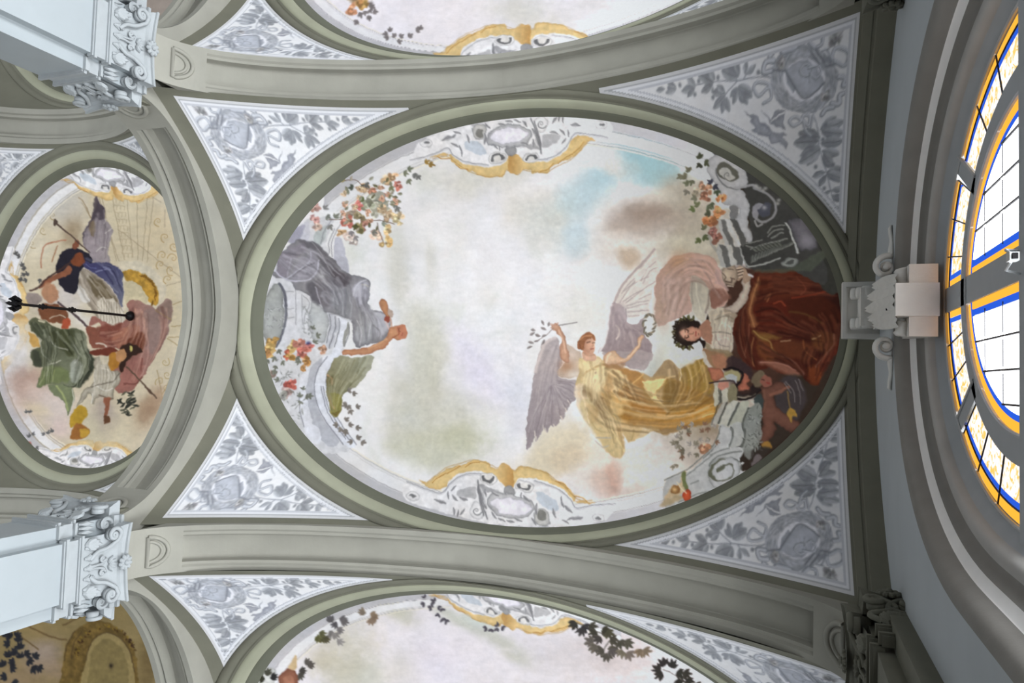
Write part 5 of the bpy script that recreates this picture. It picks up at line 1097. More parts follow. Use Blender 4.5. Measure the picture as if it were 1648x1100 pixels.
cv.folds('painted_crowned_woman/veil', P(A3, '40,330 160,200 300,170 480,220 600,460'), P(A3, '20,720 140,560 280,420 420,460 560,600'), 30, (124, 98, 88), (192, 164, 152), 5, .36, 3.4)
cv.folds('painted_crowned_woman/veil', P(A3, '20,400 20,560 10,760'), P(A3, '280,380 260,560 200,720'), 20, (132, 106, 92), (186, 164, 156), 5, .34, 3.4)
cv.part = 'painted_crowned_woman/dress'
cv.fill(P(A3, '450,680 500,640 600,640 690,690 680,760 665,800 655,900 650,1000 620,1040 540,1020 460,990 440,900 440,800'), (164, 155, 138), 1.4); cv.fill(P(A3, '400,920 450,960 480,1000 620,1020 640,1080 560,1090 480,1080 420,1000'), (120, 104, 76), 2.5, .9)
cv.fill(P(A3, '580,640 640,620 700,700 660,760 600,720'), (110, 92, 74), 3, .6)
cv.blob(*P(A3, '550,800')[0], 12, 10, (180, 174, 158), .9); cv.blob(*P(A3, '560,920')[0], 14, 13, (176, 160, 150), .95)
for q, c, w in (('470,860 560,850 640,870', (100, 88, 72), 2), ('500,740 600,710 660,730', (112, 100, 84), 2.2), ('480,1000 520,930 600,900 640,960', (196, 186, 170), 1.6), ('480,700 560,690 640,680', (176, 162, 140), 1.6), ('600,780 640,820 650,880', (196, 190, 172), 1.8), ('500,880 540,960 620,980', (126, 110, 98), 1.8)): cv.line(P(A3, q), c, w, .8, 1.6)
cv.part = 'painted_crowned_woman/red_robe'
cv.fill(P(B1, '700,60 900,120 1000,300 1040,500 1030,700 960,900 900,1120 1000,1120 1100,800 1120,400 1000,60 880,-60'), (42, 17, 12), 3)
cv.fill(P(B1, '170,150 225,82 400,88 600,78 750,100 880,200 945,330 975,480 975,620 950,780 890,960 850,1090 690,1090 610,1015 520,1000 430,1000 330,945 280,960 190,965 120,925 50,820 10,700 0,560 60,450 110,360 135,250'), (68, 28, 18), 1.3, grad=((40, 17, 13), tuple(P(B1, '400,500')[0]), tuple(P(B1, '950,450')[0])))
for pts, c, a in (('250,100 560,90 700,200 500,330 300,300 200,220', (78, 34, 20), .8), ('200,420 320,360 480,400 480,600 330,640 200,560', (72, 25, 15), .85), ('500,350 800,320 950,480 900,620 700,560 520,470', (58, 24, 14), .8), ('140,330 230,160 200,330 170,440 210,560 150,560', (132, 88, 52), .8), ('60,560 110,480 110,640 90,760 50,700', (70, 28, 16), .8), ('230,680 330,720 400,840 330,900 220,820', (96, 52, 26), .85), ('360,720 600,720 720,760 680,900 560,860 430,850', (82, 42, 24), .8), ('230,900 330,890 480,920 600,1000 500,1010 330,940', (124, 82, 66), .85), ('740,880 860,800 930,700 920,850 870,1000 760,1060', (80, 32, 20), .8), ('660,960 760,940 800,1060 700,1085', (104, 48, 22), .8), ('700,640 880,640 900,740 820,820 730,780', (92, 54, 26), .7), ('170,620 260,640 350,650 420,680 330,700 250,700', (110, 78, 36), .85), ('700,90 850,190 870,330 760,250', (54, 26, 20), .8)): cv.fill(P(B1, pts), c, 7, a)
for q, c, w in (('180,620 250,680 330,720 350,790 430,850', (140, 112, 58), 2.2), ('430,850 520,880 600,960 620,1010', (128, 86, 72), 2.6), ('230,150 180,300 150,460 190,580', (146, 98, 60), 2), ('130,360 70,520 60,700 110,860', (112, 70, 52), 2.2), ('180,680 160,800 180,930', (138, 92, 54), 2), ('140,560 130,700 100,830', (126, 76, 56), 2), ('240,900 340,900 450,920 560,970', (150, 104, 88), 2), ('210,600 330,640 420,640', (50, 18, 14), 2.2), ('280,340 330,290 300,360', (134, 78, 48), 2.4), ('360,380 420,360 460,400', (140, 58, 34), 2), ('520,330 700,300 860,260', (112, 40, 22), 3), ('500,450 660,480 800,560', (78, 50, 24), 3), ('620,700 640,800 740,880', (124, 68, 36), 2), ('890,650 890,740 820,830 730,940', (128, 84, 64), 2.6), ('420,715 505,708', (176, 150, 110), 1.4), ('700,692 770,662', (176, 150, 100), 1.6), ('560,150 640,240 600,300', (110, 52, 36), 2.4)): cv.line(P(B1, q), c, w, .75, 2)
RR = 'painted_crowned_woman/red_robe'
for a, b_, n in (('180,130 140,350 130,560 160,760 200,940', '60,480 20,620 40,780 110,920 190,960', 20), ('220,110 400,130 600,120 800,160', '200,380 420,300 640,320 920,330', 26), ('200,420 360,400 520,520 700,620', '230,640 400,660 600,700 860,740', 24), ('230,700 360,800 520,880 640,1010', '250,860 420,900 560,960 640,1060', 18), ('560,560 700,640 760,760 760,900', '900,420 950,600 900,800 780,1060', 24), ('640,760 600,860 660,1000', '900,800 840,940 760,1080', 14)):
    cv.folds(RR, P(B1, a), P(B1, b_), n, (30, 13, 10), (104, 54, 36), 4.4, .38, 3)
cv.folds('painted_crowned_woman/dress', P(A3, '470,660 460,800 460,980'), P(A3, '680,700 650,850 640,1030'), 18, (104, 92, 76), (202, 194, 178), 3.4, .4)
cv.part = 'painted_crowned_woman/arm'
cv.fill(P(A3, '590,640 660,600 720,520 745,440 740,400 770,370 805,390 815,450 790,540 740,630 690,680 640,675'), (168, 156, 142), 1.3, rim=((120, 104, 92), 2.4))
cv.fill(P(A3, '690,300 720,270 770,300 800,340 810,390 770,420 740,380 700,400 690,350'), (140, 116, 96), 1.4)
for q in ('690,290 740,280', '685,315 745,305', '685,345 745,332', '690,370 740,358'): cv.line(P(A3, q), (172, 154, 134), 2.4, .9)
for q in ('690,302 742,292', '688,330 745,318', '690,358 742,345'): cv.line(P(A3, q), (40, 30, 26), 1.3, .9)
cv.line(P(A3, '800,340 830,360'), (196, 188, 190), 4, .8, 2)
cv.part = 'painted_crowned_woman/mask'
cv.fill(P(A3, '555,340 570,280 620,255 680,265 700,330 690,400 660,450 620,445 575,400'), (150, 132, 112), 1.3, rim=((96, 80, 68), 2.4)); cv.blob(*P(A3, '600,340')[0], 7, 9, (176, 162, 140), .8)
for q, w in (('590,400 640,410 650,380', 2.4), ('600,430 650,440', 2), ('560,330 590,360 580,390', 1.6), ('640,370 670,380', 2), ('610,290 660,300', 1.5)): cv.line(P(A3, q), (78, 62, 54), w, .85)
cv.line(P(A3, '610,440 660,450'), (190, 178, 158), 1.6, .9)
cv.part = 'painted_crowned_woman/head'
cv.fill(P(A3, '140,880 150,810 200,750 280,735 340,760 390,800 430,730 445,690 450,770 420,810 380,830 370,900 420,930 400,990 360,930 300,970 230,980 170,940'), (34, 25, 22), 1.4); cv.fill(P(A3, '365,800 440,740 470,820 470,960 400,910 370,880'), (140, 100, 80), 1.4)
cv.fill(P(A3, '190,865 205,830 250,808 310,800 355,812 378,845 375,885 340,915 285,935 225,915'), (178, 128, 104), 1.1, rim=((126, 82, 66), 2.2)); cv.blob(*P(A3, '225,860')[0], 6, 8, (196, 152, 128), .8)
for q, c, w in (('240,825 262,835 262,850', (56, 34, 28), 1.8), ('240,905 262,895 262,880', (56, 34, 28), 1.8), ('228,820 238,850', (70, 44, 34), 1.2), ('228,910 238,885', (70, 44, 34), 1.2), ('265,866 305,862 310,850', (130, 84, 66), 1.5), ('330,850 328,885', (140, 56, 50), 2), ('350,860 352,876', (120, 76, 60), 1.4)): cv.line(P(A3, q), c, w, .9)
cv.part = 'painted_crowned_woman/laurel_crown'
for k in range(22):
    t = 1.3 + k / 22 * 3.8; x, y = 250 + 95 * math.cos(t), 862 + 112 * math.sin(t); cv.leaf(*P(A3, '%f,%f' % (x, y))[0], t + 1.0 * (1 if k % 2 else -.6), 9, 4, (44, 36, 28) if k % 3 else (84, 74, 46), vein=False)
for x, y, a in ((270, 745, 4.6), (300, 750, 4.9), (240, 745, 4.2), (190, 950, 2.4), (230, 970, 1.8), (270, 970, 1.4)): cv.leaf(*P(A3, '%f,%f' % (x, y))[0], a, 9, 4, (92, 90, 54), vein=False)

# --- putti, lyre and the dark scene beneath them
cv.part = 'painted_putto'
cv.fill(P(A4, '500,110 600,150 700,170 760,240 700,300 600,290 530,240'), (132, 100, 72), 2); cv.fill(P(A4, '580,180 680,180 740,240 700,300 620,280'), (146, 100, 76), 3, .9); cv.fill(P(A4, '490,150 520,140 550,230 590,280 520,260'), (176, 172, 164), 2, .9)
cv.fill(P(A4, '540,290 600,280 660,300 690,360 640,400 590,400'), (158, 98, 74), 1.5, rim=((110, 62, 46), 2)); cv.fill(P(A4, '640,430 720,420 720,460 660,480'), (164, 112, 96), 1.5)
cv.fill(P(A4, '740,180 900,260 940,330 900,420 800,330 720,290'), (48, 36, 38), 3, .9); cv.fill(P(A4, '700,320 820,320 830,400 700,400'), (134, 128, 92), 1.5); cv.fill(P(A4, '700,350 800,360 800,420 710,400'), (146, 150, 152), 1.5); cv.line(P(A4, '560,425 640,410 760,405 800,440'), (48, 34, 36), 2.6, .9)
cv.fill(P(A4, '840,350 890,340 920,400 900,440 930,480 900,520 830,510 810,450 850,420'), (150, 88, 68), 1.5, rim=((104, 56, 42), 2)); cv.fill(P(A4, '940,360 1000,310 1060,350 1050,430 980,450 930,420'), (96, 84, 66), 1.8); cv.fill(P(A4, '1010,380 1060,370 1060,420 1020,420'), (136, 84, 70), 1.5)
cv.line(P(A4, '690,300 760,290 850,330 840,400 800,450 800,540'), (22, 18, 20), 3.4, .95); cv.line(P(A4, '800,560 880,570 960,530 1010,480'), (28, 22, 22), 4, .95); cv.line(P(A4, '830,548 900,550 970,515'), (130, 124, 104), 1.4, .9); cv.fill(P(A4, '900,480 960,430 1010,460 960,520 900,540 810,540 800,500'), (30, 24, 24), 2, .8)
cv.fill(P(A4, '950,570 1030,520 1040,640 1000,680'), (40, 50, 50), 2, .9)
cv.part = 'painted_putto#2'
cv.fill(P(B2, '1010,60 1080,80 1000,330 860,560 660,790 420,980 250,1100 180,1050 420,860 640,700 800,460 930,200'), (44, 34, 28), 3)
cv.fill(P(B2, '560,260 700,280 760,420 740,520 680,640 600,700 520,700 500,560 480,420'), (54, 48, 50), 4, .9); cv.fill(P(B2, '360,820 480,720 600,680 640,720 560,800 450,890 360,920'), (46, 38, 32), 4, .9)
cv.fill(P(B2, '355,360 420,340 470,310 540,300 570,330 580,380 500,410 470,440 490,500 540,560 620,610 690,660 690,700 620,740 540,700 480,660 490,720 440,800 400,860 350,860 350,780 375,690 355,600 375,480'), (96, 62, 50), 1.6, rim=((60, 38, 32), 3))
cv.fill(P(B2, '275,270 300,220 350,205 390,230 380,320 340,350 290,340'), (92, 80, 62), 1.6); cv.fill(P(B2, '350,270 400,240 450,270 450,320 400,350 360,320'), (116, 70, 58), 1.5); cv.line(P(B2, '365,280 385,285'), (34, 22, 20), 1.6, .9); cv.line(P(B2, '410,310 430,312'), (120, 40, 36), 2, .9)
cv.line(P(B2, '440,415 520,395 570,360 600,350'), (118, 76, 60), 5, .85, 2); cv.line(P(B2, '380,380 390,480 380,560'), (114, 78, 62), 4, .5, 3); cv.line(P(B2, '590,390 600,470 615,540'), (112, 88, 50), 2.4, .9); cv.fill(P(B2, '580,580 610,530 660,560 680,610 640,600 630,660 600,620'), (140, 108, 44), 1.4)
for q in ('570,300 640,380 655,480', '660,290 700,400 700,500', '690,280 730,380', '560,310 620,400'): cv.line(P(B2, q), (112, 104, 104), 1.6, .7)
cv.fill(P(B2, '360,860 410,830 450,860 440,890 380,890'), (130, 96, 42), 1.5)
cv.part = 'painted_cornice'
for pts, c in (('600,470 615,445 640,460 640,590 600,610', (160, 158, 142)), ('670,490 720,470 725,560 690,610 660,580', (164, 162, 148)), ('640,470 665,490 660,600 640,600', (96, 94, 84)), ('725,480 790,430 800,580 730,600', (110, 104, 80)), ('570,790 660,620 700,600 660,720 620,800', (150, 148, 140)), ('640,780 740,600 810,585 800,640 720,800 660,800', (160, 160, 150)), ('720,800 820,610 900,590 900,660 850,780 760,800', (146, 148, 134)), ('500,1100 640,900 650,800 720,810 760,860 740,940 700,1000 600,1090', (154, 156, 154)), ('740,800 850,780 870,880 840,980 760,1010 740,940 770,870', (150, 153, 150)), ('860,760 900,660 980,600 1020,650 1010,760 960,860 1000,960 940,1020 860,1000 880,880', (112, 116, 110))): cv.fill(P(A4, pts), c, 1.1)
for q, w in (('640,600 580,790', 1.6), ('715,600 640,780', 3), ('820,600 725,795', 3.4), ('905,650 850,780 870,880 840,990', 3), ('750,820 770,870 740,970', 2.6), ('660,810 650,900 600,1000 510,1090', 2), ('840,980 700,1040 640,1090', 2.2), ('660,480 655,590', 2)): cv.line(P(A4, q), (62, 64, 60), w, .85)
for i_ in range(30):
    x, y = 880 + 130 * rng.random(), 640 + 380 * rng.random(); cv.leaf(*P(A4, '%f,%f' % (x, y))[0], rng.random() * 6, 8, 3, (140, 144, 138), (54, 58, 54), vein=False)
cv.fill(P(B5, '0,640 160,555 220,545 330,450 430,340 490,200 480,155 560,160 600,200 590,280 560,340 690,330 700,380 660,450 670,540 600,640 450,720 240,790 120,830 0,850'), (158, 160, 160), 1.2)
cv.fill(P(B5, '380,560 400,480 470,430 570,415 640,440 670,500 660,560 600,630 520,690 430,690'), (164, 166, 168), 1.2, rim=((110, 112, 110), 2)); cv.fill(P(B5, '385,560 410,490 480,440 540,430 450,480 420,540 430,590 480,620 560,600 600,540 590,500 550,490 530,520 500,550 460,560 450,530 500,500 540,480 590,480 610,530 580,600 490,635 420,620'), (84, 86, 72), 1.4, sm=True)
for q, w in (('0,620 160,545 260,480 400,350 470,230 490,160', 2), ('180,590 300,500 420,400', 1.4), ('230,660 300,630', 1.6), ('400,400 500,360 570,340', 1.4), ('390,500 440,430 540,390 680,370', 2), ('580,170 600,220 570,330', 2.4), ('690,110 710,220 680,330', 3), ('610,430 670,470 680,540', 2), ('120,820 300,740 480,720', 1.4)): cv.line(P(B5, q), (88, 92, 88), w, .8)
cv.fill(P(B5, '700,110 800,60 860,160 850,260 780,330 790,400 740,450 700,380 690,330 720,220'), (120, 124, 120), 1.4, .8)
cv.fill(P(B5, '770,360 860,330 930,330 900,400 860,450 800,500 760,510'), (46, 40, 36), 3, .8); cv.fill(P(B5, '800,410 830,390 860,430 820,470 770,500'), (104, 96, 98), 1.5, .8)
for i_ in range(24):
    x, y = 710 + 140 * rng.random(), 60 + 330 * rng.random(); cv.leaf(*P(B5, '%f,%f' % (x, y))[0], rng.random() * 6, 7, 3, (150, 154, 150), (52, 54, 50), vein=False)
cv.part = 'painted_fruit'
cv.fill(P(B5, '20,740 60,680 120,670 140,640 150,560 180,540 190,620 180,700 120,760 60,770 0,800'), (176, 152, 112), 1.8, .8); cv.fill(P(B5, '50,730 60,690 100,670 135,690 130,730 90,750'), (120, 82, 44), 1.3); cv.blob(*P(B5, '85,705')[0], 4, 4, (196, 164, 110), .9)
cv.fill(P(B5, '150,560 180,550 195,640 205,720 180,720 160,660'), (96, 104, 64), 1.2); cv.fill(P(B5, '150,770 170,725 210,710 240,750 225,790 180,805'), (186, 78, 44), 1.4, rim=((140, 46, 26), 3)); cv.line(P(B5, '110,640 150,700 190,740'), (206, 190, 160), 1.4, .9)
cv.fill(P(B5, '0,800 100,760 160,780 60,830 -40,850'), (156, 134, 96), 3, .8)
cv.part = 'painted_bush'
for i_ in range(40):
    x, y = 60 + 400 * rng.random(), 120 + 420 * rng.random()
    if y < 620 - .75 * x: cv.spray(*P(B5, '%f,%f' % (x, y))[0], rng.random() * 6, 3, 9, 3, [(150, 140, 120), (140, 106, 84), (128, 120, 100), (168, 158, 148)][i_ % 4], 1.4)
cv.flower(*P(B5, '350,330')[0], 9, (160, 104, 70))
# --- upper right: dark architecture, volute, flowers
cv.part = 'painted_architecture'
cv.fill(P(B3, '180,60 420,60 700,250 940,470 1160,720 1330,1080 1340,1300 1180,1300 1000,900 640,400'), (44, 44, 40), 2)
cv.fill(P(B3, '200,90 330,120 480,160 640,330 760,440 900,580 1040,760 1150,960 1220,1160 1180,1260 1000,1180 880,1120 640,1130 500,1090 470,1000 440,930 520,860 560,840 530,720 520,600 480,430'), (52, 52, 50), 1.4)
cv.fill(P(B3, '155,205 175,145 230,115 300,115 400,160 480,235 515,320 500,375 460,392 400,400 470,430 520,520 533,600 510,700 560,850 505,865 410,690 440,620 430,560 380,545 300,540 250,420 200,330 160,260'), (150, 151, 153), 1.1, rim=((120, 121, 124), 2)); cv.fill(P(B3, '355,560 400,540 435,570 425,640 390,690 360,660'), (100, 100, 100), 1.6)
cv.fill(P(B3, '240,240 260,190 310,175 370,195 415,245 425,300 400,335 350,340 290,320 250,290'), (78, 78, 70), 1.2); cv.fill(P(B3, '270,240 310,215 350,235 395,300 370,330 320,320 280,290'), (146, 146, 142), 1.2); cv.line(P(B3, '235,230 245,300 300,370 400,410 500,385'), (92, 93, 94), 2.4, .9); cv.spiral(*P(B3, '335,285')[0], 7, 1.2, 2, 1, (92, 92, 90), 1.6)
cv.line(P(B3, '400,400 480,390 560,375 600,400'), (134, 134, 136), 4, .9)
for pts, c in (('235,695 268,690 345,905 318,915', (152, 152, 150)), ('312,680 350,672 452,918 415,932', (160, 160, 158)), ('355,672 415,690 505,880 470,930', (72, 72, 70)), ('270,690 312,682 400,930 345,905', (90, 90, 88)), ('225,940 262,900 290,1000 322,1100 280,1100', (146, 146, 142)), ('330,912 362,905 418,1085 372,1095', (154, 154, 150)), ('265,905 330,915 370,1095 322,1100', (84, 84, 82)), ('370,910 440,930 480,1040 460,1090 420,1085', (80, 80, 78)), ('160,800 220,900 240,940 225,960 150,840', (140, 136, 126))): cv.fill(P(B3, pts), c, 1.1, sm=False)
cv.line(P(B3, '445,935 470,1020 520,1090 640,1080 800,1020'), (140, 142, 138), 2.2, .9)
# scroll, acanthus and vase
cv.fill(P(B3, '555,600 570,550 620,530 680,560 680,600 640,610 620,600 590,680 560,650'), (116, 116, 122), 1.6); cv.line(P(B3, '590,670 640,700 720,670 760,600 750,520 700,460 640,430 570,400'), (120, 120, 122), 4, .9, 1.5); cv.fill(P(B3, '600,600 620,580 680,520 720,560 700,640 640,660'), (60, 62, 72), 1.5)
cv.blob(*P(B3, '660,575')[0], 4, 4, (140, 140, 144), .9); cv.line(P(B3, '580,690 600,740 640,720'), (126, 126, 126), 3, .9)
for x, y in ((590, 380), (620, 400), (650, 420), (670, 400), (790, 510), (780, 540)): cv.blob(*P(B3, '%f,%f' % (x, y))[0], 3.2, 2.6, (136, 136, 132), .9)
for q in ('500,910 600,930 700,890 860,850', '540,940 660,900 800,870', '500,890 560,880 640,860', '690,800 740,740 840,730', '690,830 760,770 830,770', '720,850 800,800 830,800'): cv.line(P(B3, q), (110, 112, 106), 2.2, .85)
for k in range(14): cv.leaf(*P(B3, '%f,%f' % (540 + 24 * k, 1070 - 12 * k))[0], -1.3 + .06 * k, 15, 6, (118, 120, 114), (56, 58, 54), vein=True)
for k in range(8): cv.leaf(*P(B3, '%f,%f' % (560 + 30 * k, 925 - 8 * k))[0], .7, 12, 5, (96, 98, 90), (46, 48, 44), vein=False)
cv.fill(P(B3, '870,710 900,670 1000,660 1080,760 1130,880 1120,940 1040,950 970,950'), (86, 84, 90), 2, rim=((50, 50, 52), 4)); cv.blob(*P(B3, '1040,870')[0], 12, 10, (120, 118, 126), .7); cv.fill(P(B3, '842,705 862,702 972,975 955,985'), (146, 148, 144), 1.1, sm=False)
cv.fill(P(B4, '370,670 420,640 490,635 525,665 500,700 430,720 390,710'), (120, 124, 120), 1.4, rim=((66, 68, 66), 2)); cv.fill(P(B4, '410,680 450,655 490,665 460,690'), (62, 64, 62), 1.3); cv.line(P(B4, '60,715 200,690 340,640'), (132, 134, 128), 2, .9)
cv.fill(P(B4, '150,740 400,730 520,690 740,560 760,620 640,740 400,760 200,770'), (66, 72, 60), 3, .7)
cv.part = 'painted_flowers#2'
for x, y, r, c in ((290, 490, 9, (178, 96, 44)), (250, 620, 9, (170, 104, 54)), (180, 690, 10, (160, 88, 44)), (260, 600, 6, (186, 130, 70)), (240, 840, 8, (112, 60, 50)), (200, 790, 7, (110, 64, 56)), (150, 420, 9, (146, 92, 62)), (130, 480, 8, (128, 76, 54)), (110, 390, 7, (150, 110, 82)), (40, 430, 8, (140, 130, 112))): cv.flower(*P(B3, '%f,%f' % (x, y))[0], r, c)
for x, y, a, c in ((90, 140, 4.5, (82, 88, 66)), (100, 190, 2.4, (66, 68, 56)), (130, 170, .6, (84, 88, 66)), (195, 360, 3.8, (70, 72, 86)), (210, 380, .6, (64, 66, 78)), (235, 420, 1.4, (80, 92, 70)), (180, 540, 1, (96, 104, 80)), (40, 580, 3, (112, 124, 76)), (80, 560, 4, (116, 120, 86)), (150, 570, .4, (100, 108, 84)), (90, 850, 2.4, (104, 112, 70)), (120, 830, .6, (98, 106, 70)), (140, 760, 4, (112, 112, 84)), (60, 480, 2.8, (130, 128, 106)), (-10, 360, 3.2, (120, 124, 96)), (-30, 300, 3.4, (122, 120, 96)), (20, 330, 1.8, (110, 112, 88)), (-70, 290, 2.6, (128, 126, 104)), (0, 250, 4, (120, 118, 96)), (-20, 420, 2, (130, 124, 110)), (180, 620, 2.8, (90, 92, 70))): cv.spray(*P(B3, '%f,%f' % (x, y))[0], a, 3, 10, 5, c, 1.7)
cv.part = None
cv.finish(.9, .038)
CV_MAIN = cv

# ---------------------------------------------------------------- neighbouring frescoes at the picture's top and bottom edge
cvt = Canvas(330, -700, 1250, 90, .8, (224, 222, 229)); cvt.C *= (1 + .04 * cvt.big)[..., None]
PXt, PYt = to_plan(cvt, lambda x, y: V0(x, y, -PITCH)); Dt = edge_dist(PXt, PYt, OXC, CY - PITCH, OA, OB)
clouds(cvt, [(830, 15, 50, 20, 0, (200, 200, 190), .7), (880, 40, 50, 16, .1, (206, 204, 196), .6), (960, 10, 50, 20, -.3, (204, 204, 206), .6), (650, -60, 90, 60, 0, (210, 208, 222), .6), (800, -160, 120, 70, 0, (200, 200, 190), .6), (950, -250, 120, 80, 0, (170, 196, 206), .7), (600, -250, 80, 80, 0, (196, 196, 182), .6), (880, -420, 140, 80, 0, (206, 196, 186), .7)])
frame_bands(cvt, Dt, np.ones_like(Dt, np.float32))
T1 = (500, 0, .14563)
cvt.part = 'painted_leaf_spray'
for x, y, r, c in ((460, 100, 8, (206, 132, 88)), (570, 50, 9, (184, 140, 62)), (520, 20, 8, (176, 120, 60)), (480, -60, 10, (150, 130, 100))): cvt.flower(*P(T1, '%f,%f' % (x, y))[0], r, c)
for x, y, a in ((640, 50, .1), (660, 80, .3), (640, 110, .8), (690, 135, 0), (600, 120, 1.5), (640, 180, 1.4), (520, 220, 2.2), (540, 140, 1.2), (880, 350, 4.6), (850, 385, 3.2), (940, 410, 4), (980, 410, -.5), (960, 470, -.4), (1080, 410, -.6), (1160, 340, -.4), (1200, 330, -1.2), (860, 420, 3.2)): cvt.spray(*P(T1, '%f,%f' % (x, y))[0], a, 3, 9, 4.4, (148, 141, 142), 1.4)
cartouche(cvt, affine(CK, [(962, 78), (852, 44), (735, 92), (846, 112)]), 'painted_cartouche', .8)
cvt.finish()
cvb = Canvas(330, 930, 1500, 1900, .8, (222, 219, 226)); cvb.C *= (1 + .05 * cvb.big)[..., None]
PXb, PYb = to_plan(cvb, lambda x, y: V0(x, y, PITCH)); Db = edge_dist(PXb, PYb, OXC, CY + PITCH, OA, OB)
clouds(cvb, [(560, 1030, 50, 50, .4, (198, 194, 176), .8), (620, 970, 30, 14, .5, (200, 196, 180), .7), (640, 985, 40, 14, .6, (190, 190, 172), .8), (560, 1080, 40, 30, 0, (190, 188, 170), .8), (650, 1070, 30, 30, 0, (196, 194, 182), .7), (600, 1090, 20, 30, 0, (196, 200, 190), .6), (520, 1060, 26, 26, .3, (190, 184, 164), .8), (740, 1000, 50, 10, .5, (188, 192, 178), .8), (800, 1030, 60, 12, .5, (188, 190, 178), .8), (830, 1060, 30, 10, .5, (186, 188, 174), .7), (770, 1000, 30, 12, .3, (196, 206, 200), .8), (700, 1060, 60, 40, 0, (218, 214, 226), .8), (920, 1060, 60, 40, 0, (206, 200, 202), .8), (1000, 1060, 60, 50, 0, (196, 184, 182), .8), (860, 1150, 90, 60, 0, (206, 202, 200), .7), (700, 1250, 120, 80, 0, (196, 200, 206), .7), (900, 1350, 150, 90, 0, (170, 192, 202), .7), (1050, 1250, 120, 80, 0, (190, 176, 166), .7), (640, 1500, 160, 90, 0, (200, 196, 182), .7)])
frame_bands(cvb, Db, (np.arange(cvb.w)[None, :] / .8 + 330 < 1000).astype(np.float32) * np.ones_like(Db, np.float32))
D1 = (400, 920, .16360); D2 = (620, 920, .1699); D3 = (880, 950, .1699)
cartouche(cvb, affine(CK, [(712, 957), (812, 1008), (905, 992), (812, 962)]), 'painted_cartouche', .9)
cvb.part = 'painted_vase'
cvb.fill(P(D1, '290,1100 300,1030 340,980 400,950 450,970 480,1030 490,1200 300,1200'), (150, 98, 76), 1.4, rim=((110, 66, 50), 4)); cvb.fill(P(D1, '345,1100 350,1040 400,1020 440,1050 450,1150 350,1150'), (166, 112, 88), 2); cvb.fill(P(D1, '400,940 440,860 460,820 480,840 470,960 440,970'), (196, 170, 128), 2)
cvb.fill(P(D1, '20,1100 60,1000 150,950 240,960 270,1000 250,1100 200,1200 20,1200'), (206, 208, 206), 1.4, rim=((160, 162, 160), 3))
cvb.part = 'painted_leaf_spray'
for x, y, a, c in ((130, 1040, 4.2, (70, 72, 58)), (180, 1030, 5, (84, 84, 70)), (160, 1070, 3.4, (66, 66, 50)), (220, 1050, -.3, (52, 50, 50)), (500, 990, -.4, (80, 76, 72)), (490, 1010, .8, (92, 88, 80)), (550, 910, -.6, (110, 104, 98)), (580, 925, 0, (104, 98, 92)), (680, 630, 1.4, (104, 104, 60)), (710, 640, .9, (98, 96, 60)), (740, 650, .5, (92, 88, 62)), (690, 610, .2, (110, 110, 72)), (820, 500, 4.2, (110, 108, 112)), (860, 500, 2, (104, 102, 108)), (900, 470, .1, (116, 112, 116)), (920, 490, .5, (124, 120, 122)), (870, 570, .4, (140, 136, 138)), (800, 590, 1.2, (146, 142, 140)), (830, 620, .6, (150, 146, 142)), (870, 680, .5, (166, 162, 160)), (1150, 410, 3.4, (150, 136, 118)), (1190, 420, .2, (172, 148, 122)), (1210, 430, .8, (160, 136, 112)), (1200, 460, 1.5, (166, 142, 120))): cvb.spray(*P(D1, '%f,%f' % (x, y))[0], a, 4, 14, 4.4, c, 1.3)
for x, y, a in ((430, 310, .2), (440, 340, 2.6), (500, 335, .6), (540, 350, 1.4), (500, 400, 1.8), (540, 440, 1.2), (570, 460, 1), (370, 300, 2.4), (380, 250, 4), (460, 290, 4.4), (960, 540, 2.8), (1000, 545, 1.8), (1050, 540, 1.6), (1100, 530, .6), (1070, 520, 3.8)): cvb.spray(*P(D2, '%f,%f' % (x, y))[0], a, 2, 8, 4.4, (96, 92, 104), 1.2)
cvb.part = 'painted_leaf_spray#2'
for x, y, a, c in ((270, 300, 2.2, (62, 60, 54)), (340, 330, .9, (58, 56, 60)), (330, 360, 1.6, (66, 62, 62)), (400, 340, .4, (70, 68, 56)), (480, 400, 2.6, (66, 64, 52)), (520, 390, .2, (68, 66, 50)), (560, 400, .6, (84, 82, 60)), (500, 440, 2.2, (80, 74, 70)), (600, 470, .3, (76, 72, 60)), (680, 480, 1, (80, 76, 64)), (740, 500, .3, (90, 86, 72)), (640, 530, 1.8, (92, 86, 72)), (440, 490, 3.2, (112, 104, 96)), (470, 530, 2.4, (112, 104, 92)), (540, 570, 2.8, (92, 86, 76)), (570, 600, 1.7, (96, 90, 80)), (600, 560, .9, (100, 92, 88)), (760, 590, .9, (132, 118, 108)), (720, 570, 2, (128, 118, 98)), (880, 560, 1.6, (136, 116, 92)), (910, 570, .5, (136, 118, 96)), (1120, 720, 4.2, (52, 48, 46)), (1080, 760, 3.4, (56, 52, 48)), (1100, 800, 2.9, (58, 54, 48)), (1180, 740, 5, (50, 48, 44)), (1230, 780, .5, (56, 54, 46)), (1250, 840, 1.4, (50, 48, 42)), (1320, 850, .6, (52, 50, 44)), (1290, 790, .3, (60, 56, 48)), (1400, 900, .5, (56, 54, 46))): cvb.spray(*P(D3, '%f,%f' % (x, y))[0], a, 4, 17, 5.4, c, 1.7)
for q in ('280,310 420,370 600,450 800,540', '1100,760 1200,800 1320,880 1500,960', '540,560 600,480'): cvb.line(P(D3, q), (70, 64, 56), 1.6, .8)
cvb.part = None
cvb.finish(1.0, .05)

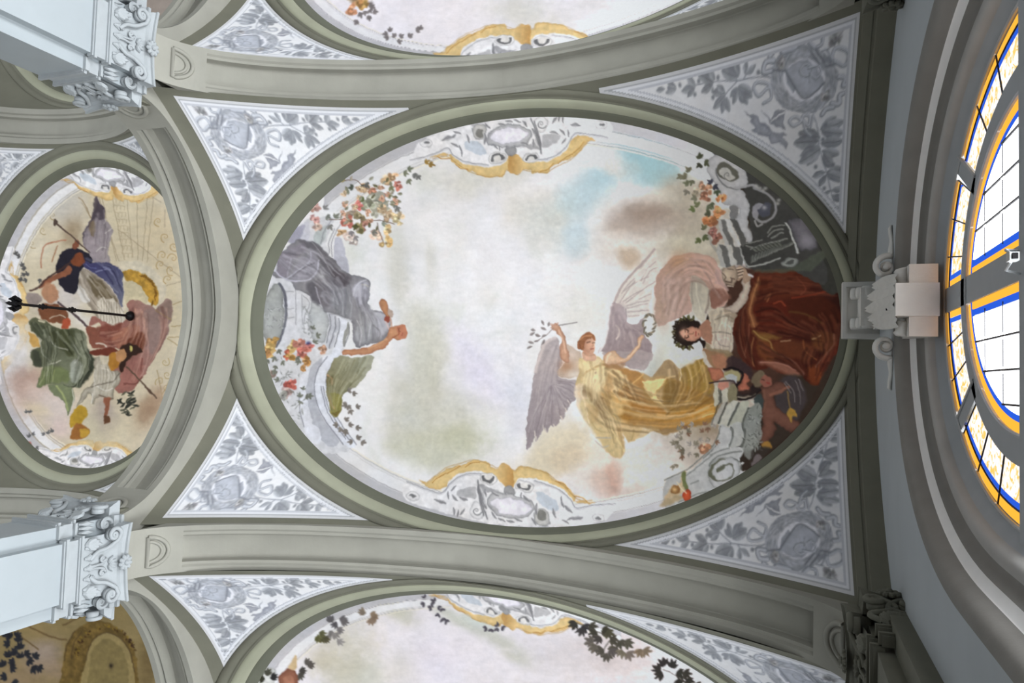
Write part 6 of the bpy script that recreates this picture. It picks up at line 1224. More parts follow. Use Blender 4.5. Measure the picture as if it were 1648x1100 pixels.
# ---------------------------------------------------------------- round fresco of the nave vault
N1 = (0, 280, .181818); N2 = (120, 280, .181818); N3 = (0, 440, .181818); N4 = (120, 480, .181818); N5 = (0, 600, .181818)
cn = Canvas(-260, 200, 340, 820, 1.0, (196, 186, 160)); cn.C *= (1 + .08 * cn.big)[..., None]
PXn, PYn = to_plan(cn, VN); Dn = edge_dist(PXn, PYn, XN, YC, NA, NB)
clouds(cn, [(110, 330, 40, 40, 0, (192, 190, 186), .8), (60, 400, 30, 30, 0, (206, 198, 176), .7), (115, 375, 16, 26, .3, (140, 122, 96), .8), (20, 380, 60, 30, 0, (200, 192, 172), .6), (260, 380, 40, 60, 0, (190, 174, 138), .6), (280, 480, 26, 60, 0, (196, 184, 148), .6), (180, 330, 40, 40, 0, (200, 190, 160), .6)])
cn.part = 'painted_coffers'
for q in ('220,220 390,770', '330,210 440,760', '460,200 515,740', '550,200 560,760', '650,140 600,770', '700,150 640,780', '700,210 770,250', '800,320 800,470', '380,490 970,940', '240,200 370,770', '870,340 900,400', '810,990 980,940', '60,250 150,400', '830,360 930,430', '860,240 960,270'): cn.line(P(N2, q), (150, 134, 108), 1.5, .6)
for y in range(220, 760, 60):
    for k in range(3): cn.line(P(N2, '%f,%f %f,%f %f,%f' % (345 + y * .16 + 34 * k - 40, y, 372 + y * .16 + 34 * k - 40, y + 4, 368 + y * .16 + 34 * k - 40, y + 38)), (164, 148, 120), 1.1, .7, sm=False)
for x, y in ((780, 720), (850, 850), (880, 640), (800, 560), (740, 420), (870, 750), (830, 930), (760, 800)): cn.spiral(*P(N2, '%f,%f' % (x, y))[0], 9, 1.5, rng.random() * 6, 1, (166, 140, 92), 1.4)
for x, y in ((800, 570), (820, 680), (760, 740), (810, 790)): cn.spiral(*P(N4, '%f,%f' % (x, y))[0], 9, 1.5, rng.random() * 6, 1, (164, 142, 90), 1.3)
for q in ('860,250 980,240', '870,60 980,20', '830,350 960,340', '820,360 940,430', '730,640 780,900', '860,700 780,850'): cn.line(P(N4, q), (150, 128, 84), 1.6, .7)
for x, y in ((290, 620), (380, 500), (470, 370)): cn.spiral(*P(N1, '%f,%f' % (x, y))[0], 8, 1.3, 1, 1, (160, 140, 100), 1.3)
cn.line(P(N1, '240,480 230,600 240,720'), (170, 152, 116), 1.3, .7); cn.line(P(N1, '700,210 740,250 800,390'), (140, 120, 90), 2, .7)
cn.part = 'painted_medallion'
cn.fill(P(N2, '380,800 500,770 620,800 720,860 790,960 800,1080 720,1200 560,1240 440,1200 400,1000'), (196, 188, 166), 1.5); cn.fill(P(N2, '420,870 520,850 620,890 700,970 745,1080 730,1160 660,1130 620,1040 560,970 470,950'), (172, 132, 48), 1.5, tex=.2); cn.fill(P(N2, '450,960 540,960 610,1030 650,1130 560,1200 460,1150'), (190, 180, 148), 1.5)
for i_ in range(26):
    t = -1.4 + 1.9 * rng.random(); cn.line(P(N2, '%f,%f %f,%f' % (520 + 190 * math.cos(t), 1060 + 170 * math.sin(t), 520 + 205 * math.cos(t + .2), 1060 + 185 * math.sin(t + .2))), (110, 74, 20), 1.4, .7)
frame_bands(cn, Dn, (np.arange(cn.w)[None, :] - 260 < 150).astype(np.float32) * np.ones_like(Dn, np.float32))
cartouche(cn, affine(CK, [(111, 291), (186, 318), (245, 298), (176, 271)]), 'painted_cartouche', .6)
cartouche(cn, affine(CK, [(93, 726), (154, 713), (206, 737), (150, 747)]), 'painted_cartouche#2', .55)
cartouche(cn, affine(CK, [(16, 436), (40, 508), (4, 578), (-12, 505)]), 'painted_cartouche#3', .6)
cn.part = 'painted_cloud'
clouds(cn, [(30, 580, 22, 40, 0, (206, 204, 204), .95), (45, 620, 26, 26, 0, (150, 118, 104), .9), (60, 640, 40, 30, .4, (190, 166, 154), .95), (90, 660, 40, 30, .6, (206, 194, 188), .95), (100, 690, 20, 16, 0, (210, 190, 186), .9), (60, 660, 20, 10, .3, (206, 192, 160), .7), (160, 690, 40, 24, 0, (196, 188, 160), .9), (240, 660, 20, 30, .6, (140, 110, 84), .8), (255, 640, 14, 20, 0, (160, 134, 108), .7), (110, 480, 30, 24, .6, (190, 186, 184), .95), (85, 500, 24, 14, .3, (180, 172, 166), .8), (130, 515, 20, 14, .4, (206, 204, 200), .9), (170, 660, 18, 30, 0, (150, 138, 136), .7)])
cn.part = None
cn.part = 'painted_trumpeter/wing'
cn.fill(P(N1, '845,205 875,240 925,320 935,400 990,480 985,580 960,690 965,790 850,800 790,700 730,610 735,530 800,400 860,270'), (120, 112, 120), 1.2, grad=((146, 138, 142), tuple(P(N1, '760,500')[0]), tuple(P(N1, '980,560')[0]))); cn.fill(P(N1, '850,210 880,260 930,330 930,400 880,420 830,400 740,560 730,600 735,530 800,400'), (66, 58, 68), 2, .85)
cn.fill(P(N1, '790,440 830,420 850,500 830,560 800,540'), (112, 96, 72), 2.5, .8); cn.fill(P(N1, '740,580 820,560 900,640 880,760 820,740'), (150, 140, 146), 2.5, .7)
for q in ('920,440 945,400', '930,530 985,485', '850,690 900,650 940,660'): cn.line(P(N1, q), (196, 190, 186), 1.6, .8)
cn.part = 'painted_trumpeter/wing#2'
cn.fill(P(N1, '640,820 740,830 850,880 940,960 1000,1040 1050,1120 1090,1200 1100,1310 1060,1340 960,1330 890,1300 820,1230 760,1120 700,1050 680,960'), (150, 140, 126), 1.2); cn.fill(P(N1, '780,900 900,960 980,1060 1040,1130 960,1130 860,1100 800,1020'), (96, 84, 60), 3, .85)
cn.fill(P(N1, '870,1130 960,1100 1040,1140 1095,1240 1090,1330 980,1330 880,1300'), (196, 190, 176), 1.6); cn.line(P(N1, '640,820 740,835 860,890 960,980 1050,1110 1095,1210'), (206, 200, 190), 2.2, .9)
for k in range(8): cn.line(P(N1, '%f,%f %f,%f' % (900 + 22 * k, 1120 + 4 * k, 890 + 26 * k, 1320)), (140, 130, 114), 1.3, .8)
cn.fill(P(N1, '680,1000 720,980 760,1050 800,1120 740,1130 700,1070'), (204, 202, 198), 2)
cn.part = 'painted_trumpeter/cloak'
cn.fill(P(N1, '500,790 560,690 620,655 700,660 760,690 800,720 820,790 740,830 700,900 690,1030 640,1060 560,1030 520,960 490,870'), (34, 32, 44), 1.4); cn.fill(P(N1, '740,770 840,790 940,780 1020,820 1080,870 1090,960 1095,1060 1085,1180 1040,1100 960,980 850,890 750,840'), (58, 58, 98), 1.4, grad=((96, 100, 122), tuple(P(N1, '860,820')[0]), tuple(P(N1, '1090,1080')[0])))
for q, c in (('850,870 920,850 1000,850', (130, 134, 168)), ('880,800 940,880 1000,980', (44, 44, 80)), ('760,800 800,830 850,840', (90, 92, 140)), ('950,960 1040,1050', (120, 124, 150))): cn.line(P(N1, q), c, 2, .75, 1.6)
cn.folds('painted_trumpeter/cloak', P(N1, '700,720 840,790 960,860 1080,1000'), P(N1, '860,800 960,800 1040,850 1090,1080'), 14, (36, 36, 66), (128, 132, 164), 3.4, .4)
cn.folds('painted_trumpeter/wing#2', P(N1, '660,840 700,1000 800,1160 900,1290'), P(N1, '800,870 950,1000 1040,1130 1080,1290'), 18, (92, 82, 66), (204, 198, 186), 3, .4)
cn.folds('painted_trumpeter/wing', P(N1, '860,240 780,420 740,600'), P(N1, '920,320 960,500 940,760'), 14, (72, 64, 72), (170, 162, 166), 3, .38)
cn.part = 'painted_trumpeter/skin'
cn.fill(P(N1, '620,790 640,740 700,700 740,710 745,790 690,820'), (126, 66, 38), 2, .95); cn.fill(P(N1, '350,990 420,930 520,880 600,820 640,830 620,880 520,930 430,970 350,1010'), (134, 82, 58), 1.6); cn.fill(P(N1, '640,650 650,590 690,580 700,620 670,670'), (124, 72, 52), 1.4)
cn.part = 'painted_trumpeter/trumpet'
cn.line(P(N1, '490,430 560,490 640,560 720,630 800,700'), (72, 56, 50), 2.6, .95, w2=1.6); cn.fill(P(N1, '470,440 500,405 515,430 490,452'), (76, 62, 56), 1.1); cn.line(P(N1, '270,1035 340,1000 420,930 500,870 620,790'), (64, 44, 40), 3, .9); cn.line(P(N1, '365,830 360,760 390,650 470,605 580,590'), (166, 104, 78), 2, .9); cn.line(P(N1, '460,780 480,720 510,640'), (150, 100, 70), 2, .8)
cn.part = 'painted_seated_man/cloak'
cn.fill(P(N4, '470,60 500,20 560,15 640,50 700,90 720,110 770,40 830,0 860,60 850,200 820,330 740,480 660,600 620,680 560,760 500,820 380,830 330,700 350,560 420,480 370,440 300,460 200,420 180,380 240,240 200,220 130,240 160,160 330,240 430,210 480,140'), (142, 94, 84), 1.4, grad=((150, 124, 116), tuple(P(N4, '450,250')[0]), tuple(P(N4, '780,200')[0])))
for pts, c, a in (('200,250 320,240 420,230 380,330 340,430 220,400 190,340', (112, 58, 46), .85), ('560,300 620,330 610,450 540,500 400,440 430,400', (96, 44, 24), .9), ('400,440 500,400 560,440 500,520 400,560', (74, 40, 24), .9), ('420,600 560,540 610,560 600,660 540,760 420,820 370,800', (150, 98, 88), .85), ('330,330 420,280 520,240 580,280 480,360 380,440', (160, 104, 82), .8), ('620,120 760,120 840,140 820,320 700,500 640,420', (134, 112, 106), .8), ('740,90 830,10 860,80 850,180 780,130', (132, 110, 98), .8)): cn.fill(P(N4, pts), c, 4, a)
for q, c in (('600,120 620,260 650,400 640,560 590,700', (176, 134, 122)), ('540,100 480,260 400,400', (172, 120, 96)), ('440,760 540,760 600,700', (96, 52, 44)), ('720,110 800,160 850,190', (150, 130, 84)), ('600,540 590,640', (110, 62, 54)), ('480,250 580,160 600,120', (178, 136, 112))): cn.line(P(N4, q), c, 2.2, .75, 1.8)
for a, b_, n in (('480,100 480,250 400,420 340,620', '640,80 660,280 620,480 520,780', 20), ('700,100 760,200 760,360 660,560', '850,60 840,250 760,440 640,640', 14), ('180,300 300,300 420,260', '200,420 320,450 420,420', 10)): cn.folds('painted_seated_man/cloak', P(N4, a), P(N4, b_), n, (96, 56, 50), (190, 148, 130), 4, .38, 2.6)
cn.part = 'painted_seated_man/green_robe'
cn.fill(P(N3, '250,420 330,400 420,430 520,490 640,490 720,500 760,580 780,680 820,740 830,840 780,920 720,1000 650,1010 560,1000 440,990 330,1010 350,900 370,840 300,800 270,700 350,640 370,580 280,500'), (84, 88, 66), 1.4, grad=((112, 118, 96), tuple(P(N3, '420,560')[0]), tuple(P(N3, '700,900')[0])))
for pts, c, a in (('460,520 620,500 660,600 640,740 520,660 440,560', (60, 64, 38), .85), ('270,440 360,460 440,540 400,600 320,540', (60, 66, 48), .85), ('340,1000 370,860 460,820 600,860 600,960 470,980', (104, 116, 72), .85), ('640,780 720,790 740,880 680,960 620,940', (156, 162, 152), .8), ('760,640 830,760 820,880 720,1000 700,960 780,860', (44, 48, 38), .85), ('680,520 760,560 770,680 700,700 660,620', (130, 134, 112), .7), ('280,680 340,700 370,820 310,820', (56, 60, 48), .85)): cn.fill(P(N3, pts), c, 4, a)
for q, c in (('440,560 480,640 600,680', (170, 172, 160)), ('360,580 370,700 440,780', (150, 154, 140)), ('440,810 540,770', (196, 196, 176)), ('440,830 400,900 350,980', (140, 146, 104)), ('660,640 700,740 660,800', (176, 178, 170)), ('560,990 640,1010 700,960 800,860', (36, 40, 30)), ('480,860 470,960', (136, 146, 90)), ('520,540 560,600 640,720', (40, 44, 28))): cn.line(P(N3, q), c, 2, .75, 1.6)
cn.fill(P(N5, '430,120 560,110 650,150 650,260 620,340 600,380 560,260 480,200'), (112, 122, 90), 1.6); cn.line(P(N5, '500,120 560,200 600,330'), (160, 172, 110), 3, .8, 2); cn.line(P(N5, '640,150 650,240 630,330'), (190, 190, 176), 2, .8)
cn.fill(P(N5, '620,410 660,340 720,290 770,330 760,400 700,460 630,490'), (176, 140, 40), 2); cn.fill(P(N5, '640,520 700,440 780,500 770,560 680,590 620,580'), (150, 96, 44), 2); cn.fill(P(N5, '700,500 770,500 780,550 720,570'), (190, 150, 50), 2, .9)
for a, b_, n in (('270,440 370,560 380,760 350,980', '520,500 520,680 480,840 470,980', 22), ('480,500 600,640 680,760 640,980', '740,520 780,680 820,800 720,1000', 24)): cn.folds('painted_seated_man/green_robe', P(N3, a), P(N3, b_), n, (42, 46, 32), (158, 164, 142), 3.6, .4, 2.2)
cn.part = 'painted_seated_man/head'
cn.fill(P(N3, '350,290 460,270 560,310 600,380 560,440 440,430 350,380'), (112, 68, 44), 2); cn.fill(P(N3, '560,410 610,400 625,450 590,490 540,480'), (166, 74, 46), 1.6); cn.fill(P(N3, '370,130 440,80 510,140 500,240 420,260 370,200'), (166, 116, 84), 2.5, .9); cn.fill(P(N3, '230,190 330,170 370,240 300,300 240,260'), (140, 128, 122), 2); cn.fill(P(N3, '255,520 330,560 350,640 290,640 260,590'), (186, 146, 76), 2)
cn.line(P(N3, '440,400 520,370 580,390'), (190, 180, 160), 1.8, .8); cn.line(P(N3, '350,420 390,430'), (206, 200, 170), 3, .8)
cn.part = 'painted_seated_man/staff'
cn.line(P(N3, '510,260 620,340 720,420 800,500 880,560'), (70, 56, 60), 3, .95); cn.line(P(N4, '460,610 570,720 660,810 720,885'), (84, 66, 52), 2.4, .95); cn.fill(P(N4, '630,780 660,800 690,850 665,840'), (80, 60, 48), 1.2)
cn.part = 'painted_child/tunic'
cn.fill(P(N4, '170,540 220,520 300,500 330,560 340,640 400,660 410,720 360,800 330,900 260,880 190,890 160,940 140,850 100,880 30,960 60,850 150,760 180,660'), (176, 170, 154), 1.3, rim=((120, 114, 98), 2.4)); cn.fill(P(N4, '230,510 290,500 300,560 260,590 225,560'), (190, 182, 160), 1.4)
for q, c in (('150,790 240,760 330,740 400,670', (92, 86, 74)), ('200,780 280,820 340,800', (206, 204, 194)), ('230,620 300,640 330,700', (206, 200, 184)), ('220,860 280,880 340,890', (96, 80, 66)), ('160,850 150,930', (206, 204, 196)), ('180,640 170,740', (200, 196, 184))): cn.line(P(N4, q), c, 2, .8, 1.5)
cn.part = 'painted_child/skin'
cn.fill(P(N4, '300,500 350,480 400,540 380,620 330,640 300,580'), (166, 112, 36), 2, .95); cn.fill(P(N4, '370,480 430,460 460,520 420,570 380,550'), (176, 128, 84), 1.6); cn.fill(P(N4, '260,890 320,880 300,980 290,1060 260,1050 265,960'), (136, 82, 60), 1.5); cn.fill(P(N4, '255,1050 300,1040 320,1090 260,1110'), (96, 62, 40), 1.6)
cn.fill(P(N4, '390,440 480,410 560,430 600,480 520,510 460,560 440,640 410,660 390,600 420,560 460,520 440,460'), (48, 30, 22), 1.8); cn.fill(P(N4, '480,440 500,425 515,450 500,480 482,470'), (186, 176, 96), 1.4); cn.fill(P(N4, '100,260 180,260 260,400 250,440 170,440 130,380'), (126, 74, 58), 1.8); cn.line(P(N4, '190,400 250,410 280,430'), (196, 186, 172), 2.6, .85); cn.fill(P(N4, '150,470 300,440 380,470 300,500 170,510'), (104, 48, 34), 1.8)
cn.folds('painted_child/tunic', P(N4, '180,540 160,700 150,860'), P(N4, '330,560 380,680 340,880'), 16, (112, 106, 92), (214, 210, 198), 3, .42, 2)
cn.part = 'painted_leaf_spray'
for k in range(24):
    x, y = 360 + 150 * rng.random(), 830 + 200 * rng.random(); cn.leaf(*P(N4, '%f,%f' % (x, y))[0], -.9 + rng.random() * 1.6, 12, 3.4, (52, 54, 46) if k % 3 else (96, 98, 80), vein=False)
for x, y, a in ((150, 720, 4.4), (180, 740, 3.6), (200, 820, 4.4), (230, 830, 3), (220, 890, 2.8), (240, 900, 4.4), (240, 940, 2.9), (200, 940, 3.4), (360, 930, 1.8)): cn.spray(*P(N1, '%f,%f' % (x, y))[0], a, 3, 8, 3, (104, 104, 104), 1.3)
for x, y, a in ((235, 360, 4.5), (260, 360, 5), (260, 570, 4.5), (290, 560, 5.2), (100, 480, 4.6), (400, 550, 3.6), (420, 545, 5), (460, 530, 4.4), (320, 660, .8)): cn.spray(*P(N5, '%f,%f' % (x, y))[0], a, 3, 7, 2.6, (116, 118, 120), 1.4)
cn.flower(*P(N5, '262,645')[0], 5, (150, 60, 56))
cn.part = None

cn.finish(1.0, .07)
# nave fresco at the lower left corner, seen between pier and arch
H3 = (0, 900, .182)
ch = Canvas(-300, 890, 330, 1500, .8, (128, 112, 72)); ch.C *= (1 + .22 * ch.big)[..., None]
clouds(ch, [(70, 1050, 30, 30, 0, (150, 136, 128), .8), (120, 1080, 60, 20, 0, (140, 120, 100), .7), (30, 1100, 40, 30, 0, (140, 118, 90), .7), (60, 1020, 30, 12, 0, (136, 116, 74), .7), (240, 1060, 20, 60, 0, (92, 76, 44), .8), (20, 1000, 20, 12, 0, (160, 120, 30), .8)])
ch.part = 'painted_medallion'
ch.fill(P(H3, '570,900 590,760 660,640 760,570 880,545 1020,600 1130,700 1200,850 1220,1000 1200,1300 560,1300'), (104, 84, 40), 1.6, tex=.2); ch.fill(P(H3, '760,900 790,780 850,690 960,655 1080,720 1160,850 1190,1000 1150,1250 760,1250 720,1050'), (140, 124, 78), 1.5); ch.fill(P(H3, '800,900 830,790 900,720 980,720 1060,780 1120,900 1130,1050 1090,1250 790,1250'), (122, 108, 66), 1.6)
for i_ in range(60):
    t = PI + .2 + 2.7 * rng.random(); ch.leaf(*P(H3, '%f,%f' % (930 + 270 * math.cos(t), 930 + 330 * math.sin(t)))[0], rng.random() * 6, 5, 2, (66, 42, 24) if i_ % 2 else (150, 122, 40), vein=False)
for q in ('760,900 790,780 850,690 960,655 1080,720 1160,850 1190,1000', '575,900 595,760 660,640', '630,880 650,760 720,650'): ch.line(P(H3, q), (74, 58, 34), 2, .8)
ch.blob(*P(H3, '980,945')[0], 3, 4, (30, 24, 20), .95)
for q in ('220,580 420,680 590,720', '180,690 340,800', '560,590 740,500'): ch.line(P(H3, q), (90, 70, 40), 2.4, .8)
ch.part = 'painted_leaf_spray'
for x, y, a in ((60, 690, 4.3), (100, 700, 3.9), (140, 690, 5.4), (90, 750, 3.2), (160, 740, 4.8), (180, 800, 4.6), (150, 830, 3.6), (80, 870, 4.4), (40, 950, 4.0), (220, 860, 5.6), (180, 880, 4.6), (130, 920, 3.4), (90, 960, .4), (240, 900, .4), (300, 880, 5.4), (280, 960, .8), (330, 960, .6), (60, 1040, 3), (120, 1080, 1)): ch.spray(*P(H3, '%f,%f' % (x, y))[0], a, 4, 13, 5, (44, 46, 54), 1.7)
ch.part = None
ch.finish(1.0, .08)

# nave fresco at the upper left corner: only a dim strip of its border shows beside the pier
cu_ = Canvas(-300, -500, 330, 210, .6, (156, 146, 138)); cu_.C *= (1 + .2 * cu_.big)[..., None]
PXu, PYu = to_plan(cu_, lambda x, y: VN(x, y + PITCH)); Du = edge_dist(PXu, PYu, XN, YC - PITCH, NA, NB)
for d0, d1, c in ((-.2, .12, (150, 150, 158)), (.12, .14, (104, 102, 104)), (.14, .30, (172, 168, 172)), (.30, .32, (110, 106, 106)), (.32, .44, (166, 156, 152))):
    k_ = ((Du > d0) & (Du <= d1))[..., None]; cu_.C[:] = np.where(k_, np.array(c, np.float32) / 255, cu_.C); cu_.L[k_[..., 0]] = cu_.lab('painted_frame_band')
cu_.finish(1.0, .06)
# ---------------------------------------------------------------- bake the frescoes on the vaults
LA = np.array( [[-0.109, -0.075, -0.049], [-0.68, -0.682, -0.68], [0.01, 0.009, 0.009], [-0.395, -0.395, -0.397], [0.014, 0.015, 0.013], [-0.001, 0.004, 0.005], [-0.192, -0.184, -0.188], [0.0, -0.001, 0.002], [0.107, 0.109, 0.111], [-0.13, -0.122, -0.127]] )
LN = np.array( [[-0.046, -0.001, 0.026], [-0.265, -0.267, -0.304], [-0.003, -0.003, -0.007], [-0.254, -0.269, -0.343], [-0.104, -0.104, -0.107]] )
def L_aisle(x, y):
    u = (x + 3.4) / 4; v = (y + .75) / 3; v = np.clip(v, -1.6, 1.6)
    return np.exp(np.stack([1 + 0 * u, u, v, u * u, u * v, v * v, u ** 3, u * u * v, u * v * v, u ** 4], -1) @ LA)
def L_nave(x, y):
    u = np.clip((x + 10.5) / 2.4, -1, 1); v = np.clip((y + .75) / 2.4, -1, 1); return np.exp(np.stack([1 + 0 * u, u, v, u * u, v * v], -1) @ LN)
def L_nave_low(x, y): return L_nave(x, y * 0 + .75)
def in_oval(cx, cy, a, bb, g=.03): return lambda X, Y: ((X - cx) / (a + g)) ** 2 + ((Y - cy) / (bb + g)) ** 2 < 1
DZ = .012
PART_LABELS = {'painted_angel/robe': 'golden robe', 'painted_angel/laurel_crown': 'wreath held out', 'painted_crowned_woman/red_robe': 'dark red robe', 'painted_crowned_woman/veil': 'rose veil', 'painted_crowned_woman/laurel_crown': 'dark laurel wreath on her hair',
               'painted_cartouche': 'cartouche at the upper rim', 'painted_cartouche#2': 'cartouche at the lower rim', 'painted_reclining_woman/robe': 'grey robe', 'painted_reclining_woman/green_cloth': 'olive green cloth', 'painted_putto#2': 'putto with a torch',
               'painted_seated_man/green_robe': 'dark green robe', 'painted_seated_man/cloak': 'rose cloak', 'painted_trumpeter/cloak': 'blue cloak', 'painted_child/tunic': 'white tunic'}
f1 = empty('ceiling_fresco', (OXC, CY, 10.3), label='large oval fresco with crowned woman, winged figure and bright clouded sky', cat='fresco', group='painted ceiling frescoes')
bake('f', CV_MAIN, lambda x, y: V0(x, y), np.arange(OXC - OA - .03, OXC + OA + .03, .0088), np.arange(CY - OB - .03, CY + OB + .03, .0088), in_oval(OXC, CY, OA, OB), L_aisle, DZ, f1, PART_LABELS)
f2 = empty('ceiling_fresco', (OXC, CY - PITCH, 10.3), label='oval sky fresco cut off at the top edge of the picture', cat='fresco', group='painted ceiling frescoes')
ys = np.r_[np.arange(CY - PITCH - OB - .03, CY - PITCH + 1.3, .05), np.arange(CY - PITCH + 1.3, CY - PITCH + OB + .03, .011)]
bake('f', cvt, lambda x, y: V0(x, y, -PITCH), np.arange(OXC - OA - .03, OXC + OA + .03, .013), ys, in_oval(OXC, CY - PITCH, OA, OB), L_aisle, DZ, f2, {})
f3 = empty('ceiling_fresco', (OXC, CY + PITCH, 10.3), label='oval sky fresco with dark leaf sprays cut off at the bottom edge', cat='fresco', group='painted ceiling frescoes')
ys = np.r_[np.arange(CY + PITCH - OB - .03, CY + PITCH - .8, .011), np.arange(CY + PITCH - .8, CY + PITCH + OB + .03, .05)]
bake('f', cvb, lambda x, y: V0(x, y, PITCH), np.arange(OXC - OA - .03, OXC + OA + .03, .0115), ys, in_oval(OXC, CY + PITCH, OA, OB), L_aisle, DZ, f3, {})
f4 = empty('ceiling_fresco', (XN, YC, 9.9), label='round nave fresco with trumpeter and seated figures in green and rose', cat='fresco', group='painted ceiling frescoes')
bake('f', cn, VN, np.arange(XN - NA - .03, XN + NA + .03, .0095), np.arange(YC - NB - .03, YC + NB + .03, .0095), in_oval(XN, YC, NA, NB), L_nave, DZ, f4, PART_LABELS)
f5 = empty('ceiling_fresco', (XN, YC + PITCH, 9.9), label='shadowy brown nave fresco behind the lower left pier', cat='fresco', group='painted ceiling frescoes')
bake('f', ch, lambda x, y: VN(x, y - PITCH), np.arange(XN - NA - .03, XN + NA + .03, .014), np.arange(YC + PITCH - NB - .03, YC + PITCH + NB + .03, .014), in_oval(XN, YC + PITCH, NA, NB), L_nave_low, DZ, f5, {})

f6 = empty('ceiling_fresco', (XN, YC - PITCH, 9.9), label='dim beige nave fresco glimpsed behind the upper left pier', cat='fresco', group='painted ceiling frescoes')
bake('f', cu_, lambda x, y: VN(x, y + PITCH), np.arange(XN - NA - .03, XN + NA + .03, .022), np.arange(YC - PITCH - NB - .03, YC - PITCH + NB + .03, .022), in_oval(XN, YC - PITCH, NA, NB), lambda x, y: L_nave(x, y * 0 - 2.2), DZ, f6, {})

# ---------------------------------------------------------------- spandrel panels: one grisaille drawing, mirrored into the corners
S6 = (1100, 20, .2); SU = 130.0                          # canvas units per metre; s runs along the long side, t along the short side
SX, SY = .635, YC - 2.69
def on_vault(p):
    r = rays(p); q = r[:, :2] / r[:, 2:]; Z = np.full(len(q), 8.5)
    for _ in range(40): Z = .5 * Z + .5 * V0(q[:, 0] * Z, q[:, 1] * Z)
    return q[:, 0] * Z, q[:, 1] * Z
def U(txt):
    x, y = on_vault(P(S6, txt)); return np.c_[(SX - x) * SU, (y - SY) * SU]
sp = Canvas(-8, -8, 380, 252, 1.0, (226, 226, 229))
sp.C *= (1 + .03 * sp.big)[..., None]
LF, LD = (185, 187, 193), (136, 139, 146)
def sleaf(x, y, x2, y2, w=.5, col=LF, name='painted_leaf'):
    p = U('%f,%f %f,%f' % (x, y, x2, y2)); d = p[1] - p[0]; L = math.hypot(*d); sleaf.n += 1
    k = .92 + .16 * rng.random(); sp.leaf(p[0][0], p[0][1], math.atan2(d[1], d[0]), L, L * w, tuple(min(255, v * k) for v in col), LD, part='%s#%d' % (name, sleaf.n))
sleaf.n = 0
def ribbon(txt, w=5, w2=None, name='painted_ribbon'):
    ribbon.n += 1; q = U(txt); nm = '%s#%d' % (name, ribbon.n)
    sp.line(q, (140, 144, 155), w, .95, part=nm, w2=w2); sp.line(q - [.5, .5], (208, 211, 219), w * .6, .9, part=nm, w2=(w2 or w) * .5)
ribbon.n = 0
# stems
for q in ('700,530 560,530 430,560 270,560 100,590', '430,560 340,660 300,740', '1040,830 1080,960 1090,1100 1150,1300 1190,1480 1240,1620', '1085,1060 1020,1120', '430,560 380,500', '480,545 520,470', '700,540 600,490'): sp.line(U(q), (146, 150, 160), 1.3, .9, part='painted_stem')
for a in ((445, 520, 330, 440), (450, 510, 410, 400), (440, 530, 300, 480), (490, 510, 500, 395), (500, 510, 580, 430), (240, 570, 110, 490), (250, 550, 200, 470), (235, 580, 140, 660), (240, 600, 230, 650), (95, 600, 20, 520), (90, 610, -20, 640), (85, 620, 30, 690), (-60, 610, -130, 570), (-60, 625, -140, 660), (-150, 620, -220, 640), (335, 660, 225, 640), (330, 650, 265, 590), (330, 680, 235, 780), (335, 690, 305, 815), (340, 690, 365, 810), (430, 610, 370, 690), (435, 610, 395, 745), (440, 615, 510, 750), (445, 610, 550, 690), (440, 600, 550, 650),
          (1100, 950, 1225, 840), (1110, 955, 1290, 880), (1110, 965, 1280, 985), (1095, 1010, 920, 980), (1080, 1040, 880, 1060), (1100, 1060, 1280, 1040), (1095, 1090, 930, 1160), (1100, 1100, 990, 1240), (1090, 1110, 920, 1220), (1110, 1120, 1250, 1150), (1120, 1140, 1200, 1260), (1150, 1290, 1290, 1260), (1150, 1300, 1300, 1350), (1140, 1290, 1030, 1330), (1150, 1310, 1080, 1410), (1180, 1440, 1290, 1420), (1180, 1440, 1110, 1480), (1190, 1480, 1290, 1520), (1215, 1560, 1270, 1640), (1210, 1560, 1160, 1600)):
    sleaf(*a)
for x, y in ((275, 530), (120, 560), (90, 665), (-30, 590), (235, 690), (600, 490), (1140, 915), (1050, 1010), (1115, 1030), (1200, 1230), (1060, 1250), (1130, 1420), (1230, 1480), (-120, 615)):
    p = U('%f,%f' % (x, y))[0]; sp.blob(p[0], p[1], 2.6, 2.6, LD, .95, pw=4, part='painted_berry')
# ivy
for q in ('480,805 530,830 560,815 600,850 615,890 660,905 700,950 720,985 690,1010 600,985 545,950 580,930 535,890 545,860', '700,975 800,965 835,985 790,1000 830,1060 820,1100 770,1050 700,1060 680,1020', '620,790 690,895 760,830 820,800 760,780 740,800 700,880', '690,900 820,950 800,880 810,820 760,850'):
    sleaf.n += 1; sp.fill(U(q), (172, 174, 184), 1.2, part='painted_ivy_leaf#%d' % sleaf.n, rim=((138, 140, 150), 3), sm=False, tex=.1)
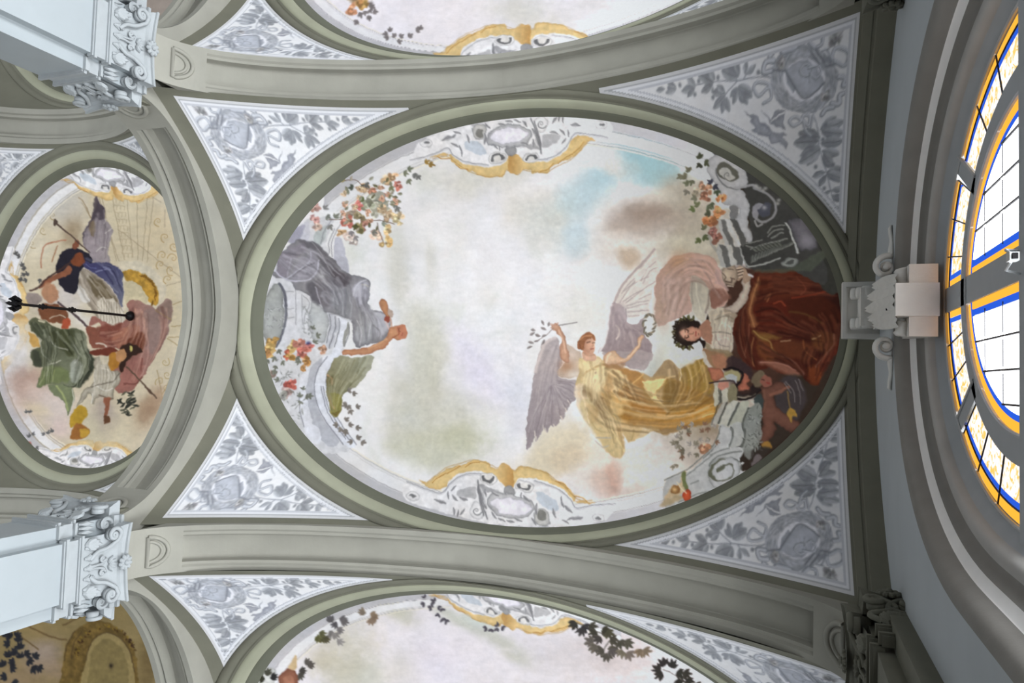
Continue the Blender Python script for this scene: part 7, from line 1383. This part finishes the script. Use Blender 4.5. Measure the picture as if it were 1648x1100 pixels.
# wreath
t = np.linspace(0, 2 * PI, 40, endpoint=False)
def circ(r): return ' '.join('%f,%f' % (965 + r * math.cos(a), 548 + r * math.sin(a)) for a in t)
sp.fill(U(circ(272)), (187, 189, 195), 1.3, part='painted_wreath', rim=((150, 153, 163), 4), tex=.1); sp.fill(U(circ(168)), (226, 226, 233), 1.2, part='painted_medallion')
for k in range(150):
    a = 2 * PI * rng.random(); r = 180 + 84 * rng.random(); q = U('%f,%f %f,%f' % (965 + r * math.cos(a), 548 + r * math.sin(a), 965 + (r + 6) * math.cos(a + .2), 548 + (r + 6) * math.sin(a + .2)))
    d = q[1] - q[0]; sp.leaf(q[0][0], q[0][1], math.atan2(d[1], d[0]), 8, 3.2, (205, 208, 215) if k % 3 else (170, 173, 182), (150, 153, 163), part='painted_wreath', vein=False)
for x, y in ((790, 420), (1130, 690)):
    p = U('%f,%f' % (x, y))[0]; sp.flower(p[0], p[1], 6.5, (166, 168, 175), part='painted_rosette', n=7)
for q in ('1020,320 1090,430', '1060,310 1130,410', '1140,440 1230,420', '720,470 810,480'): sp.line(U(q), (120, 122, 130), 1.6, .85, part='painted_wreath')
# blank shield with bow and fluttering ends
sp.fill(U('812,470 862,428 930,395 985,385 1060,450 1128,575 1060,650 985,700 900,625'), (188, 192, 203), 1.1, part='painted_shield', rim=((160, 164, 175), 3), sm=False)
sp.fill(U('812,470 900,625 880,660 825,590'), (160, 164, 175), 1, part='painted_shield', sm=False)
sp.line(U('812,470 900,625 985,700 1128,575'), (128, 131, 140), 2.2, .85, part='painted_shield')
ribbon('930,480 970,430 1030,450 1020,510 960,520 930,480', 2.6); ribbon('1000,460 1080,440 1100,490 1060,540 1010,500', 2.6); ribbon('1020,500 1010,570', 2.2)
# ribbons outside the wreath
ribbon('1050,290 1000,240 1010,180 1060,170 1110,200 1110,260 1070,290', 4); ribbon('1190,390 1210,310 1270,295 1325,340 1310,420 1270,440 1210,400', 4); ribbon('1110,320 1150,310 1190,390', 2)
ribbon('1240,530 1290,540 1280,600 1340,590 1330,650', 5); ribbon('1190,740 1250,740 1250,680 1280,660', 6); ribbon('1110,830 1140,790 1200,770', 6); ribbon('690,360 760,290 800,330 900,290 910,240 860,260', 6, 3); ribbon('720,400 660,410 640,490 700,480', 6)
ribbon('700,650 680,590 590,570 560,620 600,680 650,640 690,620 700,700 640,740', 4); ribbon('960,890 900,850 850,880 880,920 940,890 960,840 1010,850 1000,920 960,880', 4); ribbon('960,890 980,960 1020,1000', 3); ribbon('1040,830 1020,930', 2.5)
p = U('1220,215')[0]; sp.flower(p[0], p[1], 8, (160, 162, 170), part='painted_rosette', n=7)
for a in ((1290, 130, 1370, 80), (1300, 90, 1300, 60), (1320, 80, 1380, 100), (1280, 150, 1290, 130)): sleaf(*a)
sp.line(U('1150,310 1200,270 1280,150 1330,80'), (130, 132, 140), 1.2, .8, part='painted_stem')
sp.part = None
sp.finish(.5, .03)
def panel(name_label, sx, sy, zf, cx, cy, a, bb, x0, y0, sc_s, sc_t, step, lim):
    """sx, sy: +1/-1 direction from the corner (x0, y0) into the panel"""
    root = empty('spandrel_panel', (x0, y0, float(zf(x0, y0))), label=name_label, cat='panel', group='painted spandrel panels')
    n_s, n_t = 2.75 / sc_s, 1.78 / sc_t
    xs = np.arange(0, n_s, step); ys = np.arange(0, n_t, step); X, Y = np.meshgrid(x0 + sx * xs, y0 + sy * ys, indexing='ij')
    Pw = np.stack([X, Y, zf(X, Y) - .008], -1).reshape(-1, 3); S_, T_ = np.meshgrid(xs * sc_s * SU, ys * sc_t * SU, indexing='ij')
    u = np.clip(S_.ravel() + 8, 0, sp.w - 1.01); v = np.clip(T_.ravel() + 8, 0, sp.h - 1.01); iu, iv = u.astype(int), v.astype(int); fu, fv = (u - iu)[:, None], (v - iv)[:, None]
    C = (sp.C[iv, iu] * (1 - fu) + sp.C[iv, iu + 1] * fu) * (1 - fv) + (sp.C[iv + 1, iu] * (1 - fu) + sp.C[iv + 1, iu + 1] * fu) * fv
    d = -edge_dist(X, Y, cx, cy, a, bb).ravel() # distance outside the moulding
    e = np.minimum(np.minimum(xs[:, None] + 0 * ys[None, :], ys[None, :] + 0 * xs[:, None]).ravel(), d)
    lab = sp.L[np.round(v).astype(int), np.round(u).astype(int)].copy(); names = sp.names + ['border']; lab[e < .05] = len(names) - 1
    C = np.where((e < .028)[:, None], np.array([206, 206, 208]) / 255, C); C = np.where(((e > .024) & (e < .036))[:, None], np.array([166, 168, 172]) / 255, C); C = np.where(((e > .036) & (e < .06))[:, None], np.array([224, 225, 230]) / 255, C)
    k = (e > .062) & (e < .078); C = np.where(k[:, None], np.array([196, 198, 205]) / 255, C)
    A = np.clip(s2l(C) * SPK, 0, .9); n, m_ = X.shape; i = np.arange(n * m_).reshape(n, m_)
    q = np.stack([i[:-1, :-1], i[1:, :-1], i[1:, 1:], i[:-1, 1:]], -1).reshape(-1, 4); q = q[(d.ravel() > -.02)[q].all(1)]; lf = lab[q[:, 0]]
    if sx * sy > 0: q = q[:, ::-1]
    xc, yc = X.ravel()[q[:, 0]], Y.ravel()[q[:, 0]]; ok = (xc > lim[0]) & (xc < lim[1]); q, lf = q[ok], lf[ok]
    specks = []
    for kk, nm in enumerate(names):
        f = q[lf == kk]
        if len(f) < 1: continue
        ids, inv = np.unique(f, return_inverse=True); inv = inv.reshape(-1, 4); nm = nm.split('#')[0]
        comp = pieces(inv, len(ids)) if nm not in ('ground', 'border') else np.zeros(len(inv), int); cnt = np.bincount(comp); keep = [c for c in range(len(cnt)) if cnt[c] >= 25]
        for c in keep:
            u_, w_ = np.unique(inv[comp == c], return_inverse=True); mkmesh(nm, Pw[ids][u_], w_.reshape(-1, 4), M_PAINT, root, True, A[ids][u_])
        rest = inv[~np.isin(comp, keep)]
        if len(rest):
            u_, w_ = np.unique(rest, return_inverse=True); specks.append((Pw[ids][u_], w_.reshape(-1, 4), A[ids][u_]))
    if specks:
        off = np.cumsum([0] + [len(a) for a, b_, c in specks[:-1]]); o = mkmesh('brush_specks', np.concatenate([a for a, b_, c in specks]), np.concatenate([b_ + o_ for (a, b_, c), o_ in zip(specks, off)]), M_PAINT, root, True, np.concatenate([c for a, b_, c in specks])); o['kind'] = 'stuff'
    return root
SPK = 1.0
zc = lambda i: (lambda x, y: V0(x, y, i * PITCH))
xr, xl = .635, -7.38
for nm, sx, sy, x0, i in (('upper right panel of the middle bay, wreath beside the window wall', -1, 1, xr, 0), ('lower right panel of the middle bay, wreath beside the window wall', -1, -1, xr, 0), ('upper left panel of the middle bay, bright wreath by the nave arch', 1, 1, xl, 0), ('lower left panel of the middle bay, bright wreath by the nave arch', 1, -1, xl, 0),
                          ('white wreath panel at the top edge beside the upper left pier', 1, -1, xl, -1), ('sliver of a white panel at the top edge right of centre', -1, -1, xr, -1), ('white wreath panel at the bottom edge beside the lower left pier', 1, 1, xl, 1), ('narrow pale leaf panel at the bottom edge, lower right', -1, 1, xr, 1)):
    panel(nm, sx, sy, zc(i), OUTER[0], CY + i * PITCH, OUTER[1], OUTER[2], x0, YC + i * PITCH - sy * 2.69, 1.0, 1.0, .0105 if i == 0 else .012, (-9, 9))
for nm, sx, sy, x0, y0 in (('small dim panel of the nave vault above the round fresco', -1, 1, -8.36, YC - 2.69), ('small dim panel of the nave vault below the round fresco', -1, -1, -8.36, YC + 2.69), ('pale panel corner of the nave vault at the left edge', 1, 1, -12.64, YC - 2.69)):
    panel(nm, sx, sy, VN, XN, YC, NA + .33, NB + .33, x0, y0, 1.35, 1.2, .014, (-13, -8.3))
